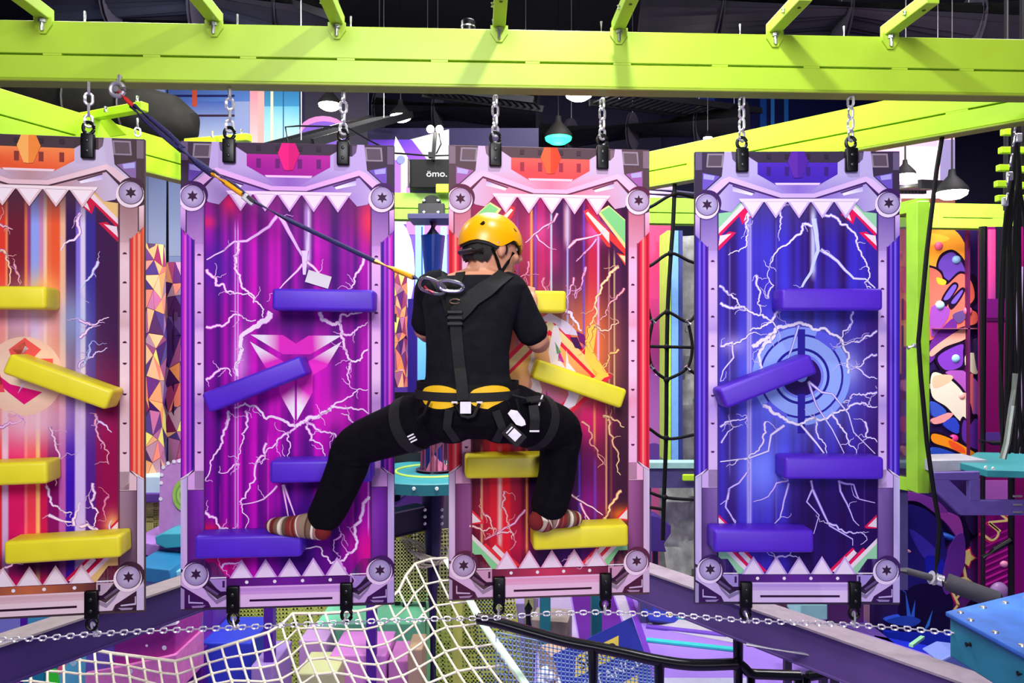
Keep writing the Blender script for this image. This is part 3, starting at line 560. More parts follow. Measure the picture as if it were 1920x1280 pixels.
# --- panel 1, orange
def f1(X, Y):
    a = [(-140, (60, 20, 70)), (-110, (60, 40, 140)), (-90, (220, 80, 60)), (-60, (110, 25, 60)), (-35, (240, 110, 60)), (-18, (228, 60, 44)), (12, (244, 140, 90)), (16, (110, 28, 52)), (45, (238, 120, 70)), (50, (150, 60, 130)), (56, (146, 164, 242)), (70, (206, 140, 190)), (78, (246, 206, 176)), (84, (236, 110, 70)), (92, (240, 90, 50)), (107, (244, 184, 150)), (117, (54, 22, 84)), (135, (132, 112, 222)), (143, (228, 212, 242)), (152, (56, 44, 146)), (170, (62, 22, 74))]
    b = [(-140, (110, 10, 80)), (-110, (60, 20, 170)), (-90, (230, 40, 80)), (-60, (200, 20, 90)), (-35, (250, 130, 90)), (-10, (225, 40, 50)), (6, (226, 184, 226)), (17, (226, 24, 104)), (45, (252, 110, 120)), (50, (240, 60, 84)), (65, (255, 186, 112)), (72, (206, 24, 84)), (85, (134, 12, 102)), (105, (192, 92, 180)), (117, (62, 14, 182)), (133, (214, 190, 246)), (152, (84, 30, 142)), (170, (140, 12, 84)), (182, (150, 10, 76))]
    t = np.clip((Y-640)/170, 0, 1)[..., None]; c = bars(a, X)*(1-t)+bars(b, X)*t
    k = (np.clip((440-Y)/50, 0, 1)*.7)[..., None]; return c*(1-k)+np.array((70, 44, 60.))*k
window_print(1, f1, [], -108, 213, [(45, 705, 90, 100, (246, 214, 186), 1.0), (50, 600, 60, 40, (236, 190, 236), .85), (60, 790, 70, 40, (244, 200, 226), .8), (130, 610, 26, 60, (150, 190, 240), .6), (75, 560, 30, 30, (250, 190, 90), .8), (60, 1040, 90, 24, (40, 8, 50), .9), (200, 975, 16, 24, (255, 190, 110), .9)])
shards(1, (232, 192, 122), (240, 214, 226), (206, 20, 66), TOPS+BOTS)
A = Art(1); em = MB()
A.circle(em, 45, 705, 74, (250, 226, 196), 3.8, True, 40, edge=(244, 200, 176))
for pts, c in (([(47, 633), (78, 655), (62, 672), (100, 672), (100, 690), (30, 690), (17, 655)], (238, 90, 84)), ([(47, 640), (52, 655), (38, 668), (24, 655)], (232, 110, 90)), ([(20, 720), (80, 735), (46, 758), (16, 735), (0, 720), (0, 705)], (226, 20, 120)), ([(48, 648), (54, 654), (40, 664)], (250, 238, 245)), ([(42, 718), (50, 716), (34, 738)], (245, 225, 250)), ([(-60, 660), (-10, 660), (10, 735), (-40, 735)], (238, 70, 90))): A.poly(em, pts, c, 4.4, True)
em.build('emblem', PRINT, PANELS[1], True, label='printed cream disc with a red angular arrow')
pw = (250, 228, 250)
B1 = [([(152, 400), (150, 430), (140, 450), (125, 455), (115, 470)], 5), ([(185, 490), (175, 510), (165, 525), (152, 540)], 4.4, (215, 225, 252)), ([(0, 420), (15, 425), (25, 430)], 2.6, (250, 200, 170)), ([(0, 470), (12, 475), (18, 500), (15, 540)], 4, (252, 210, 160)), ([(150, 600), (165, 605), (185, 605), (205, 595)], 2.8), ([(150, 632), (165, 618), (178, 612)], 4), ([(150, 690), (165, 672), (180, 660), (202, 652)], 3, (220, 210, 250)), ([(160, 682), (170, 655), (172, 640)], 4, (170, 200, 250)),
 ([(180, 775), (182, 800), (195, 830), (205, 870)], 3.4, (252, 180, 190)), ([(185, 790), (210, 810)], 3), ([(95, 800), (105, 830), (112, 860), (108, 890), (105, 910)], 3.6, (252, 215, 225)), ([(88, 910), (95, 940), (110, 950), (135, 960)], 4), ([(92, 965), (115, 975), (135, 978)], 5, pw, .05), ([(150, 985), (180, 990), (200, 1002)], 5), ([(175, 905), (170, 940), (185, 960), (178, 985)], 4), ([(140, 985), (143, 960), (150, 940)], 5), ([(0, 800), (20, 790), (45, 785)], 4, (250, 200, 235)), ([(10, 1062), (25, 1055), (45, 1056)], 2.6, (245, 210, 200)), ([(205, 930), (195, 950), (200, 975)], 2.4, (250, 150, 150)), ([(28, 495), (36, 515), (38, 535)], 2.4, (250, 190, 170)), ([(210, 1000), (205, 985), (210, 975)], 3)]
lightning(1, B1, pw, (150, 60, 180), 9, box=(-100, 210))

# --- foam steps, hangers, tag
YEL = mat('yellow_vinyl_foam', (240, 228, 40), 0.42, 0, 0.05, 9, 0.03)
PUR = mat('purple_vinyl_foam', (84, 34, 205), 0.46, 0, 0.06, 9, 0.03)
SD = 0.125
def foam_step(i, px, py, ln, h, ang, m):
    d0 = W[PANELS[i]].translation.y; k = (d0-SD)/F
    x, z = panel_px(i, px, py, SD); R = Matrix.Rotation(-math.radians(ang), 3, 'Y')
    b = MB().box((x, -SD/2+0.001, z), (ln*k, SD, h*k), R)
    return b.build('foam_step', m, PANELS[i], True, smooth=True, bevel=0.014, seg=4)
for i, m, rows in ((1, YEL, ((-18, 557, 190, 43, 0), (108, 716, 196, 40, -21.5), (-14, 890, 188, 43, 1), (117, 1031, 206, 44, 1.5))),
                   (2, PUR, ((606, 562, 190, 41, -.6), (477, 720, 194, 39, 21.5), (602, 884, 190, 43, 0), (465, 1025, 196, 43, 0))),
                   (3, YEL, ((970, 564, 186, 41, -.5), (1088, 720, 180, 38, -19), (966, 875, 186, 43, 0), (1090, 1008, 182, 42, 1))),
                   (4, PUR, ((1561, 561, 190, 41, 0), (1441, 715, 184, 39, 21.5), (1565, 878, 186, 42, 0), (1433, 1015, 188, 43, 0)))):
    for r in rows: foam_step(i, *r, m)
HANG = {}
def hangers(i):
    P = PANELS[i]; M = W[P]
    for nm, ux, top in (('hanger_strap', 1390, True), ('hanger_strap', 1594, True), ('hanger_strap', 1397, False), ('hanger_strap', 1600, False)):
        z0, z1 = (panel_px(4, ux, 324)[1], PH+0.012) if top else (-0.012, panel_px(4, ux, 1088)[1])
        x = panel_px(4, ux, 700)[0]
        s = MB().box((x, -0.012, (z0+z1)/2), (0.052, 0.022, z1-z0))
        o = s.build(nm, BLACK, P, True, smooth=True, bevel=0.007, seg=3)
        zr = z1+0.022 if top else z0-0.022
        rg = MB().tube([(x+0.020*math.cos(t*math.pi/10), -0.006, zr+0.024*math.sin(t*math.pi/10)) for t in range(20)], 0.0075, 8, True)
        rg.build('ring', BLACK, o, True, smooth=True)
        for q in (.3, .7):
            MB().lathe((x, -0.023, z0+(z1-z0)*q), (0, -1, 0), [(0, .007), (.003, .007), (.005, .003)], 10).build('bolt', mat('dark_bolt', (60, 60, 64), .3, .6), o, True, smooth=True)
        HANG[(i, ux, top)] = M @ Vector((x, -0.006, zr))
for i in (1, 2, 3, 4): hangers(i)
# paper tag taped above the purple step
x, z = panel_px(2, 598, 524); tg = MB().box((x, -0.012, z), (0.098, 0.004, 0.052), Matrix.Rotation(math.radians(17), 3, 'Y'))
tg.build('paper_tag', mat('white_card', (228, 222, 226), .7, 0, .05), PANELS[2], True, label='white card tag above the top step')
# ------------------------------------------------------------------ room shell
room = mat('dark_ceiling_paint', (26, 24, 34), 0.9, 0, .2, 1.0)
struct(MB().box((0, 4, -0.05), (24, 24, 0.1)).build('floor', mat('violet_rubber_floor', (150, 120, 205), .6, 0, .12, .8)))
struct(MB().box((0, 4, 9.6), (24, 24, 0.1)).build('ceiling', room))
struct(MB().box((0, 15.05, 4.8), (24, 0.1, 9.6)).build('wall_back', mat('dark_blue_wall', (34, 30, 66), .8, 0, .25, .7)))
struct(MB().box((-11.05, 4, 4.8), (0.1, 24, 9.6)).build('wall_left', mat('purple_wall', (96, 70, 150), .8, 0, .2, .8)))
struct(MB().box((11.05, 4, 4.8), (0.1, 24, 9.6)).build('wall_right', mat('plum_wall', (70, 24, 70), .8, 0, .2, .8)))
struct(MB().box((0, -8.05, 4.8), (24, 0.1, 9.6)).build('wall_front', mat('lilac_wall', (150, 140, 175), .8, 0, .1, .8)))
# ------------------------------------------------------------------ overhead lime beams
BZ0, BZ1 = CZ+1.045, CZ+1.287
def slotted_beam(label, a, b, slots, thick=0.07, m=GREEN, name='overhead_beam', lip=True, z0=BZ0, z1=BZ1, group='lime overhead beams'):
    """box beam from a to b (x, y of the front face); slots = [(t0, t1)] along its length"""
    a = Vector((a[0], a[1], 0)); b = Vector((b[0], b[1], 0)); d = (b-a); L = d.length; d.normalize(); n = Vector((d.y, -d.x, 0))
    if n.y > 0: n = -n
    T = thing(name, label, 'beam', ((a.x+b.x)/2, (a.y+b.y)/2, z0), group)
    def slab(mb, t0, t1, za, zb, f, bk): # f, bk : distance in front of the front face (negative = behind)
        p = [a+d*t0+n*f, a+d*t1+n*f, a+d*t1+n*bk, a+d*t0+n*bk]
        mb.hexa([Vector((q.x, q.y, za)) for q in p]+[Vector((q.x, q.y, zb)) for q in p])
    zs = z0+(z1-z0)*0.445; g = 0.0040
    core = MB(); slab(core, 0, L, z0+.004, z1-.002, -0.042, -thick); core.build('core', m, T)
    mb = MB(); slab(mb, 0, L, zs+g, z1, 0, -0.042); mb.build('upper_face', m, T, bevel=.002, seg=1)
    mb = MB(); slab(mb, 0, L, z0+.012, zs-g, 0, -0.042); mb.build('lower_face', m, T, bevel=.002, seg=1)
    e = 0.0
    for s0, s1 in slots+[(L, L)]:
        if s0 > e+.001: mb = MB(); slab(mb, e, s0, zs-g, zs+g, -0.0005, -0.042); mb.build('slot_bridge', m, T)
        e = s1
    if lip:
        mb = MB(); slab(mb, 0, L, z0-.004, z0+.008, .012, -thick-.004); mb.build('bottom_lip', mat('olive_lip', (150, 172, 48), .45, 0, .06), T, bevel=.003, seg=1)
    return T, a, d, n, L
FA, FB = ((-2400-960)*2.77/F*0.5-1.0, 2.905), (2.166+0.75, 3.185)
FA = (-2.75, 2.928)
def on_front(px, z=0):      # point of the main beam's front face line seen at pixel column px
    a = Vector((FA[0], FA[1])); b = Vector((FB[0], FB[1])); k = (px-960)/F
    t = (k*a.y-a.x)/((b.x-a.x)-k*(b.y-a.y)); return a+(b-a)*t, t*(b-a).length
SL = [(on_front(p)[1], on_front(q)[1]) for p, q in ((-220, -100), (-65, 80), (115, 268), (300, 450), (480, 632), (665, 808), (840, 985), (1012, 1150), (1183, 1335), (1365, 1507), (1537, 1673), (1702, 1800), (1826, 1960))]
MAIN, ma, md, mn, mL = slotted_beam('long lime beam across the top carrying the hanging panels', FA, FB, SL)
RA = Vector((2.537, 3.40, 0)); RB = at(1222, 0, 5.0); RC = RB+(RB-RA)*.5
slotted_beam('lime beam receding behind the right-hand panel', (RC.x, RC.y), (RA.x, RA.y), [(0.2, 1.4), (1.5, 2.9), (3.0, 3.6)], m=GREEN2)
LA = at(-140, 0, 3.45); LB = at(340, 0, 4.82); LC = LB+(LB-LA)*.35
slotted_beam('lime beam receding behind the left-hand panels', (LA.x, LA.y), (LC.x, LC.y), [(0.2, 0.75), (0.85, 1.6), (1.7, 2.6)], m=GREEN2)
B0, B1_ = at(640, 0, 6.35), at(1902, 0, 6.95)
slotted_beam('distant lime beam crossing behind the climber and right panels', (B0.x, B0.y), (B1_.x, B1_.y), [(.1, .7), (.8, 2.2), (2.3, 3.9), (4.0, 4.7), (4.85, 5.35), (5.5, 6.0)], m=mat('lime_coat_shaded', (150, 205, 60), .45, 0, .06, 6), lip=False)  # darker lime copy: the far beam's shade is put into its colour
# outrigger arms on the main beam
for px in (82, 402, 632, 936, 1160, 1452, 1668):
    p, t = on_front(px); c = Vector((p.x, p.y, 0)); w = .052
    arm = MB()
    f0, f1 = c+mn*-.03+Vector((0, 0, BZ1+.004)), c+mn*.30+Vector((0, 0, BZ1+.004))
    arm.hexa([f0-md*w/2, f0+md*w/2, f1+md*w/2, f1-md*w/2]+[q+Vector((0, 0, .05)) for q in (f0-md*w/2, f0+md*w/2, f1+md*w/2, f1-md*w/2)])
    o = arm.build('outrigger_arm', GREEN, MAIN, bevel=.004, seg=2)
    tab = MB(); q = c+mn*.001
    tab.prism([q+md*-.036+Vector((0, 0, BZ1+.012)), q+md*.036+Vector((0, 0, BZ1+.012)), q+md*.036+Vector((0, 0, BZ1-.02)), q+md*.012+Vector((0, 0, BZ1-.055)), q-md*.012+Vector((0, 0, BZ1-.055)), q+md*-.036+Vector((0, 0, BZ1-.02))], mn*.008)
    tab.build('bracket_plate', GREEN, o)
    bl = MB(); bz = Vector((0, 0, BZ1-.012)); bl.lathe(q+mn*.009+bz+Vector((0, 0, -.03)), (0, 0, 1), [(0, .008), (.03, .008), (.03, .015), (.042, .015), (.046, .009)], 8); bl.lathe(q+mn*.014+bz+Vector((0, 0, -.034)), (0, 0, 1), [(0, .006), (.02, .006)], 8)
    bl.build('bolt', BOLT, o, smooth=True)
    MB().cyl(c+mn*.16+md*-.03+Vector((0, 0, BZ1+.02)), c+mn*.16+md*-.03+Vector((0, 0, BZ1+.035)), .008, 8).build('rivet_head', BOLT, o)
    hb = c+mn*.24+Vector((0, 0, BZ1+.0035)); MB().cyl(hb, hb+Vector((0, 0, -.0015)), .007, 10).build('hole', BLACK, o)
for px in (150, 440, 655, 925, 1130, 1393, 1590):
    p, t = on_front(px); c = Vector((p.x, p.y, 0))-mn*.035
    MB().cyl(c+Vector((0, 0, BZ1-.01)), c+Vector((0, 0, BZ1+.055)), .006, 8).build('threaded_rod', BOLT, MAIN)
# black cap standing on the beam
p, t = on_front(876); c = Vector((p.x, p.y+.06, 0))
o = thing('black_canister', 'small black canister standing on the main beam top', 'canister', (c.x, c.y, BZ1))
MB().lathe((c.x, c.y, BZ1-.001), (0, 0, 1), [(0, .03), (.055, .03), (.06, .026), (.062, 0)], 18).build('body', BLACK, o, smooth=True)
MB().lathe((c.x, c.y, BZ1+.028), (0, 0, 1), [(0, .0312), (.006, .0312)], 18).build('band', BOLT, o, smooth=True)
# ------------------------------------------------------------------ chains
def link_mesh(name, ln, w, r):
    pts = []; h = ln/2-w/2
    for k in range(9): t = -math.pi/2+math.pi*k/8; pts.append((h+math.cos(t)*(w/2-r), math.sin(t)*(w/2-r), 0))
    for k in range(9): t = math.pi/2+math.pi*k/8; pts.append((-h+math.cos(t)*(w/2-r), math.sin(t)*(w/2-r), 0))
    me = MB().tube(pts, r, 6, True).mesh(name, True); me.materials.append(STEEL); return me
def chain(label, path, ln, w, r, pitch, group, roll=0.0, cat='chain', me=None):
    path = [Vector(p) for p in path]; T = thing('steel_chain', label, cat, path[-1], group)
    me = me or link_mesh('link', ln, w, r)
    seg = [(b-a).length for a, b in zip(path[:-1], path[1:])]; tot = sum(seg); n = max(2, int(round(tot/pitch)))
    for k in range(n):
        s = tot*(k+.5)/n; j = 0
        while j < len(seg)-1 and s > seg[j]: s -= seg[j]; j += 1
        p = path[j].lerp(path[j+1], s/max(seg[j], 1e-6)); d = (path[j+1]-path[j]).normalized()
        a, b = frame_of(d); R = Matrix((d, a, b)).transposed() if True else None
        R = R @ Matrix.Rotation(roll+(math.pi/2 if k % 2 else 0), 3, 'X')
        o = bpy.data.objects.new('link', me); COL.objects.link(o); o.parent = T
        o.matrix_parent_inverse = W[T].inverted(); o.matrix_basis = Matrix.Translation(p) @ R.to_4x4()
        W[o] = Matrix.Identity(4)
    return T
LM = link_mesh('link', .058, .038, .0058); LM2 = link_mesh('link', .0345, .0225, .0034)
NM = {1: 'orange', 2: 'magenta', 3: 'red', 4: 'blue-violet'}
for (i, ux, top), p in HANG.items():
    if not top: continue
    q = Vector((p.x, p.y+.002, BZ0-.002))
    chain('short steel chain holding the %s end of the %s panel' % ('left' if ux < 1495 else 'right', NM[i]), [q, p+Vector((0, 0, .006))], .058, .038, .0058, .0462, 'panel suspension chains', .5, me=LM)
pts = [at(px, py, d) for px, py, d in ((-300, 1198, 2.93), (0, 1199, 2.97), (80, 1196, 2.98), (164, 1189, 3.0), (250, 1184, 3.01), (420, 1177, 3.03), (645, 1166, 3.07), (800, 1160, 3.09), (924, 1158, 3.11), (1020, 1150, 3.13), (1120, 1147, 3.15), (1260, 1152, 3.15), (1402, 1163, 3.14), (1600, 1171, 3.13), (1700, 1178, 3.11), (1796, 1187, 3.08))]
chain('long horizontal steel chain running beneath the hanging panels', pts, .0345, .0225, .0034, .0262, None, .35, me=LM2)
for (i, ux, top), p in HANG.items():      # little shackles between ring and long chain
    if top: continue
    e = min(pts, key=lambda q: (q-p).length); tgt = Vector((p.x, p.y, min(e.z, p.z-.03)))
    pa = [pts[k].lerp(pts[k+1], t/10) for k in range(len(pts)-1) for t in range(10)]; tgt = min(pa, key=lambda q: abs(q.x-p.x))
    o = thing('shackle', 'small shackle joining the %s lower strap of the %s panel to the chain' % ('left' if ux < 1495 else 'right', NM[i]), 'shackle', tgt, 'lower shackles')
    mid = (p+tgt)/2; hgt = max(.02, (p-tgt).length/2+.006)
    dd = (p-tgt).normalized(); sx = Vector((0, 1, 0))
    MB().tube([mid+dd*math.sin(t*math.pi/8)*hgt+sx*math.cos(t*math.pi/8)*.011 for t in range(16)], .0045, 6, True).build('bow', STEEL, o, smooth=True)
    MB().cyl(tgt+Vector((0, -.018, 0)), tgt+Vector((0, .018, 0)), .006, 8).build('pin', STEEL, o)
# ------------------------------------------------------------------ lower beams under the side beams
PURB = mat('purple_grey_steel', (88, 66, 128), .5, 0, .12, 4)
def low_beam(label, a, b, z1, h=.21, w=.12, m=PURB, name='floor_beam', top=None):
    T = thing(name, label, 'beam', ((a[0]+b[0])/2, (a[1]+b[1])/2, z1-h), 'lower frame beams')
    MB().bar((a[0], a[1], z1-h/2), (b[0], b[1], z1-h/2), w, h).build('web', m, T, bevel=.004, seg=1)
    MB().bar((a[0], a[1], z1+.004), (b[0], b[1], z1+.004), w+.05, .012).build('top_flange', top or mat('grey_lilac_flange', (150, 136, 150), .5, 0, .1), T)
    MB().bar((a[0], a[1], z1-h), (b[0], b[1], z1-h), w+.03, .010).build('bottom_flange', m, T)
    return T
a, b = at(1900, 1265, 3.25), at(1215, 1062, 5.06); b2 = b+(b-a)*.6
low_beam('purple-grey steel beam slanting down to the lower right corner', (a.x, a.y), (b2.x, b2.y), CZ-1.55)
a, b = at(-160, 0, 3.5), at(345, 0, 4.80); b2 = b+(b-a)*.5
low_beam('dark purple steel beam slanting down to the lower left corner', (a.x, a.y), (b2.x, b2.y), CZ-1.55, m=mat('dark_purple_steel', (58, 36, 100), .5, 0, .12, 4), top=mat('dusty_flange', (150, 138, 140), .6, 0, .1))
# ------------------------------------------------------------------ blue platform, lower right
DZ = CZ-1.13
BLUE = mat('worn_blue_steel', (60, 120, 215), .45, 0, .22, 9, .05); TEAL = mat('teal_steel', (40, 140, 165), .45, 0, .12, 7)
T = thing('landing_platform', 'blue bolted steel platform in the lower right corner', 'platform', (2.3, 3.0, DZ-.18))
pp = [(1.815, 3.10), (1.86, 2.60), (1.95, 2.30), (2.9, 2.3), (2.9, 3.55), (2.35, 3.36)]
MB().prism([(x, y, DZ-.02) for x, y in pp], (0, 0, .02)).build('deck_plate', BLUE, T, bevel=.006, seg=2)
MB().prism([(x+(.02 if x < 2.8 else 0), y, DZ-.19) for x, y in pp], (0, 0, .17)).build('skirt', TEAL, T, bevel=.006, seg=2)
for t in range(5):
    q = Vector((1.87, 3.085, DZ)).lerp(Vector((2.4, 3.32, DZ)), t/4); MB().lathe((q.x, q.y, DZ), (0, 0, 1), [(0, .014), (.005, .012), (.008, 0)], 10).build('deck_bolt', BOLT, T, smooth=True)
    q = Vector((1.86, 3.0, DZ)).lerp(Vector((1.93, 2.5, DZ)), t/4); MB().lathe((q.x, q.y, DZ), (0, 0, 1), [(0, .014), (.005, .012), (.008, 0)], 10).build('deck_bolt', BOLT, T, smooth=True)
for q in ((1.842, 2.98, DZ-.09), (1.872, 2.72, DZ-.09)): MB().cyl((q[0]-.012, q[1], q[2]), (q[0]+.004, q[1], q[2]), .010, 10).build('side_hole', BLACK, T)
eb = at(1797, 1187, 3.08)
MB().tube([(eb.x+.004, eb.y+.018*math.cos(t*math.pi/6), eb.z+.018*math.sin(t*math.pi/6)) for t in range(12)], .005, 6, True).build('eye_bolt', STEEL, T, smooth=True)
# post under the platform so that it stands
MB().cyl((2.4, 2.9, 0), (2.4, 2.9, DZ-.17), .1, 18).build('post', TEAL, T, smooth=True)
# padded black handle bar running to the platform
T = thing('padded_rope', 'grey padded rope end with steel ferrule behind the blue platform', 'rope', at(1850, 1120, 3.6))
MB().tube([at(1660, 1064, 3.75), at(1700, 1070, 3.7), at(1748, 1083, 3.66)], .017, 10).build('rope', mat('grey_webbing', (64, 62, 70), .7, 0, .15), T, smooth=True)
MB().tube([at(1746, 1082, 3.66), at(1752, 1084, 3.66), at(1756, 1085, 3.66), at(1768, 1089, 3.65)], [.034, .034, .027, .027], 14).build('ferrule', STEEL, T, smooth=True)
MB().tube([at(1768, 1089, 3.65), at(1775, 1090, 3.64), at(1850, 1118, 3.55), at(1873, 1125, 3.53), at(1878, 1127, 3.52)], [.03, .042, .043, .04, .02], 14).build('pad', mat('grey_foam_pad', (58, 56, 66), .75, 0, .12, 20, .1), T, smooth=True)
MB().tube([at(1752, 1082, 3.66), at(1757, 1050, 3.66), at(1762, 985, 3.66), at(1752, 930, 3.66), at(1738, 830, 3.66), at(1726, 700, 3.66), at(1722, 640, 3.66), at(1738, 470, 3.68), at(1756, 320, 3.74), at(1768, 248, 3.785)], .011, 8).build('hanging_rope', BLACKROPE, T, smooth=True)
# ------------------------------------------------------------------ the climber
SKIN = mat('skin', (214, 150, 118), .5, 0, .06, 14, .03); HAIR = mat('black_hair', (20, 17, 18), .45, 0, .3, 120, .4)
TEE = mat('charcoal_cotton', (24, 24, 31), .9, 0, .22, 26, .25, .12); TROU = mat('black_trouser_cloth', (14, 13, 19), .9, 0, .25, 26, .3, .1)
WEB = mat('black_webbing', (16, 16, 18), .7, 0, .15, 90, .3, .2); WEB2 = mat('grey_black_webbing', (36, 36, 38), .7, 0, .12, 90, .3, .2)
def ell_ring(c, ax, ay, n=28, pw=2.0):
    c = Vector(c); r = []
    for k in range(n):
        t = 2*math.pi*k/n; x, y = math.cos(t), math.sin(t)
        x = math.copysign(abs(x)**(2/pw), x); y = math.copysign(abs(y)**(2/pw), y)
        r.append(c+ax*x+ay*y)
    return r
def limb(mb, pts, n=16):
    """pts: (Vector, radius) tapered limb, rounded ends"""
    P = [p for p, r in pts]; R = [r for p, r in pts]
    d0 = (P[0]-P[1]).normalized(); d1 = (P[-1]-P[-2]).normalized()
    path = [P[0]+d0*R[0]*.6]+P+[P[-1]+d1*R[-1]*.6]; rad = [R[0]*.55]+R+[R[-1]*.55]
    # resample smoothly
    Q = []; RR = []
    for k in range(len(path)-1):
        p0, p1, p2, p3 = path[max(k-1, 0)], path[k], path[k+1], path[min(k+2, len(path)-1)]
        for s in range(4):
            t = s/4; Q.append(.5*((2*p1)+(p2-p0)*t+(2*p0-5*p1+4*p2-p3)*t*t+(3*p1-p0-3*p2+p3)*t**3)); RR.append(rad[k]+(rad[k+1]-rad[k])*t)
    Q.append(path[-1]); RR.append(rad[-1])
    return mb.tube(Q, RR, n)
def fused(mb, name, voxel, sm, m, parent):
    """join overlapping lofts into one continuous skin"""
    me0 = mb.mesh(name); o = bpy.data.objects.new(name, me0); COL.objects.link(o)
    r = o.modifiers.new('r', 'REMESH'); r.mode = 'VOXEL'; r.voxel_size = voxel
    s = o.modifiers.new('s', 'SMOOTH'); s.factor = .5; s.iterations = sm
    dg = bpy.context.evaluated_depsgraph_get(); me = bpy.data.meshes.new_from_object(o.evaluated_get(dg))
    bpy.data.objects.remove(o); bpy.data.meshes.remove(me0)
    me.name = name; me.materials.clear(); me.materials.append(m); me.polygons.foreach_set('use_smooth', [True]*len(me.polygons)); me.update()
    return link(name, me, parent)
X = Vector((1, 0, 0)); Yv = Vector((0, 1, 0)); Zv = Vector((0, 0, 1))
# spine: pixel centre, depth, half width in pixels, half depth in metres
SPINE = [(905, 818, 2.73, 52, .085), (893, 790, 2.70, 92, .125), (886, 765, 2.69, 102, .128), (880, 735, 2.69, 90, .112), (877, 705, 2.69, 79, .104), (877, 660, 2.68, 78, .106), (880, 615, 2.68, 82, .112), (884, 570, 2.69, 92, .118), (890, 535, 2.70, 97, .105), (895, 521, 2.72, 84, .088), (902, 505, 2.735, 36, .056)]
def spine_ring(e, s=1.0, n=32, pw=2.25):
    px, py, d, hw, hd = e; return ell_ring(at(px, py, d), X*(hw*d/F*s), Yv*(hd*s), n, pw)
def spine_at(py):
    for a, b in zip(SPINE[:-1], SPINE[1:]):
        if b[1] <= py <= a[1]:
            t = (a[1]-py)/(a[1]-b[1]); return tuple(a[k]+(b[k]-a[k])*t for k in range(5))
    return SPINE[0] if py > SPINE[0][1] else SPINE[-1]
def backd(px, py, lift=.008):
    c, y, d, hw, hd = spine_at(py); t = max(-.97, min(.97, (px-c)/hw)); return d-hd*(1-abs(t)**2.25)**(1/2.25)-lift
def foot_top(i, px, py, h):
    x, z = panel_px(i, px, py, SD); return W[PANELS[i]] @ Vector((x, -SD*.5, z+h*(W[PANELS[i]].translation.y-SD)/F/2))
LT, RT = foot_top(2, 540, 1025, 43), foot_top(3, 1030, 1008, 42)
PER = thing('person', 'climber in black clothes and striped socks straddling two panels, seen from behind', 'person', (LT.x, LT.y, LT.z))
lsh, lel, lwr = at(812, 540, 2.71), at(797, 620, 2.80), at(862, 585, 2.965)
rsh, rel, rwr = at(958, 548, 2.71), at(1008, 640, 2.79), at(992, 590, 2.90)
lhip, lkn, lan = at(826, 772, 2.72), at(668, 836, 2.88), at(604, 982, 2.95)
rhip, rkn, ran = at(960, 775, 2.72), at(1052, 806, 2.93), at(1026, 968, 3.0)
lmid = at(636, 912, 2.92); rmid = at(1044, 890, 2.98)
# head frame
HC = at(921, 462, 2.745); hf = Vector((.93, .32, -.16)).normalized(); hr = hf.cross(Zv).normalized(); hu = hr.cross(hf).normalized()
def HP(x, y, z): return HC+hr*x+hf*y+hu*z
HR = Matrix((hr, hf, hu)).transposed()
body = MB()
hd_rings = []
for z, rx, ry, yo in ((.118, .02, .03, -.01), (.105, .05, .066, -.008), (.08, .067, .086, -.004), (.045, .074, .096, 0), (.01, .075, .098, .002), (-.03, .072, .092, .008), (-.06, .066, .082, .016), (-.09, .056, .064, .03), (-.108, .04, .044, .044), (-.118, .02, .022, .05)):
    hd_rings.append(ell_ring(HP(0, yo, z), hr*rx, hf*ry, 24, 2.2))
body.rings(hd_rings)
body.tube([HP(0, .085, .018), HP(0, .104, -.004), HP(0, .118, -.028), HP(0, .100, -.040)], [.008, .012, .015, .010], 10)      # nose
body.ball(HP(0, .092, -.072), (.024, .012, .012), 12, 8, HR)                                                                   # lips
for s in (-1, 1):
    body.ball(HP(s*.082, .018, -.016), (.011, .019, .032), 12, 8, HR @ Matrix.Rotation(s*.3, 3, 'Z'))                          # ears
    body.ball(HP(s*.034, .086, -.030), (.022, .018, .020), 10, 8, HR)                                                          # cheeks
    body.ball(HP(s*.034, .086, .028), (.024, .012, .008), 10, 6, HR)                                                           # brows
limb(body, [(at(900, 520, 2.735), .062), (at(905, 503, 2.735), .058), (HP(0, -.02, -.07), .056), (HP(0, -.01, -.03), .055)])     # neck
body.rings([spine_ring(e, .9) for e in SPINE])
limb(body, [(lsh, .05), (lel, .042), (lel.lerp(lwr, .4), .042), (lwr, .029)]); limb(body, [(rsh, .05), (rel, .043), (rel.lerp(rwr, .4), .042), (rwr, .029)])
limb(body, [(lhip, .075), (lkn, .056), (lmid, .055), (lan, .040)]); limb(body, [(rhip, .075), (rkn, .056), (rmid, .055), (ran, .040)])
def hand(w, grip, side, thumb):
    """palm from the wrist to the knuckles, fingers curled over the step's top edge"""
    d = (grip-w).normalized(); s = side.normalized(); k0 = w+d*.03
    body.rings([ell_ring(w+d*t, s*a, d.cross(s).normalized()*b, 14, 2.4) for t, a, b in ((-.01, .027, .021), (.015, .032, .019), (.04, .040, .017), (.07, .043, .016), (.085, .040, .013))])
    for j, (off, ln) in enumerate(((-.031, .072), (-.0105, .082), (.0105, .078), (.031, .062))):
        b0 = w+d*.078+s*off; b1 = b0+d*ln*.4+Vector((0, .012, .006)); b2 = b1+Vector((0, .030, -.004))*(ln/.075); b3 = b2+Vector((0, .014, -.022))*(ln/.075)
        body.tube([b0, b1, b2, b3], [.0098, .0094, .0088, .0075], 10)
    t0 = w+d*.03+s*thumb*.034; body.tube([t0, t0+d*.022+s*thumb*.022, t0+d*.05+s*thumb*.026+Vector((0, .008, 0))], [.013, .0115, .0085], 10)
rtop = foot_top(3, 985, 564, 41); hand(rwr, at(986, 540, 2.93), X, -1); hand(lwr, at(884, 548, 2.985), X, 1)
BODY = fused(body, 'body', .0065, 3, SKIN, PER)
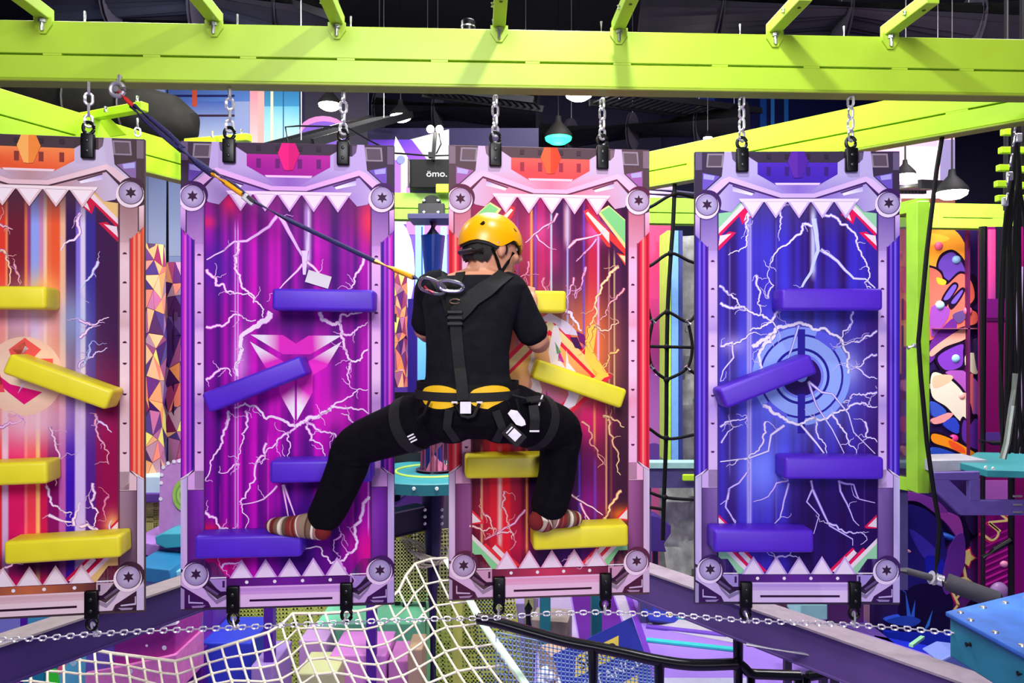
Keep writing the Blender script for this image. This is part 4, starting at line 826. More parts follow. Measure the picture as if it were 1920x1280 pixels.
for s in (-1, 1):
    e = MB().ball(HP(s*.033, .086, .008), .0125, 12, 8, HR); o = e.build('eye', mat('eye_white', (235, 232, 228), .2), BODY, smooth=True)
    MB().ball(HP(s*.033, .0945, .008), .006, 10, 6, HR).build('iris', mat('dark_iris', (40, 26, 20), .2), o, smooth=True) if False else None
    MB().tube([HP(s*.014, .10, .034), HP(s*.034, .098, .040), HP(s*.056, .083, .034)], .0035, 6).build('eyebrow', HAIR, BODY, smooth=True)
MB().tube([HP(-.02, .104, -.073), HP(0, .107, -.074), HP(.02, .104, -.073)], .003, 6).build('mouth_line', mat('lip', (150, 80, 76), .5), BODY, smooth=True)
# hair at nape and temples
hr_m = MB(); R1 = []
for z, rx, ry, yo in ((.07, .071, .088, -.008), (.02, .079, .102, -.006), (-.02, .0795, .102, -.006), (-.040, .077, .097, -.008), (-.056, .072, .089, -.012), (-.070, .063, .076, -.018)):
    row = []
    for k in range(25):
        t = math.pi*(1.0-.12*(z > -.03))*0+math.radians(168 if z < -.03 else 158)*0
        a0, a1 = (math.radians(-186), math.radians(4)) if z > -.03 else (math.radians(-178), math.radians(-4))
        a = a0+(a1-a0)*k/24; row.append(HP(rx*math.cos(a), yo+ry*math.sin(a), z-.004*math.sin(k*2.1)))
    R1.append(row)
vs = [p for r in R1 for p in r]; n = 25
inner = [HC+(p-HC)*.9 for p in vs]
fs = [(i*n+k, i*n+k+1, (i+1)*n+k+1, (i+1)*n+k) for i in range(len(R1)-1) for k in range(n-1)]
m0 = len(vs); fs2 = [tuple(m0+q for q in f[::-1]) for f in fs]
hr_m.add(vs+inner, fs+fs2+[((len(R1)-1)*n+k, (len(R1)-1)*n+k+1, m0+(len(R1)-1)*n+k+1, m0+(len(R1)-1)*n+k) for k in range(n-1)])
hr_m.build('hair', HAIR, PER, smooth=True)
hr2 = MB().tube([HP(.076, .03, .02), HP(.077, .035, -.01), HP(.074, .038, -.03)], [.008, .007, .003], 8); hr2.build('sideburn', HAIR, PER, smooth=True)
gl = MB()
for s in (-1, 1): gl.tube([HP(s*.034+.026*math.cos(t*math.pi/8), .104-.012*abs(math.cos(t*math.pi/8)), .006+.020*math.sin(t*math.pi/8)) for t in range(16)], .0022, 6, True)
gl.tube([HP(-.008, .108, .01), HP(.008, .108, .01)], .002, 6)
for s in (-1, 1): gl.tube([HP(s*.060, .092, .012), HP(s*.076, .05, .012), HP(s*.08, .0, .008)], .002, 6)
gl.build('glasses', mat('dark_frame', (40, 16, 20), .3), PER, smooth=True)
# t-shirt
t = MB(); t.rings([spine_ring(e, 1.0) for e in SPINE[2:-1]]+[ell_ring(at(899, 517, 2.73), X*.105, Yv*.074, 32, 2.25), ell_ring(at(903, 515, 2.74), X*.070, Yv*.060, 32, 2.25)])
lse = lsh.lerp(lel, .86); rse = rsh.lerp(rel, .84)
limb(t, [(lsh+Vector((.05, 0, .004)), .052), (lsh, .066), (lsh.lerp(lel, .5), .060), (lse, .058)], 18); limb(t, [(rsh+Vector((-.03, 0, .012)), .068), (rsh, .066), (rsh.lerp(rel, .5), .060), (rse, .060)], 18)
rng = random.Random(4)
for k in range(13):      # cloth folds across the back and waist
    y0 = rng.uniform(600, 705); x0 = rng.uniform(805, 900); x1 = x0+rng.uniform(25, 70); y1 = y0+rng.uniform(8, 26)
    t.tube([at(x, y, backd(x, y, -.004)) for x, y in ((x0, y0), ((x0+x1)/2, (y0+y1)/2+4), (x1, y1))], [.003, .0085, .003], 8)
fused(t, 't_shirt', .0065, 3, TEE, PER)
# trousers
t = MB(); t.rings([spine_ring(e, 1.03) for e in SPINE[0:4]])
limb(t, [(lhip, .108), (lhip.lerp(lkn, .45), .100), (lkn, .083), (lkn.lerp(lmid, .5), .081), (lmid, .077), (lmid.lerp(lan, .6), .073), (lan+Vector((0, 0, .02)), .066)], 20)
limb(t, [(rhip, .112), (rhip.lerp(rkn, .5), .102), (rkn, .082), (rkn.lerp(rmid, .5), .078), (rmid, .075), (rmid.lerp(ran, .6), .076), (ran+Vector((0, 0, .03)), .072)], 20)
t.ball(at(846, 780, 2.68), (.11, .10, .10)); t.ball(at(942, 780, 2.68), (.11, .10, .10))
for a, b, r in ((lkn, lmid, .083), (rkn, rmid, .082)):       # knee creases
    for k in range(3):
        c = a.lerp(b, -.05+.16*k); t.tube([c+Vector((r*math.cos(q*.5+.4), -r*.9*math.sin(q*.5+.4)-.004, .02*math.cos(q*.9+k))) for q in range(6)], [.003, .007, .009, .009, .007, .003], 8)
fused(t, 'trousers', .007, 3, TROU, PER)
# striped socks: rings with a colour each
STRIPE_ = [(120, 34, 36), (132, 40, 36), (238, 226, 208), (120, 34, 36), (126, 92, 70), (232, 224, 206), (104, 78, 62), (140, 40, 40), (126, 36, 38), (236, 224, 208), (150, 130, 110), (92, 66, 54), (240, 232, 216), (236, 226, 210), (128, 36, 38), (124, 34, 38), (122, 34, 38), (230, 215, 200), (118, 32, 36)]
STRIPE = [c for c in STRIPE_ for _ in (0, 1)]
STRIPE = []
for k, c in enumerate(STRIPE_): STRIPE += [c, mix(c, (150, 120, 100) if k % 3 else (110, 34, 36), .55)]
def sock(toe, heel, ank, top, label):
    fwd = (toe-heel).normalized(); side = fwd.cross(Zv).normalized(); up = side.cross(fwd)
    # soft path: toe tip, ball, arch, instep, ankle
    P = [toe+up*.026, toe.lerp(heel, .10)+up*.03, toe.lerp(heel, .30)+up*.034, toe.lerp(heel, .52)+up*.040, toe.lerp(heel, .72)+up*.048, ank.lerp(heel, .35)+up*.012, ank, top]
    RW = [.026, .042, .050, .046, .044, .046, .048, .050]; RH = [.020, .030, .036, .042, .050, .052, .050, .050]
    Q = []; A_ = []; B_ = []
    for k in range(len(P)-1):
        p0, p1, p2, p3 = P[max(k-1, 0)], P[k], P[k+1], P[min(k+2, len(P)-1)]
        for s in range(8):
            t = s/8; Q.append(.5*((2*p1)+(p2-p0)*t+(2*p0-5*p1+4*p2-p3)*t*t+(3*p1-p0-3*p2+p3)*t**3)); A_.append(RW[k]+(RW[k+1]-RW[k])*t); B_.append(RH[k]+(RH[k+1]-RH[k])*t)
    rings = []; cols = []; m = len(Q)
    for k, q in enumerate(Q):
        d = (Q[min(k+1, m-1)]-Q[max(k-1, 0)]).normalized(); v = side.cross(d).normalized()
        rings.append(ell_ring(q, side*A_[k], v*B_[k], 18, 2.3)); cols.append(STRIPE[min(len(STRIPE)-1, int(k*len(STRIPE)/m))])
    mb = MB()
    for k in range(m-1):      # crisp stripes: one band per ring pair
        n = 18; vs = rings[k]+rings[k+1]; mb.add(vs, [(i, (i+1) % n, n+(i+1) % n, n+i) for i in range(n)], cols[k])
    mb.poly(rings[0], cols[0]); mb.poly(rings[-1], cols[-1])
    bmx = mb.build('sock', vmat('knit_sock', .85, .2, .25), PER, smooth=True, label=label)
    heelb = MB().ball(heel+up*.038-fwd*.0, (.036, .036, .038), 14, 10, col=(124, 36, 38)); 
    heelb.build('heel', vmat('knit_sock'), bmx, smooth=True)
lz = LT.z+.004; rz = RT.z+.004
sock(Vector((at(503, 0, 2.985).x, 2.985, lz)), Vector((at(604, 0, 2.93).x, 2.93, lz-.018)), lan+Vector((0, .01, -.005)), lan.lerp(lmid, .25), 'brown, red and cream striped sock')
sock(Vector((at(1086, 0, 3.05).x, 3.05, rz)), Vector((at(1006, 0, 2.965).x, 2.965, rz)), ran+Vector((-.005, .0, -.005)), ran.lerp(rmid, .25), 'dark red and grey striped sock')
# ------------------------------------------------------------------ helmet
HEL = thing('climbing_helmet', 'yellow climbing helmet worn by the climber', 'helmet', HP(0, 0, .0))
HY = mat('yellow_helmet_shell', (248, 174, 2), .3, 0, .04, 12)
def shell(s, rim):
    rr = []
    for i in range(13):
        ring = []
        for k in range(48):
            a = 2*math.pi*k/48; fy = math.sin(a); fx = math.cos(a)
            zr = rim(a); ph = (math.pi/2-math.asin(max(-.9, min(.9, zr/.118))))*i/12
            ring.append(HP(.097*s*fx*math.sin(ph), -.006+.121*s*fy*math.sin(ph)*(1.04 if fy > 0 else 1.0), .006+.118*s*math.cos(ph) if True else 0))
        rr.append(ring)
    return rr
def rim(a):          # a = 0 right ear, 90 deg brow, 180 left ear, 270 nape
    return float(np.interp(math.sin(a), [-1, -.8, -.6, -.3, .0, .15, .35, .5, .65, .85, 1], [-.026, -.012, -.004, -.006, -.016, -.014, .004, .018, .018, -.002, -.014]))
mb = MB(); mb.rings(shell(1.0, rim), caps=False); o1 = shell(1.0, rim)[-1]; i1 = shell(.94, rim)[-1]; mb.rings([o1, i1], caps=False)
mb.build('shell', HY, HEL, smooth=True)
MB().rings(shell(.935, lambda a: rim(a)-.010), caps=False).build('liner', mat('black_foam_liner', (18, 18, 20), .7), HEL, smooth=True)
for a, z in ((-.62, .058), (.75, .062), (math.pi-.75, .062), (math.pi+.62, .058)):
    ph = math.acos(z/.118); c = HP(.097*math.cos(a)*math.sin(ph), -.006+.118*math.sin(a)*math.sin(ph), .006+z); nn = (c-HP(0, 0, 0)).normalized()
    MB().lathe(c-nn*.004, nn, [(0, .0095), (.0055, .0095), (.0056, 0)], 14).build('vent_hole', BLACK, HEL, smooth=True)
for a in (.02, .95): 
    z = rim(a)+.012; ph = math.acos(max(-.9, min(.9, z/.118))); c = HP(.097*math.cos(a)*math.sin(ph), -.006+.118*math.sin(a)*math.sin(ph), .006+z); nn = (c-HP(0, 0, 0)).normalized()
    MB().lathe(c, nn, [(-.002, .0035), (.001, .003), (.0015, 0)], 10).build('rivet', BOLT, HEL, smooth=True)
knot = HP(.058, .035, -.098)
for q in (HP(.088, -.02, -.02), HP(.086, .062, -.02)): MB().tube([q, q.lerp(knot, .5)+hr*.008, knot], .006, 8).build('chin_strap', WEB, HEL, smooth=True)
MB().tube([knot, HP(.03, .06, -.124), HP(-.03, .06, -.124), HP(-.058, .035, -.098)], .006, 8).build('chin_strap', WEB, HEL, smooth=True)
MB().ball(knot, (.013, .011, .018), 12, 8).build('strap_buckle', BLACK, HEL, smooth=True)
MB().tube([HP(.08, -.05, -.035), HP(.068, -.085, -.04), HP(.0, -.112, -.045), HP(-.068, -.085, -.04), HP(-.08, -.05, -.035)], .011, 10).build('fit_dial_band', mat('grey_black_plastic', (40, 40, 44), .35), HEL, smooth=True)
# ------------------------------------------------------------------ harness
HAR = thing('safety_harness', 'black full-body safety harness with yellow waist pad on the climber', 'harness', at(878, 760, 2.6))
def strap(name, pts, w, m, lift=.006, th=.005, sub=6, parent=None):
    P = []
    for a, b in zip(pts[:-1], pts[1:]):
        for k in range(sub): t = k/sub; P.append((a[0]+(b[0]-a[0])*t, a[1]+(b[1]-a[1])*t, (a[2]+(b[2]-a[2])*t) if len(a) > 2 else None))
    P.append(pts[-1] if len(pts[-1]) > 2 else (pts[-1][0], pts[-1][1], None))
    C = [at(x, y, d if d else backd(x, y, lift)) for x, y, d in P]; mb = MB(); vs = []; n = len(C)
    for k in range(n):
        d = (C[min(k+1, n-1)]-C[max(k-1, 0)]).normalized(); px, py, _ = P[k]
        e = at(px+3, py, backd(px+3, py, lift))-at(px-3, py, backd(px-3, py, lift)); e = e.normalized() if _ is None else X
        nn = e.cross(d); nn = nn if nn.length > .2 else Vector((0, -1, 0)); nn.normalize()
        if nn.y > 0: nn = -nn
        s = d.cross(nn).normalized()*w/2
        vs += [C[k]-s, C[k]+s, C[k]+s+nn*th, C[k]-s+nn*th]
    fs = [(4*k+i, 4*k+(i+1) % 4, 4*k+4+(i+1) % 4, 4*k+4+i) for k in range(n-1) for i in range(4)]+[(3, 2, 1, 0), (4*n-4, 4*n-3, 4*n-2, 4*n-1)]
    return mb.add(vs, fs).build(name, m, parent or HAR, smooth=True)
strap('shoulder_strap', [(812, 512), (826, 528), (842, 556), (851, 588)], .058, WEB, .010)
strap('shoulder_strap', [(948, 514), (925, 532), (885, 560), (856, 590)], .062, WEB2, .012)
strap('shoulder_strap', [(864, 512), (858, 530), (852, 560)], .034, WEB, .014)
strap('back_strap', [(x, y, backd(x, y, .012)) for x, y in ((851, 582), (854, 606), (856, 630), (859, 660), (862, 690))]+[(865, 712, 2.548), (867, 735, 2.543), (868, 750, 2.543)], .040, WEB2, .012)
dp = at(851, 560, backd(851, 560, .02)); MB().prism([dp+Vector((.03*math.cos(k*math.pi/4), 0, .042*math.sin(k*math.pi/4))) for k in range(8)], (0, .012, 0)).build('dorsal_pad', WEB, HAR)
c = at(853, 565, backd(853, 565, .024)); MB().tube([c+Vector((.018*math.cos(t*math.pi/8), 0, .008*math.sin(t*math.pi/8))) for t in range(16)], .003, 6, True).build('pad_eyelet', mat('brass', (120, 100, 84), .4, .6), HAR, smooth=True)
for yy in (585, 596, 607):
    c = at(853, yy, backd(853, yy, .024)); MB().box(c, (.056, .012, .012)).build('slide_buckle', mat('black_plastic', (26, 26, 30), .3), HAR, bevel=.003, seg=2)
# waist belt
bc = at(877, 735, 2.685); BW, BD = .180, .124
def belt_pt(a, dz, s=1.0): return bc+Vector((BW*s*math.cos(a), -BD*s*math.sin(a), dz-.008*max(0, math.sin(a))))
def belt_band(name, a0, a1, f0, f1, m, s0=1.0, s1=1.04, n=40, lab=None):
    mb = MB(); vs = []
    for k in range(n+1):
        a = a0+(a1-a0)*k/n; t = k/n; z0, z1 = f0(t), f1(t)
        vs += [belt_pt(a, z0, s0), belt_pt(a, z1, s0), belt_pt(a, z1, s1), belt_pt(a, z0, s1)]
    fs = [(4*k+i, 4*k+(i+1) % 4, 4*k+4+(i+1) % 4, 4*k+4+i) for k in range(n) for i in range(4)]+[(3, 2, 1, 0), (4*n, 4*n+1, 4*n+2, 4*n+3)]
    return mb.add(vs, fs).build(name, m, HAR, smooth=True, label=lab)
YP = mat('yellow_belt_pad', (250, 196, 20), .6, 0, .06, 30)
belt_band('waist_belt', 0, 2*math.pi, lambda t: -.048, lambda t: .043, WEB, .98, 1.03, 64)
def lens(t): return math.sin(math.pi*min(1, max(0, t)))**.6
for a0, a1 in ((math.pi*.80, math.pi*.54), (math.pi*.47, math.pi*.20)):
    belt_band('upper_pad', a0, a1, lambda t: .013, lambda t: .016+.022*lens(t), YP, 1.02, 1.055, 16, 'yellow pad strip above the belt webbing')
    belt_band('lower_pad', a0, a1, lambda t: -.020-.024*lens(t), lambda t: -.017, YP, 1.02, 1.055, 16, 'yellow pad strip below the belt webbing')
belt_band('belt_webbing', math.pi*.95, math.pi*.05, lambda t: -.018, lambda t: .014, WEB2, 1.02, 1.065, 40)
def loop(name, p0, p1, p2, r=.006, m=WEB): 
    MB().tube([p0, p0.lerp(p1, .5)+Vector((0, -.006, -.018)), p1, p1.lerp(p2, .5)+Vector((0, -.006, -.018)), p2], r, 8).build(name, m, HAR, smooth=True)
loop('gear_loop', at(786, 752, 2.565), at(782, 784, 2.56), at(806, 750, 2.555), .005); loop('gear_loop', at(852, 756, 2.54), at(878, 782, 2.535), at(899, 756, 2.54), .006, WEB2); loop('gear_loop', at(950, 752, 2.55), at(985, 800, 2.55), at(968, 748, 2.56), .004)
for x in (852, 899): MB().box(at(x, 754, 2.533), (.02, .006, .006)).build('white_bar_tack', mat('white_thread', (230, 226, 232), .7), HAR)
# leg loops: bands round the thighs
def thigh_band(p, axis, r, w, m, name='leg_loop'):
    ax = axis.normalized(); a, b = frame_of(ax); n = 32; vs = []
    for k in range(n):
        t = 2*math.pi*k/n; u = a*math.cos(t)+b*math.sin(t); vs += [p+u*r-ax*w/2, p+u*r+ax*w/2, p+u*(r+.006)+ax*w/2, p+u*(r+.006)-ax*w/2]
    fs = [(4*k+i, 4*k+(i+1) % 4, 4*((k+1) % n)+(i+1) % 4, 4*((k+1) % n)+i) for k in range(n) for i in range(4)]
    return MB().add(vs, fs).build(name, m, HAR, smooth=True)
thigh_band(lhip.lerp(lkn, .33), lkn-lhip, .102, .045, WEB2); thigh_band(rhip.lerp(rkn, .42), rkn-rhip, .102, .045, WEB2)
strap('riser', [(955, 745, 2.60), (985, 752, 2.62), (1016, 748, 2.64)], .05, WEB2, th=.006); strap('riser', [(1000, 760, 2.60), (1003, 785, 2.585), (1002, 806, 2.60)], .034, WEB2)
MB().box(at(1014, 750, 2.625), (.006, .006, .04), Matrix.Rotation(.35, 3, 'Y')).build('white_edge', MATS['white_thread'], HAR); MB().box(at(1002, 808, 2.585), (.034, .006, .006)).build('white_edge', MATS['white_thread'], HAR)
for k in range(3): MB().box(at(772+k*3, 814+k*5, 2.60)+Vector((0, -.028, 0)), (.024, .005, .005), Matrix.Rotation(-.45, 3, 'Y')).build('white_stripe', MATS['white_thread'], HAR)
strap('seat_strap', [(842, 768, 2.545), (838, 800, 2.56), (856, 826, 2.60)], .028, WEB2); strap('seat_strap', [(930, 770, 2.545), (942, 802, 2.555), (930, 826, 2.60)], .028, WEB2)
TAGW = mat('white_label', (236, 230, 244), .6, 0, .1, 40)
MB().box(at(873, 764, 2.528), (.037, .004, .040)).build('size_label', TAGW, HAR, label='white fabric label under the belt')
tg = MB(); tg.prism([at(x, y, 2.535) for x, y in ((952, 775), (958, 768), (970, 770), (984, 788), (986, 796), (978, 799), (968, 796), (960, 786))], (0, .008, 0)); tg.build('care_tag', TAGW, HAR, label='crumpled white tag on a loop')
R_ = Matrix.Rotation(-.75, 3, 'Y')
o = MB().box(at(964, 816, 2.54), (.075, .008, .052), Matrix.Rotation(.75, 3, 'Y')).build('tool_pouch', WEB2, HAR, bevel=.003, seg=1); MB().box(at(965, 815, 2.533), (.034, .004, .032), Matrix.Rotation(.75, 3, 'Y')).build('pouch_window', TAGW, o); MB().box(at(955, 806, 2.533), (.005, .004, .03), Matrix.Rotation(.75, 3, 'Y')).build('pouch_bar', TAGW, o)
# ------------------------------------------------------------------ lanyard
LAN = thing('safety_lanyard', 'dark blue safety rope with yellow sleeves from beam eyebolt to harness', 'rope', at(222, 165, 2.93))
NAVY = mat('navy_red_fleck_rope', (40, 34, 92), .7, 0, .5, 160, .3); SLV = mat('yellow_sleeve', (250, 176, 30), .5, 0, .06)
def ldep(px): return 2.93+(2.545-2.93)*(px-222)/(795-222)
def lp(px, py): return at(px, py, ldep(px))
p, t_ = on_front(222); 
def rline(name, pts, r, m): return MB().tube([lp(*q) for q in pts], r, 10).build(name, m, LAN, smooth=True)
ey = at(220, 168, 2.925)
MB().tube([ey+Vector((.026*math.cos(t*math.pi/10), 0, .026*math.sin(t*math.pi/10))) for t in range(20)], .009, 8, True).build('eye_bolt', mat('dull_zinc', (190, 184, 200), .35, .6), LAN, smooth=True)
MB().cyl(ey+Vector((0, 0, .026)), Vector((ey.x, ey.y+.02, BZ0+.01)), .010, 10).build('bolt_shank', BOLT, LAN)
MB().lathe(ey+Vector((0, -.012, 0)), (0, 1, 0), [(0, .012), (.02, .012)], 6).build('hex_nut', BOLT, LAN)
rline('red_sling', [(222, 172), (236, 186), (251, 200)], .009, mat('red_webbing', (214, 44, 44), .6))
rline('rope_strand', [(246, 199), (270, 224), (300, 250), (340, 283)], .0085, NAVY); rline('rope_strand', [(252, 198), (282, 222), (316, 250), (344, 278)], .0085, NAVY)
rline('rope', [(338, 277), (370, 305), (398, 326)], .014, NAVY); rline('yellow_sleeve', [(394, 324), (425, 344), (455, 364)], .011, SLV); rline('rope', [(400, 320), (440, 346), (470, 372)], .006, NAVY)
MB().box(lp(466, 374), (.05, .016, .026), Matrix.Rotation(math.radians(38), 3, 'Y')).build('adjuster_buckle', STEEL, LAN, bevel=.004, seg=2); MB().box(lp(472, 374), (.034, .024, .012), Matrix.Rotation(math.radians(38), 3, 'Y')).build('adjuster_pin', mat('dark_plastic', (30, 24, 36), .4), LAN)
rline('rope', [(470, 374), (540, 412), (620, 450), (706, 491)], .0085, NAVY); rline('yellow_sleeve', [(704, 490), (740, 505), (776, 520)], .0098, SLV); rline('rope', [(774, 519), (794, 527)], .010, NAVY)
def carabiner(name, c, ax, ln, w, r, m, parent=LAN):
    ax = ax.normalized(); up = Vector((0, -.25, 1)); sd = (up-ax*up.dot(ax)).normalized(); pts = []
    for k in range(24):
        t = 2*math.pi*k/24; u = math.cos(t); v = math.sin(t); pts.append(c+ax*ln/2*math.copysign(abs(u)**.8, u)+sd*w/2*math.copysign(abs(v)**.8, v)*(1-.18*u))
    return MB().tube(pts, r, 8, True).build(name, m, parent, smooth=True)
ca = at(811, 537, 2.535); cb = at(846, 536, 2.53); POL = mat('polished_alloy', (214, 214, 224), .2, .9, .06)
o = carabiner('carabiner', ca, Vector((1, 0, -.35)), .092, .046, .0055, POL); MB().cyl(at(795, 538, 2.53), at(812, 549, 2.528), .007, 8).build('red_gate', mat('red_anodised', (190, 20, 60), .3, .4), o, smooth=True)
carabiner('carabiner', cb, Vector((1, 0, -.12)), .082, .036, .006, POL)
# ------------------------------------------------------------------ background: walls, murals, columns, lamps, nets
def patch_board(name, label, cat, d, outline, base_col, patches, th=.06, group=None, top_th=.004, structure=False):
    """an upright printed board standing on the floor at distance d; patches are cut-outs on its face"""
    xs = [p[0] for p in outline]; T = thing(name, label, cat, at((min(xs)+max(xs))/2, 640, d)*1, group)
    T.location.z = 0; W[T] = Matrix.Translation(T.location)
    x0, x1, y0 = min(xs), max(xs), min(p[1] for p in outline)
    a, b = at(x0, y0, d), at(x1, y0, d)
    MB().hexa([(a.x, d, 0), (b.x, d, 0), (b.x, d+th, 0), (a.x, d+th, 0), (a.x, d, a.z), (b.x, d, a.z), (b.x, d+th, a.z), (a.x, d+th, a.z)], base_col).build('board', PRINT, T)
    lay = {}
    for k, it in enumerate(patches):
        pts, col = it[0], it[1]; cols = None
        if isinstance(col, list): cols = col
        mb = MB(); off = d-top_th*(1+(it[2] if len(it) > 2 else k*.25))
        P = [at(x, y, d) for x, y in pts]; P = [Vector((p.x, off, p.z)) for p in P]
        if cols: mb.poly(P, None, cols)
        else: mb.prism(P, (0, d-off, 0), col)
        mb.build('mural_patch', PRINT, T)
    return T
def rect(x0, y0, x1, y1): return [(x0, y0), (x1, y0), (x1, y1), (x0, y1)]
def circ(cx, cy, rx, ry=None, n=20, a0=0, a1=2*math.pi): 
    ry = ry or rx; return [(cx+rx*math.cos(a0+(a1-a0)*k/n), cy+ry*math.sin(a0+(a1-a0)*k/n)) for k in range(n if a1-a0 > 6.2 else n+1)]
def curve(pts, sub=6, closed=True):
    n = len(pts); out = []
    for k in range(n if closed else n-1):
        p = [pts[(k-1) % n] if closed or k > 0 else pts[0], pts[k], pts[(k+1) % n], pts[(k+2) % n] if closed or k+2 < n else pts[-1]]
        for s in range(sub):
            t = s/sub; out.append(tuple(.5*(2*p[1][i]+(p[2][i]-p[0][i])*t+(2*p[0][i]-5*p[1][i]+4*p[2][i]-p[3][i])*t*t+(3*p[1][i]-p[0][i]-3*p[2][i]+p[3][i])*t**3) for i in (0, 1)))
    if not closed: out.append(pts[-1])
    return out
# left far wall
patch_board('mural_wall', 'pale blue painted wall far behind the gap between the left panels', 'wall', 10.6, rect(120, 100, 690, 900), (150, 165, 210), [
  (rect(310, 100, 470, 190), [(40, 50, 120), (40, 60, 130), (90, 130, 200), (80, 110, 180)]), (rect(330, 190, 440, 262), [(80, 110, 190), (70, 100, 180), (180, 195, 225), (190, 200, 225)]),
  (rect(255, 255, 345, 480), [(120, 140, 195), (110, 130, 190), (170, 182, 215), (185, 195, 222)]), (rect(276, 320, 279, 480), (120, 130, 165)), (rect(262, 320, 264, 480), (110, 122, 150)), (rect(310, 215, 440, 219), (60, 40, 60)), (rect(310, 178, 440, 182), (30, 34, 90)), (rect(361, 140, 370, 200), (206, 84, 60)),
  (rect(469, 110, 484, 280), [(230, 120, 150), (225, 110, 150), (250, 205, 200), (250, 205, 200)]), (rect(484, 110, 496, 280), (246, 178, 170)), (rect(496, 110, 568, 200), [(16, 70, 140), (10, 60, 130), (60, 140, 190), (70, 150, 190)]), (rect(496, 200, 568, 290), [(130, 200, 220), (90, 180, 210), (210, 250, 250), (190, 245, 245)]), (rect(508, 110, 513, 290), (232, 226, 190)), (rect(531, 110, 533, 290), (40, 90, 140)), (rect(562, 110, 572, 280), (24, 22, 60)),  # blue-to-cyan lit panel: its glow is put into the patch colours
  (rect(572, 100, 690, 300), (44, 40, 56)), (circ(606, 246, 44, 28), (206, 130, 190)), (circ(608, 256, 44, 28), (122, 84, 190))])
# faceted sparkling columns
def faceted(label, px0, px1, ytop, ybot, d, seed):
    rng = random.Random(seed); r = (px1-px0)/2*d/F; c = at((px0+px1)/2, ytop, d); zt = c.z; zb = at(0, ybot, d).z
    T = thing('faceted_column', label, 'column', (c.x, d, zb), 'faceted columns')
    MB().cyl((c.x, d, zb), (c.x, d, zt), r*.93, 16).build('core', mat('dark_facet_core', (70, 30, 80), .5), T)
    PAL = [(236, 150, 90), (90, 30, 110), (60, 24, 90), (236, 220, 110), (190, 104, 150), (150, 70, 120), (240, 120, 100), (70, 44, 120), (150, 40, 90), (244, 170, 120), (70, 26, 80), (170, 120, 140), (250, 150, 90)]
    na, nz = 9, max(6, int((zt-zb)/(r*1.15)))
    J = {}
    def V(i, j):
        i %= na
        if (i, j) not in J:
            a = 2*math.pi*(i+.5*(j % 2)+rng.uniform(-.32, .32))/na; z = zb+(zt-zb)*min(1, max(0, (j+(rng.uniform(-.46, .46) if 0 < j < nz else 0))/nz)); rr = r*rng.uniform(.97, 1.07)
            J[(i, j)] = Vector((c.x+rr*math.cos(a), d+rr*math.sin(a), z))
        return J[(i, j)]
    for j in range(nz):
        for i in range(na):
            if j % 2 == 0: tri = [(V(i, j), V(i+1, j), V(i, j+1)), (V(i+1, j), V(i+1, j+1), V(i, j+1))]
            else: tri = [(V(i, j), V(i+1, j), V(i+1, j+1)), (V(i, j), V(i+1, j+1), V(i, j+1))]
            for t in tri:
                cc = (t[0]+t[1]+t[2])/3
                if cc.y > d+r*.35: continue
                q = [p+(cc-p)*.04 for p in t]; inn = [p+(Vector((c.x, d, p.z))-p).normalized()*.03 for p in q]
                MB().add(q+inn, [(0, 1, 2), (5, 4, 3), (0, 3, 4, 1), (1, 4, 5, 2), (2, 5, 3, 0)], mix(PAL[rng.randrange(len(PAL))], (255, 255, 255), rng.uniform(0, .15))).build('facet', vmat('glossy_facet', .22, .5), T)
    return T
faceted('taller faceted column of orange and purple shards beside the orange panel', 255, 309, 459, 897, 7.6, 3)
faceted('shorter faceted column of shards tucked behind the magenta panel', 308, 372, 494, 868, 8.6, 8)
faceted('slim faceted column seen between the magenta panel and climber', 728, 764, 512, 725, 8.0, 12)
# plinth and soft-play furniture below the faceted columns
def soft_block(label, pts, d, depth, col, name='foam_block', cat='block', rough=.5, group=None, tofloor=False):
    """padded block on a slim stand that reaches the floor"""
    T0 = [at(x, y, d) for x, y in pts]; zmin = min(p.z for p in T0); cx_ = sum(p.x for p in T0)/len(T0)
    T = thing(name, label, cat, (cx_, d+depth/2, 0), group); m = mat('foam_%d_%d_%d' % col, col, rough, 0, .06, 6)
    MB().prism(T0, (0, depth, 0)).build('pad', m, T, bevel=.01, seg=2)
    MB().bar((cx_, d+depth*.75, 0), (cx_, d+depth*.75, zmin+.03), .05, .05).build('stand', mat('dark_stand', (40, 32, 56), .6), T)
    return T
SG = 'soft play blocks behind the panels'
soft_block('pale blue block under the taller faceted column', [(250, 893), (310, 893), (310, 935), (280, 926), (250, 922)], 7.3, 1.2, (196, 220, 236), group=SG)
soft_block('purple shelf edge under the pale blue block', rect(245, 925, 330, 942), 7.25, 1.4, (98, 62, 150), group=SG)
soft_block('teal cushion on the lilac shelf left of the magenta panel', [(290, 1006), (305, 1000), (370, 999), (370, 1024), (310, 1028), (292, 1020)], 6.6, .4, (60, 160, 180), group=SG)
soft_block('lilac sloping shelf left of the magenta panel', [(245, 1012), (300, 1022), (365, 1040), (365, 1058), (300, 1048), (245, 1034)], 6.7, .9, (176, 128, 206), group=SG)
soft_block('violet underside band below the lilac shelf', [(245, 1034), (300, 1048), (365, 1058), (365, 1070), (300, 1062), (245, 1052)], 6.75, .9, (110, 66, 172), group=SG)
soft_block('teal-blue cushion below the lilac shelf', [(245, 1060), (318, 1068), (322, 1086), (290, 1094), (245, 1086)], 6.2, .6, (36, 120, 170), group=SG)
soft_block('light blue padded ledge above the dark lower beam', [(245, 1084), (360, 1066), (360, 1100), (245, 1118)], 6.3, .8, (140, 206, 226), group=SG)
T = thing('spiral_panel', 'lilac panel with white dots and a green spiral at the magenta panel edge', 'panel', at(325, 1005, 6.9))
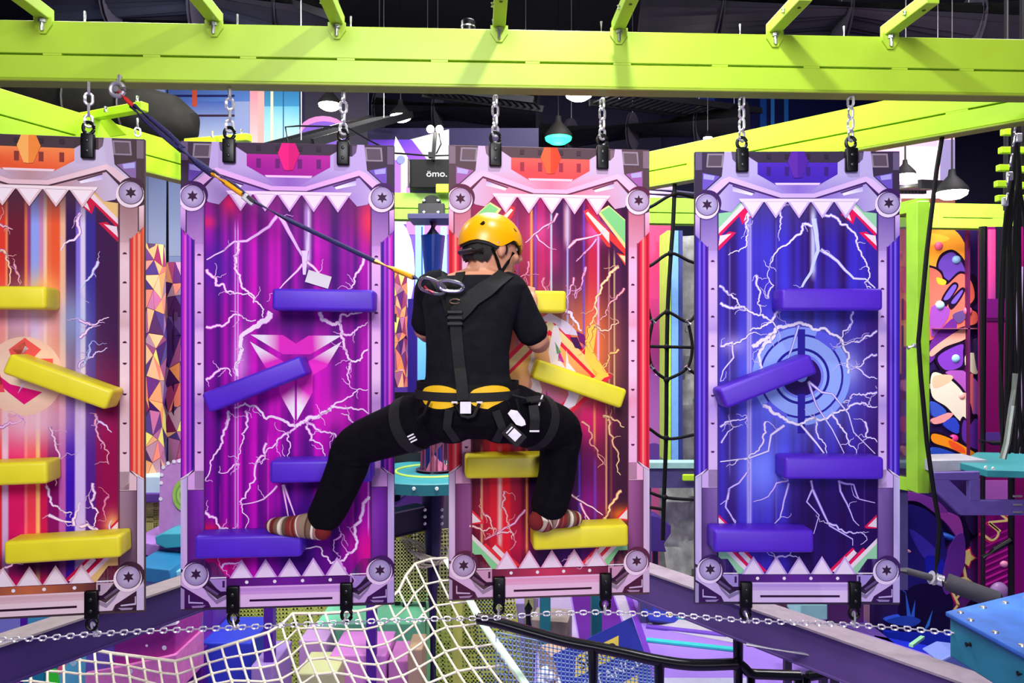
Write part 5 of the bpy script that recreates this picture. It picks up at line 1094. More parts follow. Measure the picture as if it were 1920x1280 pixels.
MB().prism([at(x, y, 6.9) for x, y in [(300, 880), (330, 862), (400, 862), (400, 1004), (298, 1004)]], (0, .1, 0)).build('board', mat('lilac_board', (196, 140, 206), .5, 0, .06), T)
for k, (x, y) in enumerate(((302, 905), (303, 890), (306, 876), (315, 868), (326, 865), (336, 864), (301, 935))): MB().disc(at(x, y, 6.893), X, Zv, .018, 12).build('dot', mat('white_paint', (240, 232, 245), .5), T)
for r, c in ((30, (160, 200, 90)), (22, (120, 170, 80)), (18, (170, 210, 100)), (11, (120, 170, 80)), (7, (176, 214, 100))): MB().prism([at(345+p[0]*.9, 928+p[1], 6.89) for p in circ(0, 0, r*.8, r)], (0, -.002*(40-r)/10, 0)).build('spiral_ring', mat('green_%d' % r, c, .5), T)
def mesh_panel(label, pts4, d, nx, ny, col, r=.005, name='mesh_net', group='fine safety nets'):
    """fine net: crossing cords between four corners (tl, tr, br, bl)"""
    tl, tr, br, bl = [at(p[0], p[1], p[2] if len(p) > 2 else d) for p in pts4]; T = thing(name, label, 'net', (tl+br)/2 if False else bl, group)
    m = mat('mesh_%d_%d_%d' % col, col, .6); mb = MB()
    for k in range(nx+1): t = k/nx; mb.bar(tl.lerp(tr, t), bl.lerp(br, t), r, r)
    for k in range(ny+1): t = k/ny; mb.bar(tl.lerp(bl, t), tr.lerp(br, t), r, r)
    o = mb.build('cords', m, T); o['kind'] = 'stuff'
    return T
mesh_panel('yellow fine mesh left of the lilac spiral panel', [(262, 940), (298, 940), (298, 1006), (262, 1006)], 7.4, 9, 16, (214, 206, 120), .014)
tag(MB().box(at(280, 972, 7.6), (.26, .02, .40)).build('dark_backing', mat('dark_olive', (50, 46, 40), .8)), 'dark backing behind the yellow mesh left of the spiral', 'panel')
# dark duct under the beam at upper left
T = thing('ventilation_duct', 'large dark ventilation duct under the beam at upper left', 'duct', at(200, 215, 8.2))
MB().tube([at(-250, 150, 8.2), at(60, 190, 8.2), at(240, 212, 8.2), at(320, 232, 8.2), at(352, 246, 8.2), at(366, 256, 8.2)], [.34, .34, .33, .31, .22, .06], 24).build('shell', mat('dark_duct', (30, 30, 27), .85, 0, .25, 6, .05, .15), T, smooth=True)
for x in (40, 150, 250): MB().tube([at(x, 188+(x-60)*.12, 8.2)+Vector((0, .352*math.cos(t*math.pi/12), .352*math.sin(t*math.pi/12))) for t in range(24)], .012, 6, True).build('seam_ring', mat('duct_seam', (60, 60, 56), .5), T, smooth=True)
# lime bracket with chain behind the orange panel
T = thing('side_bracket', 'small lime bracket arm bolted to the left receding beam', 'bracket', at(215, 230, 4.25))
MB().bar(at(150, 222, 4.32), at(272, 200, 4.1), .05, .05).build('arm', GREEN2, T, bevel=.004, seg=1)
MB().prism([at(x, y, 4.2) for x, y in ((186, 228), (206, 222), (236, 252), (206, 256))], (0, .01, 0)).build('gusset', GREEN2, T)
for x, y in ((198, 210), (257, 190)): MB().cyl(at(x, y, 4.1), at(x, y-10, 4.1), .01, 8).build('bolt', BOLT, T)
chain('short steel chain hanging from the lime side bracket', [at(258, 222, 4.1), at(258, 256, 4.1)], .058, .038, .0058, .046, None, .4, me=LM)
T = thing('side_bracket', 'lime bracket arm peeking above the magenta panel top edge', 'bracket', at(420, 262, 4.6))
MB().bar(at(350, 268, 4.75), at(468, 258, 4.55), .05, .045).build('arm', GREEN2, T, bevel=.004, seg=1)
for x, y in ((398, 258), (452, 254)): MB().cyl(at(x, y, 4.6), at(x, y-12, 4.6), .01, 8).build('bolt', BOLT, T)
# ------------------------------------------------------------------ ceiling services and lamps
def tray(label, a, b, w, n, group='ceiling cable trays'):
    T = thing('cable_tray', label, 'cable tray', (a+b)/2, group); d = (b-a).normalized(); s = frame_of(d)[0]*w/2; m = mat('black_tray', (20, 20, 26), .5, .3, .2)
    for k in (-1, 1): MB().bar(a+s*k, b+s*k, .03, .08).build('rail', m, T)
    for k in range(n): p = a.lerp(b, (k+.5)/n); MB().bar(p-s, p+s, .03, .02).build('rung', m, T)
    for k in (.1, .9):
        p = a.lerp(b, k); MB().cyl(p, Vector((p.x, p.y, 9.56)), .006, 6).build('hanger_rod', BOLT, T)
    return T
tray('black perforated cable tray behind the magenta panel top', at(540, 272, 7.2), at(735, 218, 9.4), .55, 26)
tray('black cable tray crossing above the red panel', at(780, 168, 10.0), at(1010, 196, 9.4), .4, 18)
tray('long black cable tray above the blue-violet panel', at(1130, 182, 9.0), at(1400, 216, 10.5), .5, 22)
tray('short black cable tray beside the bright right-hand lamps', at(1690, 350, 6.6), at(1765, 352, 7.4), .3, 12)
tray('black cable tray high above the main beam at upper left', at(430, -30, 9.5), at(660, 50, 8.5), .5, 18)
for lab, a, b, r in (('dark round duct crossing the ceiling above the red panel', at(640, 205, 11.5), at(1010, 215, 11.0), .30), ('dark round duct slanting above the blue panel', at(1000, 262, 11.5), at(1400, 228, 10.0), .26), ('dark round duct high above the beam at right', at(1200, 20, 8.5), at(1980, 60, 8.0), .35), ('dark round duct high above the beam at left', at(100, -20, 8.5), at(620, 40, 9.0), .35)):
    T = thing('ceiling_duct', lab, 'duct', (a+b)/2, 'round ceiling ducts'); MB().cyl(a, b, r, 20).build('shell', mat('charcoal_duct', (44, 42, 54), .55, 0, .2, 3), T, smooth=True)
    for k in (.2, .5, .8): p = a.lerp(b, k); MB().cyl(p, Vector((p.x, p.y, 9.56)), .008, 6).build('hanger_rod', BOLT, T); MB().cyl(p-(b-a).normalized()*.02, p+(b-a).normalized()*.02, r*1.03, 20).build('collar', mat('duct_collar', (70, 66, 80), .5), T, smooth=True)
def lamp(label, px, py, d, r, col=(255, 244, 220), strength=30, power=7, name='pendant_lamp', tilt=.0):
    c = at(px, py, d); T = thing(name, label, 'lamp', c, 'ceiling lamps')
    MB().lathe(c, (0, 0, 1), [(0, r), (r*.25, r*.96), (r*.7, r*.6), (r*1.1, r*.25), (r*1.5, r*.2)], 20).build('shade', mat('black_shade', (12, 12, 14), .7, 0, .2, 20, 0, .15), T, smooth=True)
    MB().lathe(c+Vector((0, 0, -.012)), (0, 0, 1), [(-r*.42, r*.05), (-r*.34, r*.55), (-r*.12, r*.9), (.012, r*.95)], 20).build('diffuser', mat('lamp_%d_%d_%d' % col, col, .5, emit=(col, strength)), T, smooth=True)
    MB().cyl(c+Vector((0, 0, r*1.5)), Vector((c.x, c.y, 9.56)), .008, 6).build('cord', BLACK, T)
    point_light('lamp_glow', c+Vector((0, 0, -.12)), power, tuple(k/255 for k in col), r*.6)
    return T
lamp('bright lamp left of the magenta panel chain', 618, 196, 9.0, .14, (255, 246, 214))
lamp('bright dome lamp above the magenta panel corner', 751, 218, 9.4, .14)
lamp('dome lamp touching the main beam above the red panel', 1085, 176, 9.0, .17)
lamp('green glowing lamp above the red panel', 1047, 258, 9.4, .18, (40, 235, 140), 5, 8)
lamp('bright lamp at far right above the lime beam', 1785, 360, 6.4, .13)
lamp('bright lamp at the top right corner of the blue panel', 1697, 328, 6.6, .09)
lamp('tiny lamp on the right receding beam', 1327, 258, 9.5, .06)
# spotlight pair on a stem above the loudspeaker
T = thing('twin_spotlight', 'pair of small spotlights on a stem above the black loudspeaker', 'lamp', at(812, 298, 6.25))
MB().bar(at(812, 300, 6.25), at(816, 248, 6.25), .03, .03).build('stem', BLACK, T); MB().bar(at(808, 296, 6.25), at(808, 286, 6.25), .05, .04).build('clamp', BLACK, T)
for x in (807, 824): MB().ball(at(x, 242, 6.22), .032, 14, 10).build('bulb', mat('lamp_255_244_220', (255, 244, 220), .5, emit=((255, 244, 220), 18)), T, smooth=True)
MB().tube([at(823, 250, 6.25), at(827, 270, 6.25), at(818, 288, 6.25)], .006, 6).build('cable', BLACK, T, smooth=True)
point_light('twin_glow', at(816, 236, 6.1), 2.5, (1, .95, .85), .04)
T = thing('loudspeaker', 'black loudspeaker with white lettering between magenta and red panels', 'speaker', at(805, 352, 6.3))
ox = at(768, 298, 6.3); oy = at(850, 352, 6.3)
MB().hexa([(ox.x, 6.3, oy.z), (oy.x, 6.3, oy.z), (oy.x, 6.55, oy.z), (ox.x-.03, 6.55, oy.z), (ox.x, 6.3, ox.z), (oy.x, 6.3, ox.z), (oy.x, 6.55, ox.z), (ox.x-.03, 6.55, ox.z)]).build('cabinet', mat('speaker_black', (10, 10, 12), .6, 0, .15, 20, 0, .2), T, bevel=.006, seg=1)
MB().bar((ox.x-.008, 6.29, oy.z), (ox.x-.008, 6.29, ox.z), .028, .012).build('corner_trim', mat('speaker_trim', (52, 52, 56), .5), T)
text_on('ömo.', .075, at(819, 326, 6.296), X, Zv, mat('speaker_letters', (225, 225, 228), .5), 'lettering', T, 1.15)
tag(MB().bar(at(776, 352, 6.45), at(846, 350, 6.45), .05, .03).build('speaker_bracket', BLACK), 'black bracket bar carrying the loudspeaker', 'bracket')
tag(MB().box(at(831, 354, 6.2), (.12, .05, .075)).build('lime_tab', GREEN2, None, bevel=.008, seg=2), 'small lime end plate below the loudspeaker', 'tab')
tag(MB().cyl(Vector((at(314, 300, 9.2).x, 9.2, 9.56)), at(314, 505, 9.2), .018, 8).build('hanging_cable', BLACK, smooth=True), 'black vertical cable in front of the pale blue wall', 'cable')
# cable drooping across the gap
tag(MB().tube([at(540, 268, 6.6), at(535, 238, 6.6), at(560, 236, 6.6), at(650, 238, 6.6), at(690, 262, 6.5), at(740, 287, 6.4), at(808, 292, 6.3), at(860, 290, 6.4)], .008, 6).build('loose_cable', BLACK, smooth=True), 'thin black cable looping to the loudspeaker stem', 'cable')
# ------------------------------------------------------------------ column with head plate and round teal deck
T = thing('support_column', 'dark blue round steel column between the magenta and red panels', 'column', (at(812, 0, 6.4).x, 6.4, 0))
cx = at(812, 0, 6.4).x
NAV = mat('royal_blue_tube', (26, 62, 160), .3, 0, .1, 4); NAV2 = mat('navy_steel', (52, 46, 96), .45, 0, .12, 4)
MB().cyl((cx, 6.4, at(0, 905, 6.4).z), (cx, 6.4, at(0, 442, 6.4).z), .105, 28).build('blue_sleeve', NAV, T, smooth=True)
MB().cyl((cx, 6.4, 0), (cx, 6.4, at(0, 905, 6.4).z), .105, 28).build('lower_tube', NAV2, T, smooth=True)
MB().cyl((cx, 6.4, at(0, 442, 6.4).z), (cx, 6.4, at(0, 410, 6.4).z), .07, 24).build('neck', NAV2, T, smooth=True)
MB().box((cx-.01, 6.36, at(0, 413, 6.4).z), (.36, .36, .045)).build('head_plate', NAV2, T, bevel=.004, seg=1)
MB().box((cx, 6.3, at(0, 396, 6.3).z), (.22, .10, .12)).build('saddle', mat('black_steel', (26, 26, 32), .4), T, bevel=.004, seg=1)
for sx in (-.06, .06):
    for y in (376, 398): MB().lathe((cx+sx, 6.25, at(0, y, 6.25).z), (0, -1, 0), [(0, .012), (.012, .012), (.014, .006)], 8).build('bolt', BOLT, T)
MB().disc((cx, 6.285, at(0, 384, 6.28).z), X, Zv, .085, 24).build('dark_ring', BLACK, T)
for y in (955, 968, 981):
    for x in (797, 829): MB().lathe(at(x, y, 6.27), (0, -1, 0), [(0, .014), (.012, .014), (.014, .006)], 8).build('bolt', BOLT, T)
T2 = thing('round_deck', 'teal round deck with white bolts around the blue column', 'platform', (cx, 6.3, CZ-1.28))
MB().lathe((cx, 6.4, CZ-1.22), (0, 0, 1), [(0, .56), (.09, .58), (.10, .57)], 40).build('deck_plate', mat('teal_deck', (40, 136, 144), .5, 0, .1, 5), T2, smooth=True)
MB().tube([(cx+.32*math.cos(t*math.pi/16), 6.4+.32*math.sin(t*math.pi/16), CZ-1.117) for t in range(32)], .012, 6, True).build('painted_ring', mat('lime_paint', (180, 214, 90), .5), T2, smooth=True)
for t in range(10): a = -math.pi*.95+math.pi*.9*t/9; MB().lathe((cx+.578*math.cos(a), 6.4+.578*math.sin(a), CZ-1.16), (math.cos(a), math.sin(a), 0), [(0, .016), (.008, .012)], 8).build('bolt', mat('white_cap', (230, 236, 236), .4), T2)
T3 = thing('striped_drum', 'pink drum with dark vertical stripes standing on the teal deck', 'drum', (cx+.02, 6.3, CZ-1.12))
MB().cyl((cx+.02, 6.4, CZ-1.118), (cx+.02, 6.4, CZ-.80), .125, 28).build('body', mat('pink_drum', (226, 130, 170), .45, 0, .06), T3, smooth=True)
for t in range(14): a = 2*math.pi*t/14; MB().bar((cx+.02+.124*math.cos(a), 6.4+.124*math.sin(a), CZ-1.11), (cx+.02+.124*math.cos(a), 6.4+.124*math.sin(a), CZ-.80), .012, .012).build('stripe', mat('plum_stripe', (120, 40, 80), .5), T3)
MB().cyl((cx+.02, 6.4, CZ-1.119), (cx+.02, 6.4, CZ-1.10), .17, 28).build('foot_ring', mat('dark_foot', (60, 50, 70), .5), T3, smooth=True)
low_beam('dark steel beam meeting the blue column under the teal deck', (at(690, 0, 6.4).x, 5.9), (cx-.1, 6.4), at(0, 952, 6.3).z, .2, .1, mat('slate_steel', (48, 42, 66), .5))
soft_block('violet folded pad under the teal deck', [(715, 950), (742, 945), (770, 920), (795, 935), (796, 945), (770, 945), (768, 958), (740, 950)], 6.9, .3, (186, 120, 232), group=SG)
soft_block('teal pad under the round deck', [(710, 908), (758, 910), (756, 926), (710, 932)], 6.7, .5, (56, 150, 178), group=SG)
soft_block('grey-green bolster under the round deck', circ(782, 908, 22, 9), 6.7, .5, (120, 132, 110), group=SG)
for x, y in ((754, 1004), (788, 992)): soft_block('yellow pad above the white net %s' % ('left of the column' if x < 770 else 'touching the column'), rect(x-11, y-10, x+11, y+8), 6.8, .3, (222, 240, 30), group=SG)
soft_block('black crate on the teal deck behind the striped drum', rect(725, 846, 792, 872), 6.9, .3, (26, 26, 34), group=SG)
# wall behind the column
patch_board('mural_wall', 'purple and white painted wall behind the loudspeaker and blue column', 'wall', 9.2, rect(690, 240, 1010, 1000), (28, 22, 56), [(rect(690, 300, 850, 560), (120, 84, 190)), (rect(850, 300, 1010, 900), (60, 40, 110)), (rect(690, 560, 850, 735), (84, 52, 150)), 
  ([(768, 262), (840, 243), (842, 243), (842, 306), (806, 306), (780, 285)], (186, 178, 172)), ([(690, 262), (772, 262), (806, 306), (690, 306)], [(70, 40, 150), (90, 50, 170), (130, 70, 200), (110, 60, 180)]), ([(735, 300), (742, 256), (770, 305), (764, 420), (752, 420)], (250, 226, 220)), (rect(690, 300, 752, 400), (150, 100, 210)),
  (rect(762, 350, 850, 440), (170, 120, 205)), ([(774, 358), (800, 362), (806, 380), (774, 384)], (170, 226, 226)), (circ(740, 505, 38, 95), [(230, 238, 246)]*10+[(206, 222, 236)]*10), (rect(779, 420, 796, 640), (150, 214, 226)), (rect(790, 425, 793, 640), (60, 90, 170)), (rect(826, 425, 838, 560), (156, 220, 230)), (rect(765, 560, 792, 740), (42, 26, 120)), (rect(783, 610, 800, 735), [(120, 190, 230), (110, 190, 230), (90, 170, 220), (100, 180, 225)]), (rect(690, 735, 792, 860), (20, 18, 24)), (rect(690, 860, 850, 1000), (70, 60, 80)), (circ(752, 300, 8, 8), (120, 130, 220))])
# high mural visible above the main beam and around the ceiling
patch_board('mural_wall', 'dark blue mural with violet towers high above the main beam', 'wall', 13.5, rect(560, -120, 1240, 420), (24, 20, 46), [
  (rect(655, -100, 800, 60), (40, 20, 76)), (rect(800, -100, 905, 60), (50, 40, 110)), (rect(806, -60, 812, 60), (170, 170, 215)), (rect(826, -60, 832, 60), (150, 140, 200)), (rect(880, -60, 905, 60), (96, 40, 110)), ([(720, -10), (760, 20), (780, 60), (760, 60)], (60, 110, 130)), ([(690, 0), (700, 0), (735, 50), (715, 50)], (50, 90, 120)), ([(655, -8), (700, 4), (735, 22), (735, 60), (729, 60), (729, 26), (655, 0)], (160, 60, 50)), (rect(745, -20, 751, 60), (110, 40, 50)), (rect(895, 255, 935, 300), (30, 40, 120)), (rect(944, 255, 958, 300), (150, 220, 220)), (rect(960, 258, 985, 300), (220, 40, 120)), (rect(966, 258, 972, 300), (90, 20, 120)), ([(985, 264), (1012, 276), (1012, 300), (985, 300)], (240, 120, 170)), (rect(700, 205, 715, 240), (40, 80, 130)), ])
patch_board('mural_wall', 'dark blue wall with lighter blue strips above the blue panel', 'wall', 13.8, rect(1240, 100, 1700, 420), (18, 18, 56), [(rect(1304, 160, 1340, 195), (40, 70, 170)), (rect(1425, 165, 1437, 300), (30, 80, 170)), (rect(1445, 165, 1452, 300), (60, 130, 210)), (rect(1470, 165, 1478, 300), (40, 110, 190)), (rect(1305, 215, 1330, 250), (50, 50, 180)), (rect(1290, 160, 1700, 250), (20, 24, 76), -.5), (rect(1240, 250, 1500, 300), (16, 14, 50), -.4)])
# ------------------------------------------------------------------ gap between the red and blue panels
patch_board('mural_wall', 'pink and lilac wall behind the black rope net', 'wall', 8.6, rect(1010, 335, 1262, 1000), (206, 96, 150), [(rect(1140, 335, 1262, 400), [(214, 190, 226), (170, 130, 200), (190, 150, 220), (226, 200, 232)]), (rect(1180, 400, 1262, 560), [(226, 70, 104), (220, 60, 100), (206, 60, 120), (216, 70, 130)]), (rect(1180, 560, 1262, 700), [(206, 60, 120), (200, 60, 120), (150, 60, 140), (190, 80, 160)]), (rect(1180, 700, 1262, 862), [(170, 90, 170), (160, 80, 170), (190, 120, 196), (190, 120, 196)]), (circ(1245, 450, 18, 24), (214, 64, 104)), (circ(1226, 852, 20, 22), (106, 70, 160)), (circ(1232, 700, 4), (240, 220, 240)), (circ(1240, 780, 4), (240, 220, 240))])
def rock(label, x0, x1, y0, y1, d, seed):
    a, b = at(x0, y0, d), at(x1, y1, d); nx, nz = 26, 60; rng = np.random.RandomState(seed); V = []; Fc = []
    band = np.interp(np.linspace(0, 1, nz+1), np.linspace(0, 1, 16), rng.uniform(-.10, .10, 16)); n2 = rng.uniform(-.02, .02, (nz+1, nx+1))
    for j in range(nz+1):
        for i in range(nx+1): V.append((a.x+(b.x-a.x)*i/nx, d+band[(j+(i//7)) % (nz+1)]+n2[j, i], a.z+(b.z-a.z)*j/nz))
    for j in range(nz):
        for i in range(nx): Fc.append((j*(nx+1)+i, j*(nx+1)+i+1, (j+1)*(nx+1)+i+1, (j+1)*(nx+1)+i))
    k = len(V); V += [(a.x, d+.35, a.z), (b.x, d+.35, a.z), (b.x, d+.35, b.z), (a.x, d+.35, b.z)]; Fc.append((k+3, k+2, k+1, k))
    o = MB().add(V, Fc).build('rock_wall', mat('grey_rock', (132, 134, 132), .9, 0, .35, 7, .6), None, smooth=True)
    return tag(o, label, 'rock wall')
rock('grey layered rock climbing wall behind the black rope net', 1248, 1420, 440, 1120, 8.2, 4)
T = thing('frame_strip', 'tall blue and lime framed strip in front of the grey rock', 'post', at(1265, 866, 7.9))
for x0, x1, c in ((1251, 1258, (170, 220, 70)), (1259, 1272, (110, 160, 220)), (1273, 1280, (40, 50, 120))): 
    p, q = at(x0, 432, 7.8), at(x1, 866, 7.8); MB().hexa([(p.x, 7.8, q.z), (q.x, 7.8, q.z), (q.x, 8.2, q.z), (p.x, 8.2, q.z), (p.x, 7.8, p.z), (q.x, 7.8, p.z), (q.x, 8.2, p.z), (p.x, 8.2, p.z)]).build('strip', mat('strip_%d_%d_%d' % c, c, .45), T)
LED = thing('back_walkway', 'dark violet walkway beam with pale top edge behind the rope net', 'walkway', (at(1400, 0, 6.7).x, 6.7, CZ-1.33))
p, q = at(1150, 868, 6.65), at(1760, 868, 6.65)
MB().hexa([(p.x, 6.65, CZ-1.14), (q.x, 6.65, CZ-1.14), (q.x, 6.82, CZ-1.14), (p.x, 6.82, CZ-1.14), (p.x, 6.65, CZ-1.09), (q.x, 6.65, CZ-1.09), (q.x, 6.82, CZ-1.09), (p.x, 6.82, CZ-1.09)]).build('deck_edge', mat('pale_teal_edge', (150, 196, 190), .5), LED)
MB().hexa([(p.x, 6.67, CZ-1.32), (q.x, 6.67, CZ-1.32), (q.x, 6.8, CZ-1.32), (p.x, 6.8, CZ-1.32), (p.x, 6.67, CZ-1.14), (q.x, 6.67, CZ-1.14), (q.x, 6.8, CZ-1.14), (p.x, 6.8, CZ-1.14)]).build('beam', mat('violet_slate', (74, 66, 118), .5, 0, .1), LED)
MB().box(at(1296, 895, 6.64), (.16, .03, .06)).build('lime_tab', GREEN2, LED, bevel=.01, seg=2)
MB().bar((p.x+.3, 6.75, CZ-2.55), (p.x+.3, 6.75, CZ-1.15), .1, .1).build('leg', mat('violet_slate', (74, 66, 118)), LED); MB().bar((q.x-.3, 6.75, CZ-2.25), (q.x-.3, 6.75, CZ-1.15), .1, .1).build('leg', mat('violet_slate', (74, 66, 118)), LED)
soft_block('dark violet angular mural block beside the rock base', [(1195, 960), (1235, 968), (1258, 985), (1258, 1000), (1245, 1020), (1250, 1035), (1195, 1032)], 7.6, .2, (62, 34, 120), group=SG)
# black rope climbing net
T = thing('climbing_net', 'black rope climbing net hanging between the red and blue panels', 'net', at(1245, 1015, 4.9))
D = 4.9
def rope(pts, r=.012, d=D, T=T, m=BLACKROPE, name='rope'): return MB().tube([at(x, y, d) for x, y in curve(pts, 5, False)], r, 8).build(name, m, T, smooth=True)
rope([(1266, 343), (1265, 350), (1262, 420), (1258, 475), (1252, 580), (1250, 700), (1249, 820), (1245, 930), (1243, 1012)], .014)
for pts in ([(1150, 410), (1215, 390), (1264, 364), (1310, 372), (1380, 380)], [(1150, 520), (1215, 500), (1257, 475), (1300, 492), (1360, 500)], [(1215, 575), (1224, 602), (1251, 585), (1290, 603), (1310, 580)], [(1224, 602), (1216, 650), (1224, 690), (1250, 712)], [(1290, 603), (1298, 650), (1288, 690), (1250, 712)], [(1170, 648), (1250, 650), (1340, 652)], [(1215, 680), (1224, 690)], [(1288, 690), (1310, 705)], [(1170, 780), (1215, 802), (1249, 822), (1300, 815), (1360, 800)], [(1170, 910), (1215, 922), (1246, 932), (1300, 936), (1360, 930)], [(1215, 950), (1243, 955)]): rope(pts, .0105)
for x, y in ((1264, 364), (1257, 475), (1251, 585), (1250, 650), (1250, 712), (1249, 821), (1246, 932)): MB().ball(at(x, y, D-.006), .021, 10, 8).build('knot', BLACKROPE, T, smooth=True)
for x, y in ((1225, 602), (1290, 604), (1222, 688), (1289, 690)): MB().cyl(at(x-3, y-4, D-.01), at(x+3, y+4, D-.01), .015, 10).build('clamp', BOLT, T, smooth=True)
for y in (354, 362): tag(MB().tube([at(1190, y, 5.6), at(1260, y+4, 5.6), at(1330, y+12, 5.6)], .01, 6).build('service_cable', mat('grey_cable', (70, 64, 90), .5), smooth=True), 'thin dark cable crossing behind the rope net, %s of two' % ('upper' if y == 354 else 'lower'), 'cable')
# ------------------------------------------------------------------ right side mural, frame, ropes
OUT = (26, 12, 40)
MUR = [(rect(1600, 425, 1740, 700), (246, 150, 60)),
 (curve([(1690, 425), (1745, 420), (1790, 432), (1812, 470), (1806, 520), (1745, 540), (1690, 520)]), (250, 160, 50)), (curve([(1700, 440), (1740, 436), (1780, 446), (1760, 456), (1720, 462)]), (252, 190, 60)),
 (curve([(1755, 505), (1762, 478), (1785, 468), (1806, 485), (1815, 510), (1830, 520), (1836, 560), (1790, 560), (1772, 528)]), OUT), (curve([(1759, 503), (1766, 482), (1785, 473), (1801, 490), (1810, 512), (1806, 530), (1778, 526)]), (104, 66, 176)),
 (curve([(1715, 500), (1745, 498), (1765, 508), (1774, 528), (1800, 508), (1825, 525), (1832, 560), (1822, 575), (1834, 585), (1834, 612), (1802, 620), (1760, 640), (1715, 640)]), OUT), (curve([(1715, 504), (1744, 502), (1762, 512), (1773, 534), (1800, 513), (1820, 528), (1826, 558), (1813, 577), (1830, 586), (1829, 606), (1798, 614), (1758, 632), (1715, 632)]), (250, 108, 92)), (curve([(1755, 520), (1772, 526), (1770, 534), (1758, 532)]), (252, 190, 50)),
 (curve([(1764, 560), (1785, 530), (1796, 536), (1782, 560), (1772, 575)]), OUT), (curve([(1768, 560), (1785, 535), (1792, 538), (1778, 560)]), (112, 84, 190)), (curve([(1778, 566), (1800, 540), (1808, 544), (1796, 566), (1782, 580)]), OUT), (curve([(1782, 566), (1800, 545), (1803, 548), (1790, 568)]), (112, 84, 190)),
 (curve([(1745, 576), (1775, 576), (1778, 590), (1765, 612), (1745, 630)]), (150, 74, 176)), (curve([(1745, 640), (1780, 600), (1790, 600), (1790, 620), (1760, 660), (1740, 680)]), (104, 40, 140)), (curve([(1785, 590), (1806, 582), (1808, 596), (1795, 606)]), (96, 70, 130)),
 (curve([(1745, 655), (1790, 622), (1812, 615), (1808, 635), (1770, 650), (1745, 668)]), (250, 170, 150)), (curve([(1752, 665), (1800, 640), (1808, 655), (1803, 690), (1768, 700)]), OUT), (curve([(1757, 668), (1800, 645), (1803, 660), (1800, 686), (1770, 693)]), (128, 60, 190)),
 (curve([(1808, 666), (1828, 664), (1830, 700), (1810, 690)]), (240, 228, 200)), (curve([(1770, 700), (1800, 694), (1812, 702), (1832, 720), (1832, 775), (1818, 770), (1808, 740)]), (176, 90, 190)), (rect(1815, 700, 1822, 770), (240, 110, 110)),
 (curve([(1745, 696), (1772, 700), (1806, 732), (1820, 776), (1800, 795), (1770, 765), (1745, 745)]), OUT), (curve([(1745, 700), (1770, 705), (1802, 735), (1814, 776), (1800, 790), (1772, 762), (1745, 742)]), (240, 226, 204)), (curve([(1748, 705), (1775, 702), (1784, 708), (1770, 720), (1748, 726)]), (250, 196, 160)), (curve([(1795, 738), (1808, 736), (1809, 746), (1798, 748)]), (250, 180, 170)),
 (curve([(1745, 752), (1770, 768), (1765, 782), (1745, 778)]), (60, 90, 200)), (curve([(1746, 785), (1772, 774), (1784, 776), (1768, 790), (1748, 794)]), (250, 160, 160)), (curve([(1765, 795), (1785, 782), (1796, 800), (1790, 812)]), (50, 70, 200)), (curve([(1795, 800), (1802, 780), (1814, 790), (1825, 775), (1834, 790), (1834, 850), (1800, 830)]), OUT), (curve([(1800, 800), (1805, 786), (1814, 796), (1825, 784), (1831, 795), (1831, 840), (1803, 826)]), (96, 46, 160)),
 (curve([(1746, 808), (1780, 818), (1834, 850), (1834, 868), (1780, 845), (1746, 832)]), OUT), (curve([(1746, 812), (1780, 822), (1832, 853), (1832, 864), (1780, 840), (1746, 828)]), (252, 150, 30)), (curve([(1775, 824), (1800, 836), (1805, 848), (1782, 840)]), (250, 90, 40)), (curve([(1746, 838), (1790, 850), (1815, 868), (1746, 872)]), (44, 80, 190)), (rect(1808, 425, 1812, 870), (96, 30, 80), 14), (rect(1745, 615, 1834, 617), (150, 80, 110), 14),
 (curve([(1828, 690), (1834, 690), (1834, 640), (1822, 640)]), (60, 40, 90)), (rect(1690, 425, 1712, 500), (250, 170, 40)), (curve([(1690, 505), (1712, 505), (1714, 540), (1700, 550), (1690, 545)]), (246, 110, 100)), (rect(1690, 550, 1716, 650), (250, 180, 50)), ([(1690, 560), (1712, 590), (1690, 600)], (240, 60, 60)), ([(1690, 610), (1714, 600), (1714, 640), (1690, 650)], (252, 210, 60)), (rect(1690, 650, 1716, 740), (50, 40, 150)), (curve([(1690, 712), (1705, 716), (1714, 730), (1690, 732)]), (240, 160, 200)), (rect(1690, 750, 1716, 830), (46, 90, 190)), (curve([(1690, 780), (1712, 790), (1690, 810)]), (220, 90, 160)), (curve([(1690, 835), (1714, 845), (1714, 860), (1690, 850)]), (252, 180, 160)), (rect(1690, 862, 1716, 900), (220, 214, 206))]
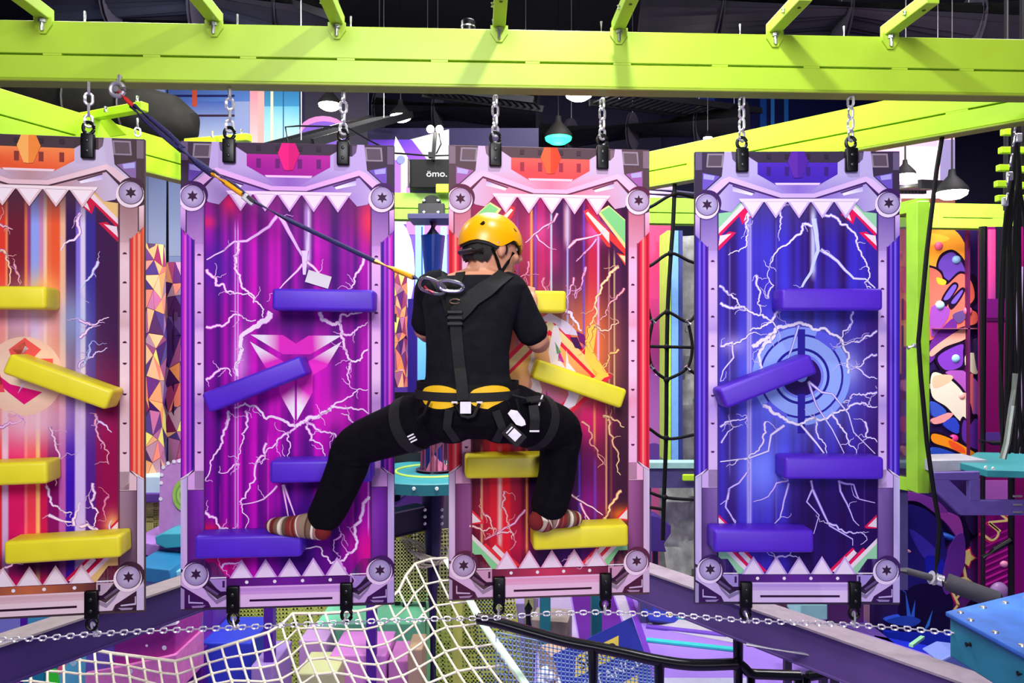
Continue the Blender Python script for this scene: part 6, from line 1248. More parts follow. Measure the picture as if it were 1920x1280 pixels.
MW = patch_board('mural_wall', 'colourful graffiti mural wall with climbing holds at far right', 'wall', 7.2, rect(1640, 425, 1846, 1300), (44, 24, 84), MUR+[
 (curve([(1690, 960), (1720, 948), (1755, 975), (1765, 1010), (1770, 1090), (1690, 1100)]), (34, 24, 110)), (curve([(1700, 990), (1720, 1000), (1752, 1030), (1755, 1055), (1730, 1045), (1712, 1020)]), (60, 44, 170)), (curve([(1690, 920), (1740, 930), (1770, 955), (1770, 975), (1720, 940), (1690, 935)]), (120, 50, 150)), (curve([(1752, 960), (1790, 965), (1800, 1000), (1790, 1005), (1770, 980)]), (150, 60, 160)), (rect(1800, 968, 1812, 1020), (20, 10, 50)), (curve([(1730, 1040), (1760, 1045), (1765, 1075), (1735, 1080)]), (30, 30, 170)), (curve([(1690, 1110), (1740, 1090), (1780, 1120), (1760, 1200), (1690, 1210)]), (22, 10, 60)),
 ([(1692, 1105), (1702, 1150), (1710, 1120), (1708, 1165), (1695, 1160)], (50, 100, 220)), ([(1725, 1180), (1742, 1140), (1736, 1168)], (50, 120, 230)), (curve([(1655, 1160), (1690, 1150), (1720, 1158), (1700, 1170)]), (40, 70, 190)), (curve([(1800, 900), (1826, 880), (1838, 940), (1820, 1000), (1800, 960)]), (40, 20, 70)), (curve([(1780, 1010), (1800, 1000), (1800, 1060), (1770, 1110), (1760, 1080)]), (92, 40, 140)), (rect(1655, 1180, 1780, 1260), (26, 44, 190))], th=.1)
# climbing holds on the mural
def hold(label, x, y, r, col, d=7.19, sx=1, sz=1, rot=0):
    c = at(x, y, d); R = Matrix.Rotation(rot, 3, 'Y'); rr = r*d/F
    o = MB().ball(c, (rr*sx, rr*.7, rr*sz), 16, 10, R).build('climbing_hold', mat('hold_%d_%d_%d' % col, col, .45, 0, .08, 20), smooth=True); tag(o, label, 'climbing hold', 'climbing holds on the mural')
PK, BLH, PL = (246, 96, 140), (120, 160, 200), (170, 214, 230)
hold('pink round hold on the orange cloud, highest on the mural', 1760, 461, 8, PK); hold('pink round hold seen through the lime frame', 1695, 476, 7, PK); hold('blue-grey round hold on the purple shape', 1793, 487, 8, BLH); hold('pale blue hold below the purple petals', 1762, 572, 8.5, PL); hold('pink hold at the middle right of the mural', 1814, 583, 8.5, PK); hold('pale blue hold on the violet ball shape', 1791, 672, 8.5, (150, 206, 232)); hold('magenta hold on the orange stripe', 1788, 822, 8.5, (236, 50, 140)); hold('dark blue hold beside the orange stripe end', 1792, 858, 8, (40, 90, 170)); hold('pale blue hold on the dark blue dome', 1709, 973, 9, (120, 170, 220)); hold('blue round hold on the black strip', 1814, 981, 8.5, (40, 90, 190))
hold('salmon hold on the cream shape', 1802, 742, 8, (250, 180, 170)); hold('long blue hold below the blue round hold', 1775, 1005, 15, (36, 90, 190), sx=1.2, sz=.42, rot=.35); hold('flat blue hold low on the mural, left one', 1746, 1048, 11, (36, 90, 190), sx=1.2, sz=.4); hold('flat blue hold low on the mural, right one', 1770, 1043, 9, (36, 90, 190), sx=1.2, sz=.5, rot=-.3); hold('red and yellow hold under the violet bracket', 1782, 970, 8, (244, 90, 70), sz=.7); hold('pale pink long hold at the edge of the blue panel', 1698, 1030, 13, (240, 170, 180), sx=1.1, sz=.5, rot=.4); hold('purple-pink hold beside the corner disc of the blue panel', 1697, 1068, 13, (200, 100, 180), sx=1, sz=.8)
# lettering on the mural
LET = mat('cream_letters', (232, 206, 130), .5, 0, .06); MAG = mat('magenta_letter_edge', (226, 24, 104), .5)
ux = Vector((.62, 0, .78)); uy = Vector((-.78, 0, .62)); SGN = thing('wall_sign', 'diagonal cream lettering with magenta edge and a star on the mural', 'sign', at(1800, 1100, 7.16))
bar_pts = [(1738, 1165), (1765, 1185), (1848, 1090), (1848, 1030), (1820, 1060)]
MB().prism([at(x, y, 7.165) for x, y in curve([(1745, 1128), (1760, 1100), (1800, 1050), (1818, 1018), (1846, 1000), (1848, 1080), (1800, 1150), (1775, 1190), (1745, 1175)])], (0, .012, 0)).build('plum_backing', mat('plum_backing', (84, 24, 110), .5), SGN)
for ch, x, y, s in (('P', 1762, 1160, .24), ('L', 1780, 1135, .24), ('A', 1796, 1114, .24), ('Y', 1814, 1086, .26)):
    text_on(ch, s*1.16, at(x-1.2, y+1.2, 7.158), ux, uy, MAG, 'letter_edge', SGN, 1.1); text_on(ch, s, at(x, y, 7.152), ux, uy, LET, 'letter', SGN, 1.1)
sp = star_pts(1812, 1045, 17, 10.5, 5, -1.2)
MB().prism([at(1812+(x-1812)*1.25, 1045+(y-1045)*1.25, 7.158) for x, y in sp], (0, .006, 0)).build('star_edge', MAG, SGN); MB().prism([at(x, y, 7.15) for x, y in sp], (0, .006, 0)).build('star', LET, SGN)
# striped magenta wall and dark corner
D3 = 6.9
patch_board('mural_wall', 'magenta wall with diagonal stripes at the right edge', 'wall', D3, rect(1846, 425, 1990, 1300), (112, 10, 84), [(rect(1852, 432, 1866, 480), (206, 50, 110)), ([(1852, 430), (1866, 430), (1870, 560), (1852, 560)], [(226, 70, 120), (200, 50, 110), (130, 30, 110), (170, 60, 130)]), (rect(1866, 425, 1905, 560), (20, 20, 34)), (rect(1850, 597, 1890, 602), (60, 10, 60)), (rect(1850, 560, 1890, 596), (96, 16, 96)), (rect(1846, 810, 1890, 828), (80, 50, 130)), (rect(1846, 828, 1890, 860), (96, 10, 76)), (rect(1892, 500, 1930, 850), (150, 130, 170)), (rect(1846, 900, 1890, 955), (170, 90, 180)),
  (rect(1846, 955, 1990, 1300), (126, 10, 110))]+[([(1846, 1010+k*12), (1846, 1013+k*12), (1890, 993+k*12), (1890, 990+k*12)], (190, 30, 150)) for k in range(9)], th=.1)
for ch, x, y, s in (('U', 1860, 1000, .21), ('N', 1874, 978, .21), ('I', 1886, 962, .21)):
    text_on(ch, s*1.16, at(x-1, y+1, D3-.06), ux, uy, MAG, 'letter_edge', SGN, 1.1); text_on(ch, s, at(x, y, D3-.064), ux, uy, LET, 'letter', SGN, 1.1)
hold('pale pink small hold on the striped magenta wall', 1882, 1057, 8, (226, 140, 180), D3-.01, sx=1, sz=.8); hold('lilac dome hold low on the striped magenta wall', 1872, 1108, 18, (150, 110, 170), D3-.01)
# lime door frame with dark pane
T = thing('doorway', 'lime door frame with a dark glass pane beside the blue panel', 'frame', (at(1733, 0, 5.4).x, 5.4, 0))
FRM = mat('lime_frame_paint', (150, 205, 50), .45, 0, .08, 6)
pa, pb = at(1732, 376, 5.4), at(1736, 925, 5.4)
MB().hexa([(pa.x-.05, 5.4, pb.z), (pa.x+.045, 5.4, pb.z), (pa.x+.045, 5.55, pb.z), (pa.x-.05, 5.55, pb.z), (pa.x-.05, 5.4, pa.z), (pa.x+.045, 5.4, pa.z), (pa.x+.045, 5.55, pa.z), (pa.x-.05, 5.55, pa.z)]).build('post', FRM, T, bevel=.006, seg=1)
tl, br = at(1660, 384, 5.6), at(1728, 402, 5.6)
MB().bar(at(1655, 400, 5.9), at(1730, 384, 5.45), .1, .09).build('head_rail', FRM, T); MB().bar(at(1655, 898, 5.9), at(1736, 912, 5.45), .1, .09).build('sill_rail', FRM, T)
MB().prism([at(1655, 405, 5.95), at(1724, 392, 5.5), at(1724, 905, 5.5), at(1655, 895, 5.95)], (0.01, .01, 0)).build('pane', mat('smoked_glass', (46, 30, 66), .12, 0, .1, 3, 0, .6, alpha=.62), T)
MB().tube([at(1702, 652, 5.35), at(1712, 648, 5.35), at(1722, 648, 5.35)], .018, 8).build('handle', BOLT, T, smooth=True)
# black poles at right
def pole(label, px, d, ytop, ybot, r, m=None):
    a, b = at(px, ytop, d), at(px, ybot, d); o = MB().cyl((a.x, d, 0), (a.x, d, a.z), r, 16).build('black_pole', m or mat('black_pole_paint', (16, 12, 22), .4), smooth=True); tag(o, label, 'pole', 'black net poles')
pole('black round pole in front of the mural right edge', 1843, 6.0, 425, 1280, .030); pole('black round pole in front of the striped magenta wall', 1896, 5.9, 425, 1280, .040)
tag(MB().tube([at(1843, 1045, 5.95), at(1865, 1030, 5.93), at(1896, 1012, 5.9)], .022, 10).build('pole_brace', mat('black_pole_paint', (16, 12, 22), .4), smooth=True), 'black slanted brace between the two right poles', 'pole')
tag(MB().tube([at(1838, 826, 5.9), at(1860, 830, 5.9), at(1892, 830, 5.9)], .02, 10).build('pole_brace', mat('black_pole_paint', (16, 12, 22), .4), smooth=True), 'black horizontal tie between the two right poles', 'pole')
# bundle of black straps with carabiners at the far right
T = thing('strap_bundle', 'bundle of black straps and ropes with carabiners at the right edge', 'ropes', at(1905, 900, 4.4))
rng = random.Random(7)
for k in range(9):
    x = 1880+k*5; pts = [(1905+rng.uniform(-6, 8), 225), (1903+rng.uniform(-8, 10), 330), (x+rng.uniform(-5, 5), 430), (x+rng.uniform(-8, 8), 600), (x+rng.uniform(-10, 10), 760), (x+rng.uniform(-12, 12), 850)]
    MB().tube([at(px, py, 4.4+.02*k) for px, py in curve(pts, 4, False)], rng.uniform(.006, .014), 8).build('strap', BLACKROPE, T, smooth=True)
for x, y, s in ((1905, 232, .09), (1902, 262, .07), (1896, 300, .07), (1890, 338, .06), (1888, 372, .06)): carabiner('carabiner', at(x, y, 4.33), Vector((.15, 0, 1)), s, s*.5, .006, POL, T)
for x, y in ((1910, 258), (1893, 330), (1884, 378)): MB().box(at(x, y, 4.34), (.035, .02, .05)).build('crimp', STEEL, T, bevel=.004, seg=1)
for k, (x, y) in enumerate(((1890, 248), (1886, 282), (1882, 315), (1878, 345), (1880, 372), (1918, 282), (1918, 318), (1912, 348), (1914, 372))):
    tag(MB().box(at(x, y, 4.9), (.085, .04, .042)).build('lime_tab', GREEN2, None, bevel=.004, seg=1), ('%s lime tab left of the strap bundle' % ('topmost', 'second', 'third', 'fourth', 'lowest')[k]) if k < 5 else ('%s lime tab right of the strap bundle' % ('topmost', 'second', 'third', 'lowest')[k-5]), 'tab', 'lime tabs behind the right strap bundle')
tag(MB().tube([at(1905, 700, 4.3), at(1898, 760, 4.3), at(1888, 830, 4.3), at(1880, 860, 4.3)], .018, 8).build('wire_sling', mat('clear_sling', (120, 130, 120), .25, .3), smooth=True), 'shiny sheathed wire sling slanting down at right', 'sling')
# pink lit wall top right
patch_board('mural_wall', 'pink lit wall behind the bright lamps at upper right', 'wall', 8.4, rect(1560, 240, 1790, 425), (226, 160, 206), [(rect(1690, 255, 1760, 275), (230, 150, 214)), (rect(1693, 275, 1762, 350), [(250, 220, 236), (240, 170, 214), (250, 190, 220), (252, 226, 226)]), (rect(1762, 262, 1790, 340), (120, 110, 150)), (rect(1690, 350, 1790, 372), (240, 214, 250)), (rect(1690, 372, 1790, 425), (120, 70, 60))])
# teal deck and violet bracket at right
T = thing('side_deck', 'teal deck on a violet bracket with a triangular opening at right', 'platform', (at(1850, 0, 5.2).x, 5.2, CZ-1.3))
dz = at(0, 880, 5.3).z
MB().prism([(at(1800, 0, 5.3).x, 5.3, dz), (at(1850, 0, 5.0).x, 5.0, dz), (at(2050, 0, 4.9).x, 4.9, dz), (at(2050, 0, 5.7).x, 5.7, dz), (at(1830, 0, 5.8).x, 5.8, dz)], (0, 0, .05)).build('deck_plate', mat('teal_deck', (64, 176, 180), .45), T, bevel=.004, seg=1)
for x, y in ((1848, 876), (1862, 878)): MB().lathe(at(x, y, 4.97), (0, -1, 0), [(0, .012), (.006, .01)], 8).build('bolt', mat('white_cap', (230, 236, 236)), T)
br_ = [at(x, y, 5.02) for x, y in ((1752, 888), (1838, 884), (1838, 938), (1990, 936), (1990, 966), (1802, 966), (1752, 916))]; BRM = mat('violet_bracket', (92, 74, 150), .45, 0, .1)
def plate(pts, name='bracket_plate', d=5.02): MB().prism([at(x, y, d) for x, y in pts], (0, .04, 0)).build(name, BRM, T, bevel=.003, seg=1)
MB().prism([at(x, y, 5.3) for x, y in ((1748, 864), (1850, 862), (1850, 880), (1748, 884))], (0, .3, 0)).build('grey_ledge', mat('grey_ledge', (170, 172, 186), .5), T)
plate([(1752, 886), (1838, 884), (1836, 900), (1778, 900), (1752, 900)]); plate([(1752, 898), (1778, 898), (1818, 936), (1838, 938), (1990, 938), (1990, 966), (1802, 966), (1752, 918)]); plate([(1818, 898), (1838, 898), (1838, 940), (1818, 938)])
for y in (930, 946, 960): MB().bar(at(1900, y, 5.0), at(1916, y, 5.0), .012, .012).build('weld_mark', BOLT, T)
MB().bar((at(2010, 0, 5.3).x, 5.4, 0), (at(2010, 0, 5.3).x, 5.4, dz), .1, .1).build('post', BRM, T)
for x, lab in ((1887, 'dark slim pole carrying the left column of lime tabs'), (1916, 'dark slim pole carrying the right column of lime tabs')):
    a = at(x, 380, 4.95); tag(MB().cyl((a.x, 4.95, a.z-.05), (a.x, 4.95, 9.56), .02, 10).build('black_pole', MATS['black_pole_paint'], smooth=True), lab, 'pole', 'black net poles')
# ------------------------------------------------------------------ lower area
def tall_block(label, px0, px1, ytop, d, depth, col, cat='block', name='foam_tower', shape=None):
    a, b = at(px0, ytop, d), at(px1, ytop, d)
    o = MB().hexa([(a.x, d, 0), (b.x, d, 0), (b.x, d+depth, 0), (a.x, d+depth, 0), (a.x, d, a.z), (b.x, d, a.z), (b.x, d+depth, a.z), (a.x, d+depth, a.z)]).build(name, mat('foam_%d_%d_%d' % col, col, .5, 0, .08, 3), None, bevel=.012, seg=2)
    return tag(o, label, cat, 'tall soft play towers')
LW = patch_board('mural_wall', 'teal arch mural wall behind the white net at lower left', 'wall', 7.0, rect(-60, 1080, 380, 1300), (70, 150, 190), [(curve([(60, 1300), (70, 1230), (110, 1180), (180, 1140), (260, 1120), (360, 1110), (360, 1300)]), (30, 130, 160)), (curve([(80, 1300), (92, 1230), (130, 1185), (150, 1190), (116, 1240), (106, 1300)]), (20, 110, 140)), (curve([(106, 1300), (116, 1240), (150, 1170), (240, 1130), (360, 1110), (360, 1300)]), (240, 90, 140)), (curve([(118, 1300), (128, 1240), (160, 1180), (240, 1140), (360, 1120), (360, 1300)]), (96, 186, 216)), (rect(270, 1096, 372, 1210), (110, 196, 214)), (circ(138, 1226, 10, 22), (170, 210, 232)), (curve([(86, 1300), (90, 1262), (108, 1255), (112, 1300)]), (60, 220, 60)), (rect(-60, 1232, 42, 1300), (160, 80, 170)), (rect(38, 1230, 44, 1300), (80, 20, 140)), (circ(345, 1200, 14, 24), (150, 210, 226)), (rect(-60, 1140, 40, 1190), (130, 130, 210)), (rect(40, 1150, 52, 1175), (80, 30, 160))], th=.1)
T = thing('slanted_box', 'magenta and violet slanted box with white dots behind the net at lower left', 'block', at(250, 1280, 5.6))
MB().prism([at(x, y, 5.6) for x, y in ((164, 1192), (332, 1164), (328, 1228), (240, 1248), (160, 1262))], (0, .5, 0), None).build('upper_face', mat('magenta_box', (176, 50, 160), .5, 0, .1), T, bevel=.01, seg=2)
MB().prism([at(x, y, 5.58) for x, y in ((163, 1196), (215, 1186), (210, 1258), (160, 1264))], (0, .3, 0)).build('violet_face', mat('violet_box', (110, 90, 190), .5, 0, .1), T)
MB().prism([at(x, y, 5.55) for x, y in ((160, 1262), (240, 1248), (330, 1228), (330, 1300), (160, 1330))], (0, .5, 0)).build('lower_face', mat('pink_box', (232, 130, 200), .5, 0, .1), T)
MB().bar(at(166, 1194, 5.57), at(333, 1164, 5.57), .05, .035).build('white_edge', mat('white_paint', (240, 232, 245), .5), T)
for x, y, r in ((275, 1210, .010), (308, 1214, .018), (244, 1258, .02), (300, 1250, .012)): MB().disc(at(x, y, 5.53), X, Zv, r, 12).build('dot', mat('white_paint', (240, 232, 245)), T)
MB().box(at(245, 1300, 5.85)+Vector((0, 0, -.7)), (.66, .4, 1.3)).build('base', mat('pink_box', (232, 130, 200)), T)
tall_block('deep blue foam tower behind the net left of the purple posts', 376, 470, 1205, 6.2, .6, (44, 60, 200)); tall_block('purple narrow tower beside the deep blue tower', 330, 380, 1218, 6.1, .4, (92, 20, 140)); tall_block('teal-blue wall block under the magenta panel left corner', 338, 372, 1146, 6.4, .3, (80, 170, 200)); tall_block('purple tower edge under the magenta panel', 372, 402, 1140, 6.5, .3, (110, 50, 170)); tall_block('mint green foam block behind the white net', 592, 788, 1168, 6.6, .9, (130, 226, 180)); tall_block('pink foam block behind the white net', 618, 724, 1228, 5.9, .5, (226, 140, 226)); tall_block('lilac foam step behind the white net', 560, 612, 1200, 6.3, .4, (206, 160, 220)); tall_block('lilac foam step at the bottom behind the net', 470, 512, 1248, 5.8, .5, (160, 130, 200)); tall_block('pale olive foam block at the bottom behind the net', 556, 630, 1262, 5.6, .4, (206, 210, 150)); tall_block('pink small foam block beside the column base', 728, 770, 1238, 5.9, .4, (214, 130, 206)); tall_block('tan foam block beside the column base', 764, 792, 1216, 5.6, .3, (190, 160, 130))
for k, (x, lab) in enumerate(((506, 'purple square post under the left part of the magenta panel'), (697, 'purple square post under the right part of the magenta panel'), (858, 'olive-yellow square post right of the blue column'))):
    a = at(x, 1130 if k < 2 else 1120, 5.9); tag(MB().bar((a.x, 5.9, 0), (a.x, 5.9, a.z), .075 if k < 2 else .05, .075).build('square_post', mat('post_%d' % k, ((84, 26, 160), (84, 26, 160), (190, 200, 90))[k], .5)), lab, 'post')
mesh_panel('yellow-green fine safety net under the magenta panel', [(400, 1120), (960, 1090), (990, 1330), (400, 1330)], 7.4, 86, 30, (222, 230, 110), .017)
mesh_panel('yellow-green fine safety net beside the blue column', [(735, 1004), (860, 990), (860, 1125), (735, 1125)], 7.0, 20, 18, (232, 234, 150), .018)
tag(MB().hexa([at(390, 1330, 7.9), at(1000, 1330, 7.9), at(1000, 1330, 8.0), at(390, 1330, 8.0), at(390, 1000, 7.9), at(1000, 1000, 7.9), at(1000, 1000, 8.0), at(390, 1000, 8.0)]).build('backdrop_board', mat('violet_green_backdrop', (190, 192, 130), .8, 0, .4, 3)), 'dim olive board behind the fine safety nets', 'panel')
# white rope net
def rope_net(label, top, bot, nr, r=.0085, extra=None):
    T = thing('rope_net', label, 'net', at(*bot[len(bot)//2]), 'white rope nets'); n = len(top)
    G = []
    for i in range(n):
        a, b = at(*top[i]), at(*bot[i]); col = []
        for j in range(nr+1):
            t = j/nr; p = a.lerp(b, t); p.z -= .10*math.sin(math.pi*t)*(.4+.6*math.sin(i*.5)**2); col.append(p)
        G.append(col)
    for i in range(n): MB().tube(G[i], r, 6).build('rope', WHITEROPE, T, smooth=True)
    for j in range(nr+1): MB().tube([G[i][j] for i in range(n)], r*(1.5 if j in (0,) else 1), 6).build('rope', WHITEROPE, T, smooth=True)
    mb = MB()
    for i in range(1, n-1):
        for j in range(1, nr): mb.ball(G[i][j], r*1.9, 6, 4)
    o = mb.build('knots', WHITEROPE, T, smooth=True); o['kind'] = 'stuff'
    return T
def ip(pts, n):
    x = np.array(pts, float); s = np.r_[0, np.cumsum(np.hypot(np.diff(x[:, 0]), np.diff(x[:, 1])))]; q = np.linspace(0, s[-1], n); return [tuple(np.interp(q, s, x[:, k]) for k in range(3)) for q in q]
TOP = [(30, 1222, 4.9), (110, 1200, 5.0), (190, 1222, 5.0), (330, 1240, 5.0), (440, 1205, 5.1), (520, 1180, 5.3), (545, 1150, 5.4), (600, 1150, 5.4), (690, 1145, 5.5), (742, 1120, 5.6), (770, 1060, 5.8), (800, 1048, 5.85), (838, 1046, 5.9)]
BOT = [(20, 1330, 4.2), (130, 1340, 4.2), (260, 1345, 4.2), (400, 1345, 4.2), (520, 1345, 4.2), (640, 1345, 4.2), (760, 1345, 4.2), (880, 1340, 4.3), (1010, 1320, 4.4)]
rope_net('large white rope net spread below the magenta panel', ip(TOP, 30), ip(BOT, 30), 7, .0078)
# gathered edge rope and collar
T = thing('net_edge_rope', 'thick pale edge rope of the white net running to the lower right', 'rope', at(1000, 1310, 4.4))
for k in range(4): MB().tube([at(x+k*3-4, y, d) for x, y, d in ((838, 1050, 5.85), (872, 1110, 5.4), (905, 1170, 5.0), (945, 1225, 4.7), (1012, 1320, 4.36))], .012, 6).build('strand', mat('mint_rope', (206, 232, 214), .8, 0, .06), T, smooth=True)
T = thing('net_collar', 'loops of pale rope gathered around the blue column above the net', 'rope', at(812, 1050, 6.2))
for k in range(4): MB().tube([(cx+.135*math.cos(t*math.pi/10)*(1+.05*k), 6.4+.135*math.sin(t*math.pi/10)*(1+.05*k), at(0, 1042+k*5, 6.3).z+.02*math.sin(t*math.pi/10*2+k)) for t in range(20)], .008, 6, True).build('loop', WHITEROPE, T, smooth=True)
for k in range(9): MB().tube([at(745+k*5, 1000+k*2, 6.7), at(765+k*8, 1030+k*2, 6.4), at(790+k*5, 1048, 6.2)], .006, 6).build('strand', WHITEROPE, T, smooth=True)
# ------------------------------------------------------------------ right lower: play deck, signs, railing
T = thing('play_deck', 'violet and grey padded play deck at lower centre right', 'deck', (2.0, 7.0, 0))
zd = CZ-2.55
def dk(px, d): return Vector(((px-960)*d/F, d, zd))
MB().prism([dk(1000, 5.3), dk(1560, 5.3), dk(1750, 6.0), dk(1300, 8.0), dk(1012, 8.0)], (0, 0, -.1)).build('top_pad', mat('violet_pad', (150, 116, 214), .5, 0, .08, 2), T)
def flat(pts, col, h=.004): MB().prism([dk(x, d)+Vector((0, 0, .001)) for x, d in pts], (0, 0, h)).build('stripe', mat('pad_%d_%d_%d' % col, col, .5, 0, .06), T)
flat([(1215, 7.2), (1215, 6.6), (1560, 5.9), (1640, 6.2)], (176, 172, 186)); flat([(1240, 5.6), (1245, 5.35), (1400, 5.35), (1400, 5.6)], (176, 176, 206)); flat([(1140, 8.0), (1160, 8.0), (1222, 5.6), (1205, 5.6)], (180, 176, 196)); flat([(1162, 8.0), (1172, 8.0), (1236, 5.6), (1224, 5.6)], (104, 50, 176), .006); flat([(1066, 8.0), (1138, 8.0), (1200, 5.6), (1100, 5.6)], (76, 16, 130)); flat([(1270, 7.9), (1290, 7.9), (1500, 6.4), (1520, 6.2), (1480, 6.35), (1300, 7.4)], (104, 60, 190), .007); flat([(1014, 8), (1062, 8), (1098, 5.6), (1006, 5.6)], (170, 160, 196))
MB().box((1.9, 6.7, zd/2-.06), (3.0, 2.2, zd-.14)).build('base', mat('violet_base', (90, 60, 150), .6), T)
BSI = mat('blue_sign_board', (36, 50, 168), .5, 0, .06); YSI = mat('yellow_sign_strip', (244, 216, 90), .5); WSI = mat('white_sign_letters', (236, 236, 240), .5); BLK = mat('sign_black_letters', (20, 20, 40), .5)
def sign(label, c, ux, uy, w, h, s):
    T = thing('distance_sign', label, 'sign', c, 'blue distance signs'); n = ux.cross(uy).normalized(); n = -n if n.y > 0 else n
    q = lambda a, b, k: c+ux*a+uy*b+n*k
    MB().prism([q(-w/2, -h/2, 0), q(w/2, -h/2, 0), q(w/2, h/2, 0), q(-w/2, h/2, 0)], -n*.02).build('board', BSI, T)
    MB().prism([q(-w*.34, h*.12, .002), q(w*.2, h*.12, .002), q(w*.28, h*.36, .002), q(-w*.26, h*.36, .002)], n*.002).build('strip', YSI, T)
    text_on('SPEED', s, q(-w*.02, h*.24, .006), ux, uy, BLK, 'lettering', T, 1.1); text_on('DISTANCE', s*1.05, q(.02*w, -h*.04, .006), ux, uy, WSI, 'lettering', T, 1.05)
    MB().prism([q(-w*.2, -h*.34, .002), q(w*.3, -h*.34, .002), q(w*.34, -h*.2, .002), q(-w*.16, -h*.2, .002)], n*.002).build('strip', YSI, T)
    return T
sign('blue sign with yellow strip behind the black railing at the bottom', at(1135, 1262, 5.05), Vector((.9, .25, .32)).normalized(), Vector((-.30, .30, .9)).normalized(), .62, .50, .10)
sign('blue sign lying below the gap between red and blue panels', at(1260, 1128, 7.0), Vector((.86, .45, -.26)).normalized(), Vector((-.3, .8, .42)).normalized(), .85, .55, .11)
for k in range(4): tag(MB().bar(dk(1212, 7.2-k*.3)+Vector((0, 0, .012)), dk(1330+k*16, 7.0-k*.3)+Vector((0, 0, .012)), .06, .016).build('foam_strip', mat('strip_c%d' % k, ((150, 230, 110), (60, 150, 170), (110, 70, 190), (50, 190, 190))[k], .5)), ('lime', 'teal', 'violet', 'turquoise')[k]+' thin foam strip below the blue-violet panel', 'strip', 'foam strips under the right panels')
for x, lab in ((1022, 'teal square post left of the red panel lower strap'), (1118, 'teal square post under the red panel lower right strap')):
    a = at(x, 1110, 6.0); tag(MB().bar((a.x, 6.0, 0), (a.x, 6.0, a.z), .085, .085).build('square_post', mat('teal_post', (20, 120, 136), .5)), lab, 'post')
tall_block('blue block beside the white net edge', 892, 936, 1124, 7.4, .4, (70, 110, 210)); tall_block('lilac stacked shelf unit under the red panel', 936, 984, 1130, 7.6, .4, (170, 150, 210)); tall_block('grey-lilac wall section under the red panel', 984, 1120, 1120, 8.2, .3, (166, 152, 190))
# black pipe railing
PIPE = mat('black_pipe', (18, 20, 26), .22, .2, .2, 10)
T = thing('pipe_railing', 'black curved pipe railing along the bottom right of centre', 'railing', at(1170, 1280, 4.5)); dR = 4.5
def pipe(pts, r=.034, name='rail'): MB().tube([at(x, y, dR) for x, y in curve(pts, 5, False)], r, 12).build(name, PIPE, T, smooth=True)
pipe([(890, 1158), (930, 1166), (1000, 1186), (1060, 1202), (1112, 1212), (1170, 1224), (1235, 1238), (1300, 1246), (1384, 1244)]); pipe([(1384, 1242), (1396, 1252), (1408, 1262), (1440, 1264), (1500, 1266)], .03); pipe([(1508, 1268), (1560, 1262), (1620, 1266), (1650, 1270)], .03)
for x, y0 in ((1112, 1212), (1236, 1238), (1384, 1166), (1408, 1262), (1496, 1266), (1512, 1266), (1650, 1240)):
    a = at(x, y0, dR); MB().cyl((a.x, dR, 0), (a.x, dR, a.z), .033 if x < 1400 else .026, 12).build('post', PIPE, T, smooth=True)
mesh_panel('pale blue square mesh in front of the bottom sign', [(930, 1185), (1236, 1246), (1236, 1340), (930, 1340)], 4.8, 40, 16, (150, 180, 235), .006)
tag(MB().box((at(1065, 0, 5.6).x, 5.6, zd+.112), (.34, .3, .22), Matrix.Rotation(.4, 3, 'Z')).build('carton', mat('cardboard', (196, 164, 130), .8, 0, .1)), 'brown cardboard carton at the bottom behind the mesh', 'box')
tag(MB().box((at(1035, 0, 6.2).x, 6.2, zd+.132), (.30, .3, .26), Matrix.Rotation(-.2, 3, 'Z')).build('carton', mat('cardboard_dark', (150, 138, 130), .8, 0, .1)), 'grey-brown carton behind the blue mesh', 'box')
T = thing('rag_pile', 'crumpled white plastic heap at the bottom behind the mesh', 'rubbish', (at(1015, 0, 5.45).x, 5.45, zd)); rng = random.Random(2); mb = MB()
for k in range(14): mb.ball(Vector((at(1018, 0, 5.45).x+rng.uniform(-.02, .14), 5.45+rng.uniform(-.1, .1), zd+.03+rng.uniform(0, .06))), (rng.uniform(.03, .06), rng.uniform(.03, .06), rng.uniform(.02, .04)), 8, 6, Matrix.Rotation(rng.uniform(0, 3), 3, 'Y'))
mb.build('plastic', mat('white_plastic', (226, 222, 226), .5, 0, .15, 30), T)
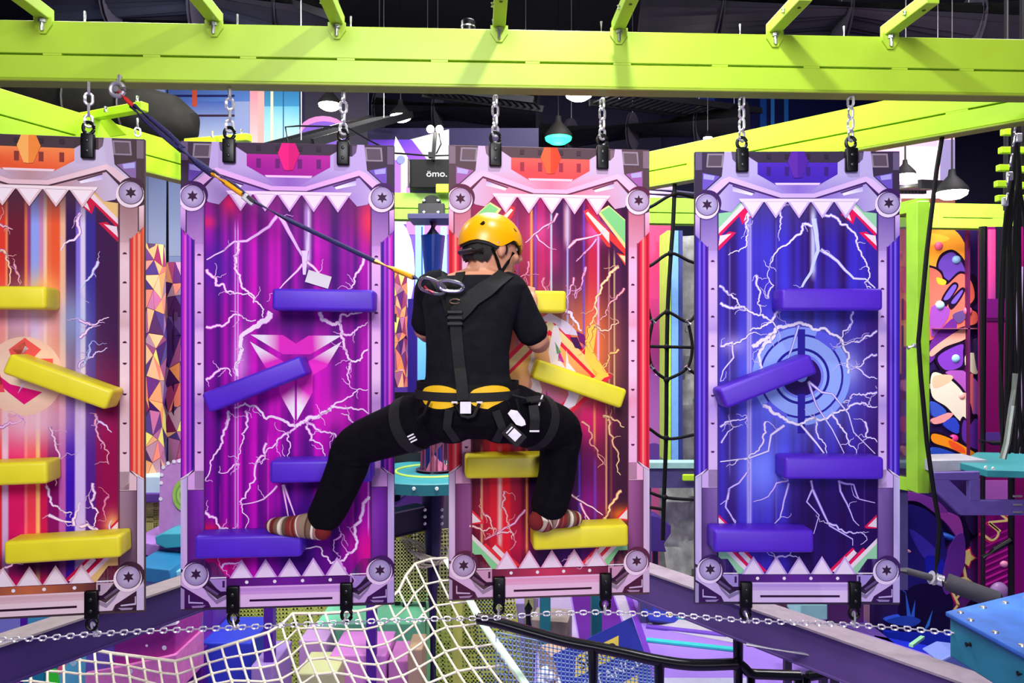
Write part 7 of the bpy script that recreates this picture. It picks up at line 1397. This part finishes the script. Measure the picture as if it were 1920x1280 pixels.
tag(MB().tube([at(991, 1125, 5.2), at(991, 1140, 5.2), at(990, 1150, 5.2), at(992, 1180, 5.2)], [.006, .03, .016, .024], 10).build('hanging_weight', BLACK, smooth=True), 'small black weight on a cord under the red panel', 'weight')
# blue floor mats and green line under the chain at right
tag(MB().prism([dk(1620, 6.2)+Vector((0, 0, -.13)), dk(1900, 5.4)+Vector((0, 0, -.13)), dk(2000, 6.0)+Vector((0, 0, -.13)), dk(1640, 6.75)+Vector((0, 0, -.13))], (0, 0, -.6)).build('landing_mat', mat('ultramarine_mat', (20, 40, 200), .5, 0, .1)), 'ultramarine landing mat beneath the long chain at right', 'mat')
tag(MB().bar(at(1708, 1210, 5.6), at(1730, 1194, 5.9), .03, .02).build('mat_line', mat('mint_line', (160, 230, 180), .5)), 'mint green line on the ultramarine landing mat', 'line')
soft_block('pale teal pad between the lower beam and blue panel', rect(1500, 1132, 1552, 1162), 6.2, .3, (150, 206, 206), group=SG); soft_block('dark plum pad under the blue panel right strap', rect(1552, 1128, 1620, 1168), 6.4, .3, (72, 16, 90), group=SG); soft_block('dark brown round pad under the blue panel', circ(1490, 1146, 20, 18), 6.6, .3, (60, 26, 46), group=SG); soft_block('blue crumpled bag beside the blue platform leg', [(1760, 1240), (1790, 1225), (1830, 1230), (1836, 1258), (1790, 1262)], 4.6, .2, (110, 130, 210), group=SG)
tag(MB().tube([at(1400, 1208, 4.2), at(1520, 1228, 4.0), at(1640, 1268, 3.9), at(1700, 1290, 3.85)], .010, 8).build('thin_rail', mat('grey_rail', (150, 146, 160), .4, .3), smooth=True), 'thin grey handrail wire under the slanting lower right beam', 'rail')
for k, (x, y) in enumerate(((1484, 1208), (1552, 1228), (1574, 1238))): soft_block('small pink foam piece on the play deck, %s of three' % ('left', 'middle', 'right')[k], [(x-6, y-8), (x+6, y-10), (x+4, y+8), (x-6, y+6)], 5.4, .1, (226, 130, 140), group='small pink foam pieces')
soft_block('dark blue rolled bolster on the play deck', [(1490, 1208), (1550, 1222), (1600, 1240), (1592, 1250), (1540, 1236), (1488, 1218)], 5.6, .2, (50, 40, 120), group=SG)
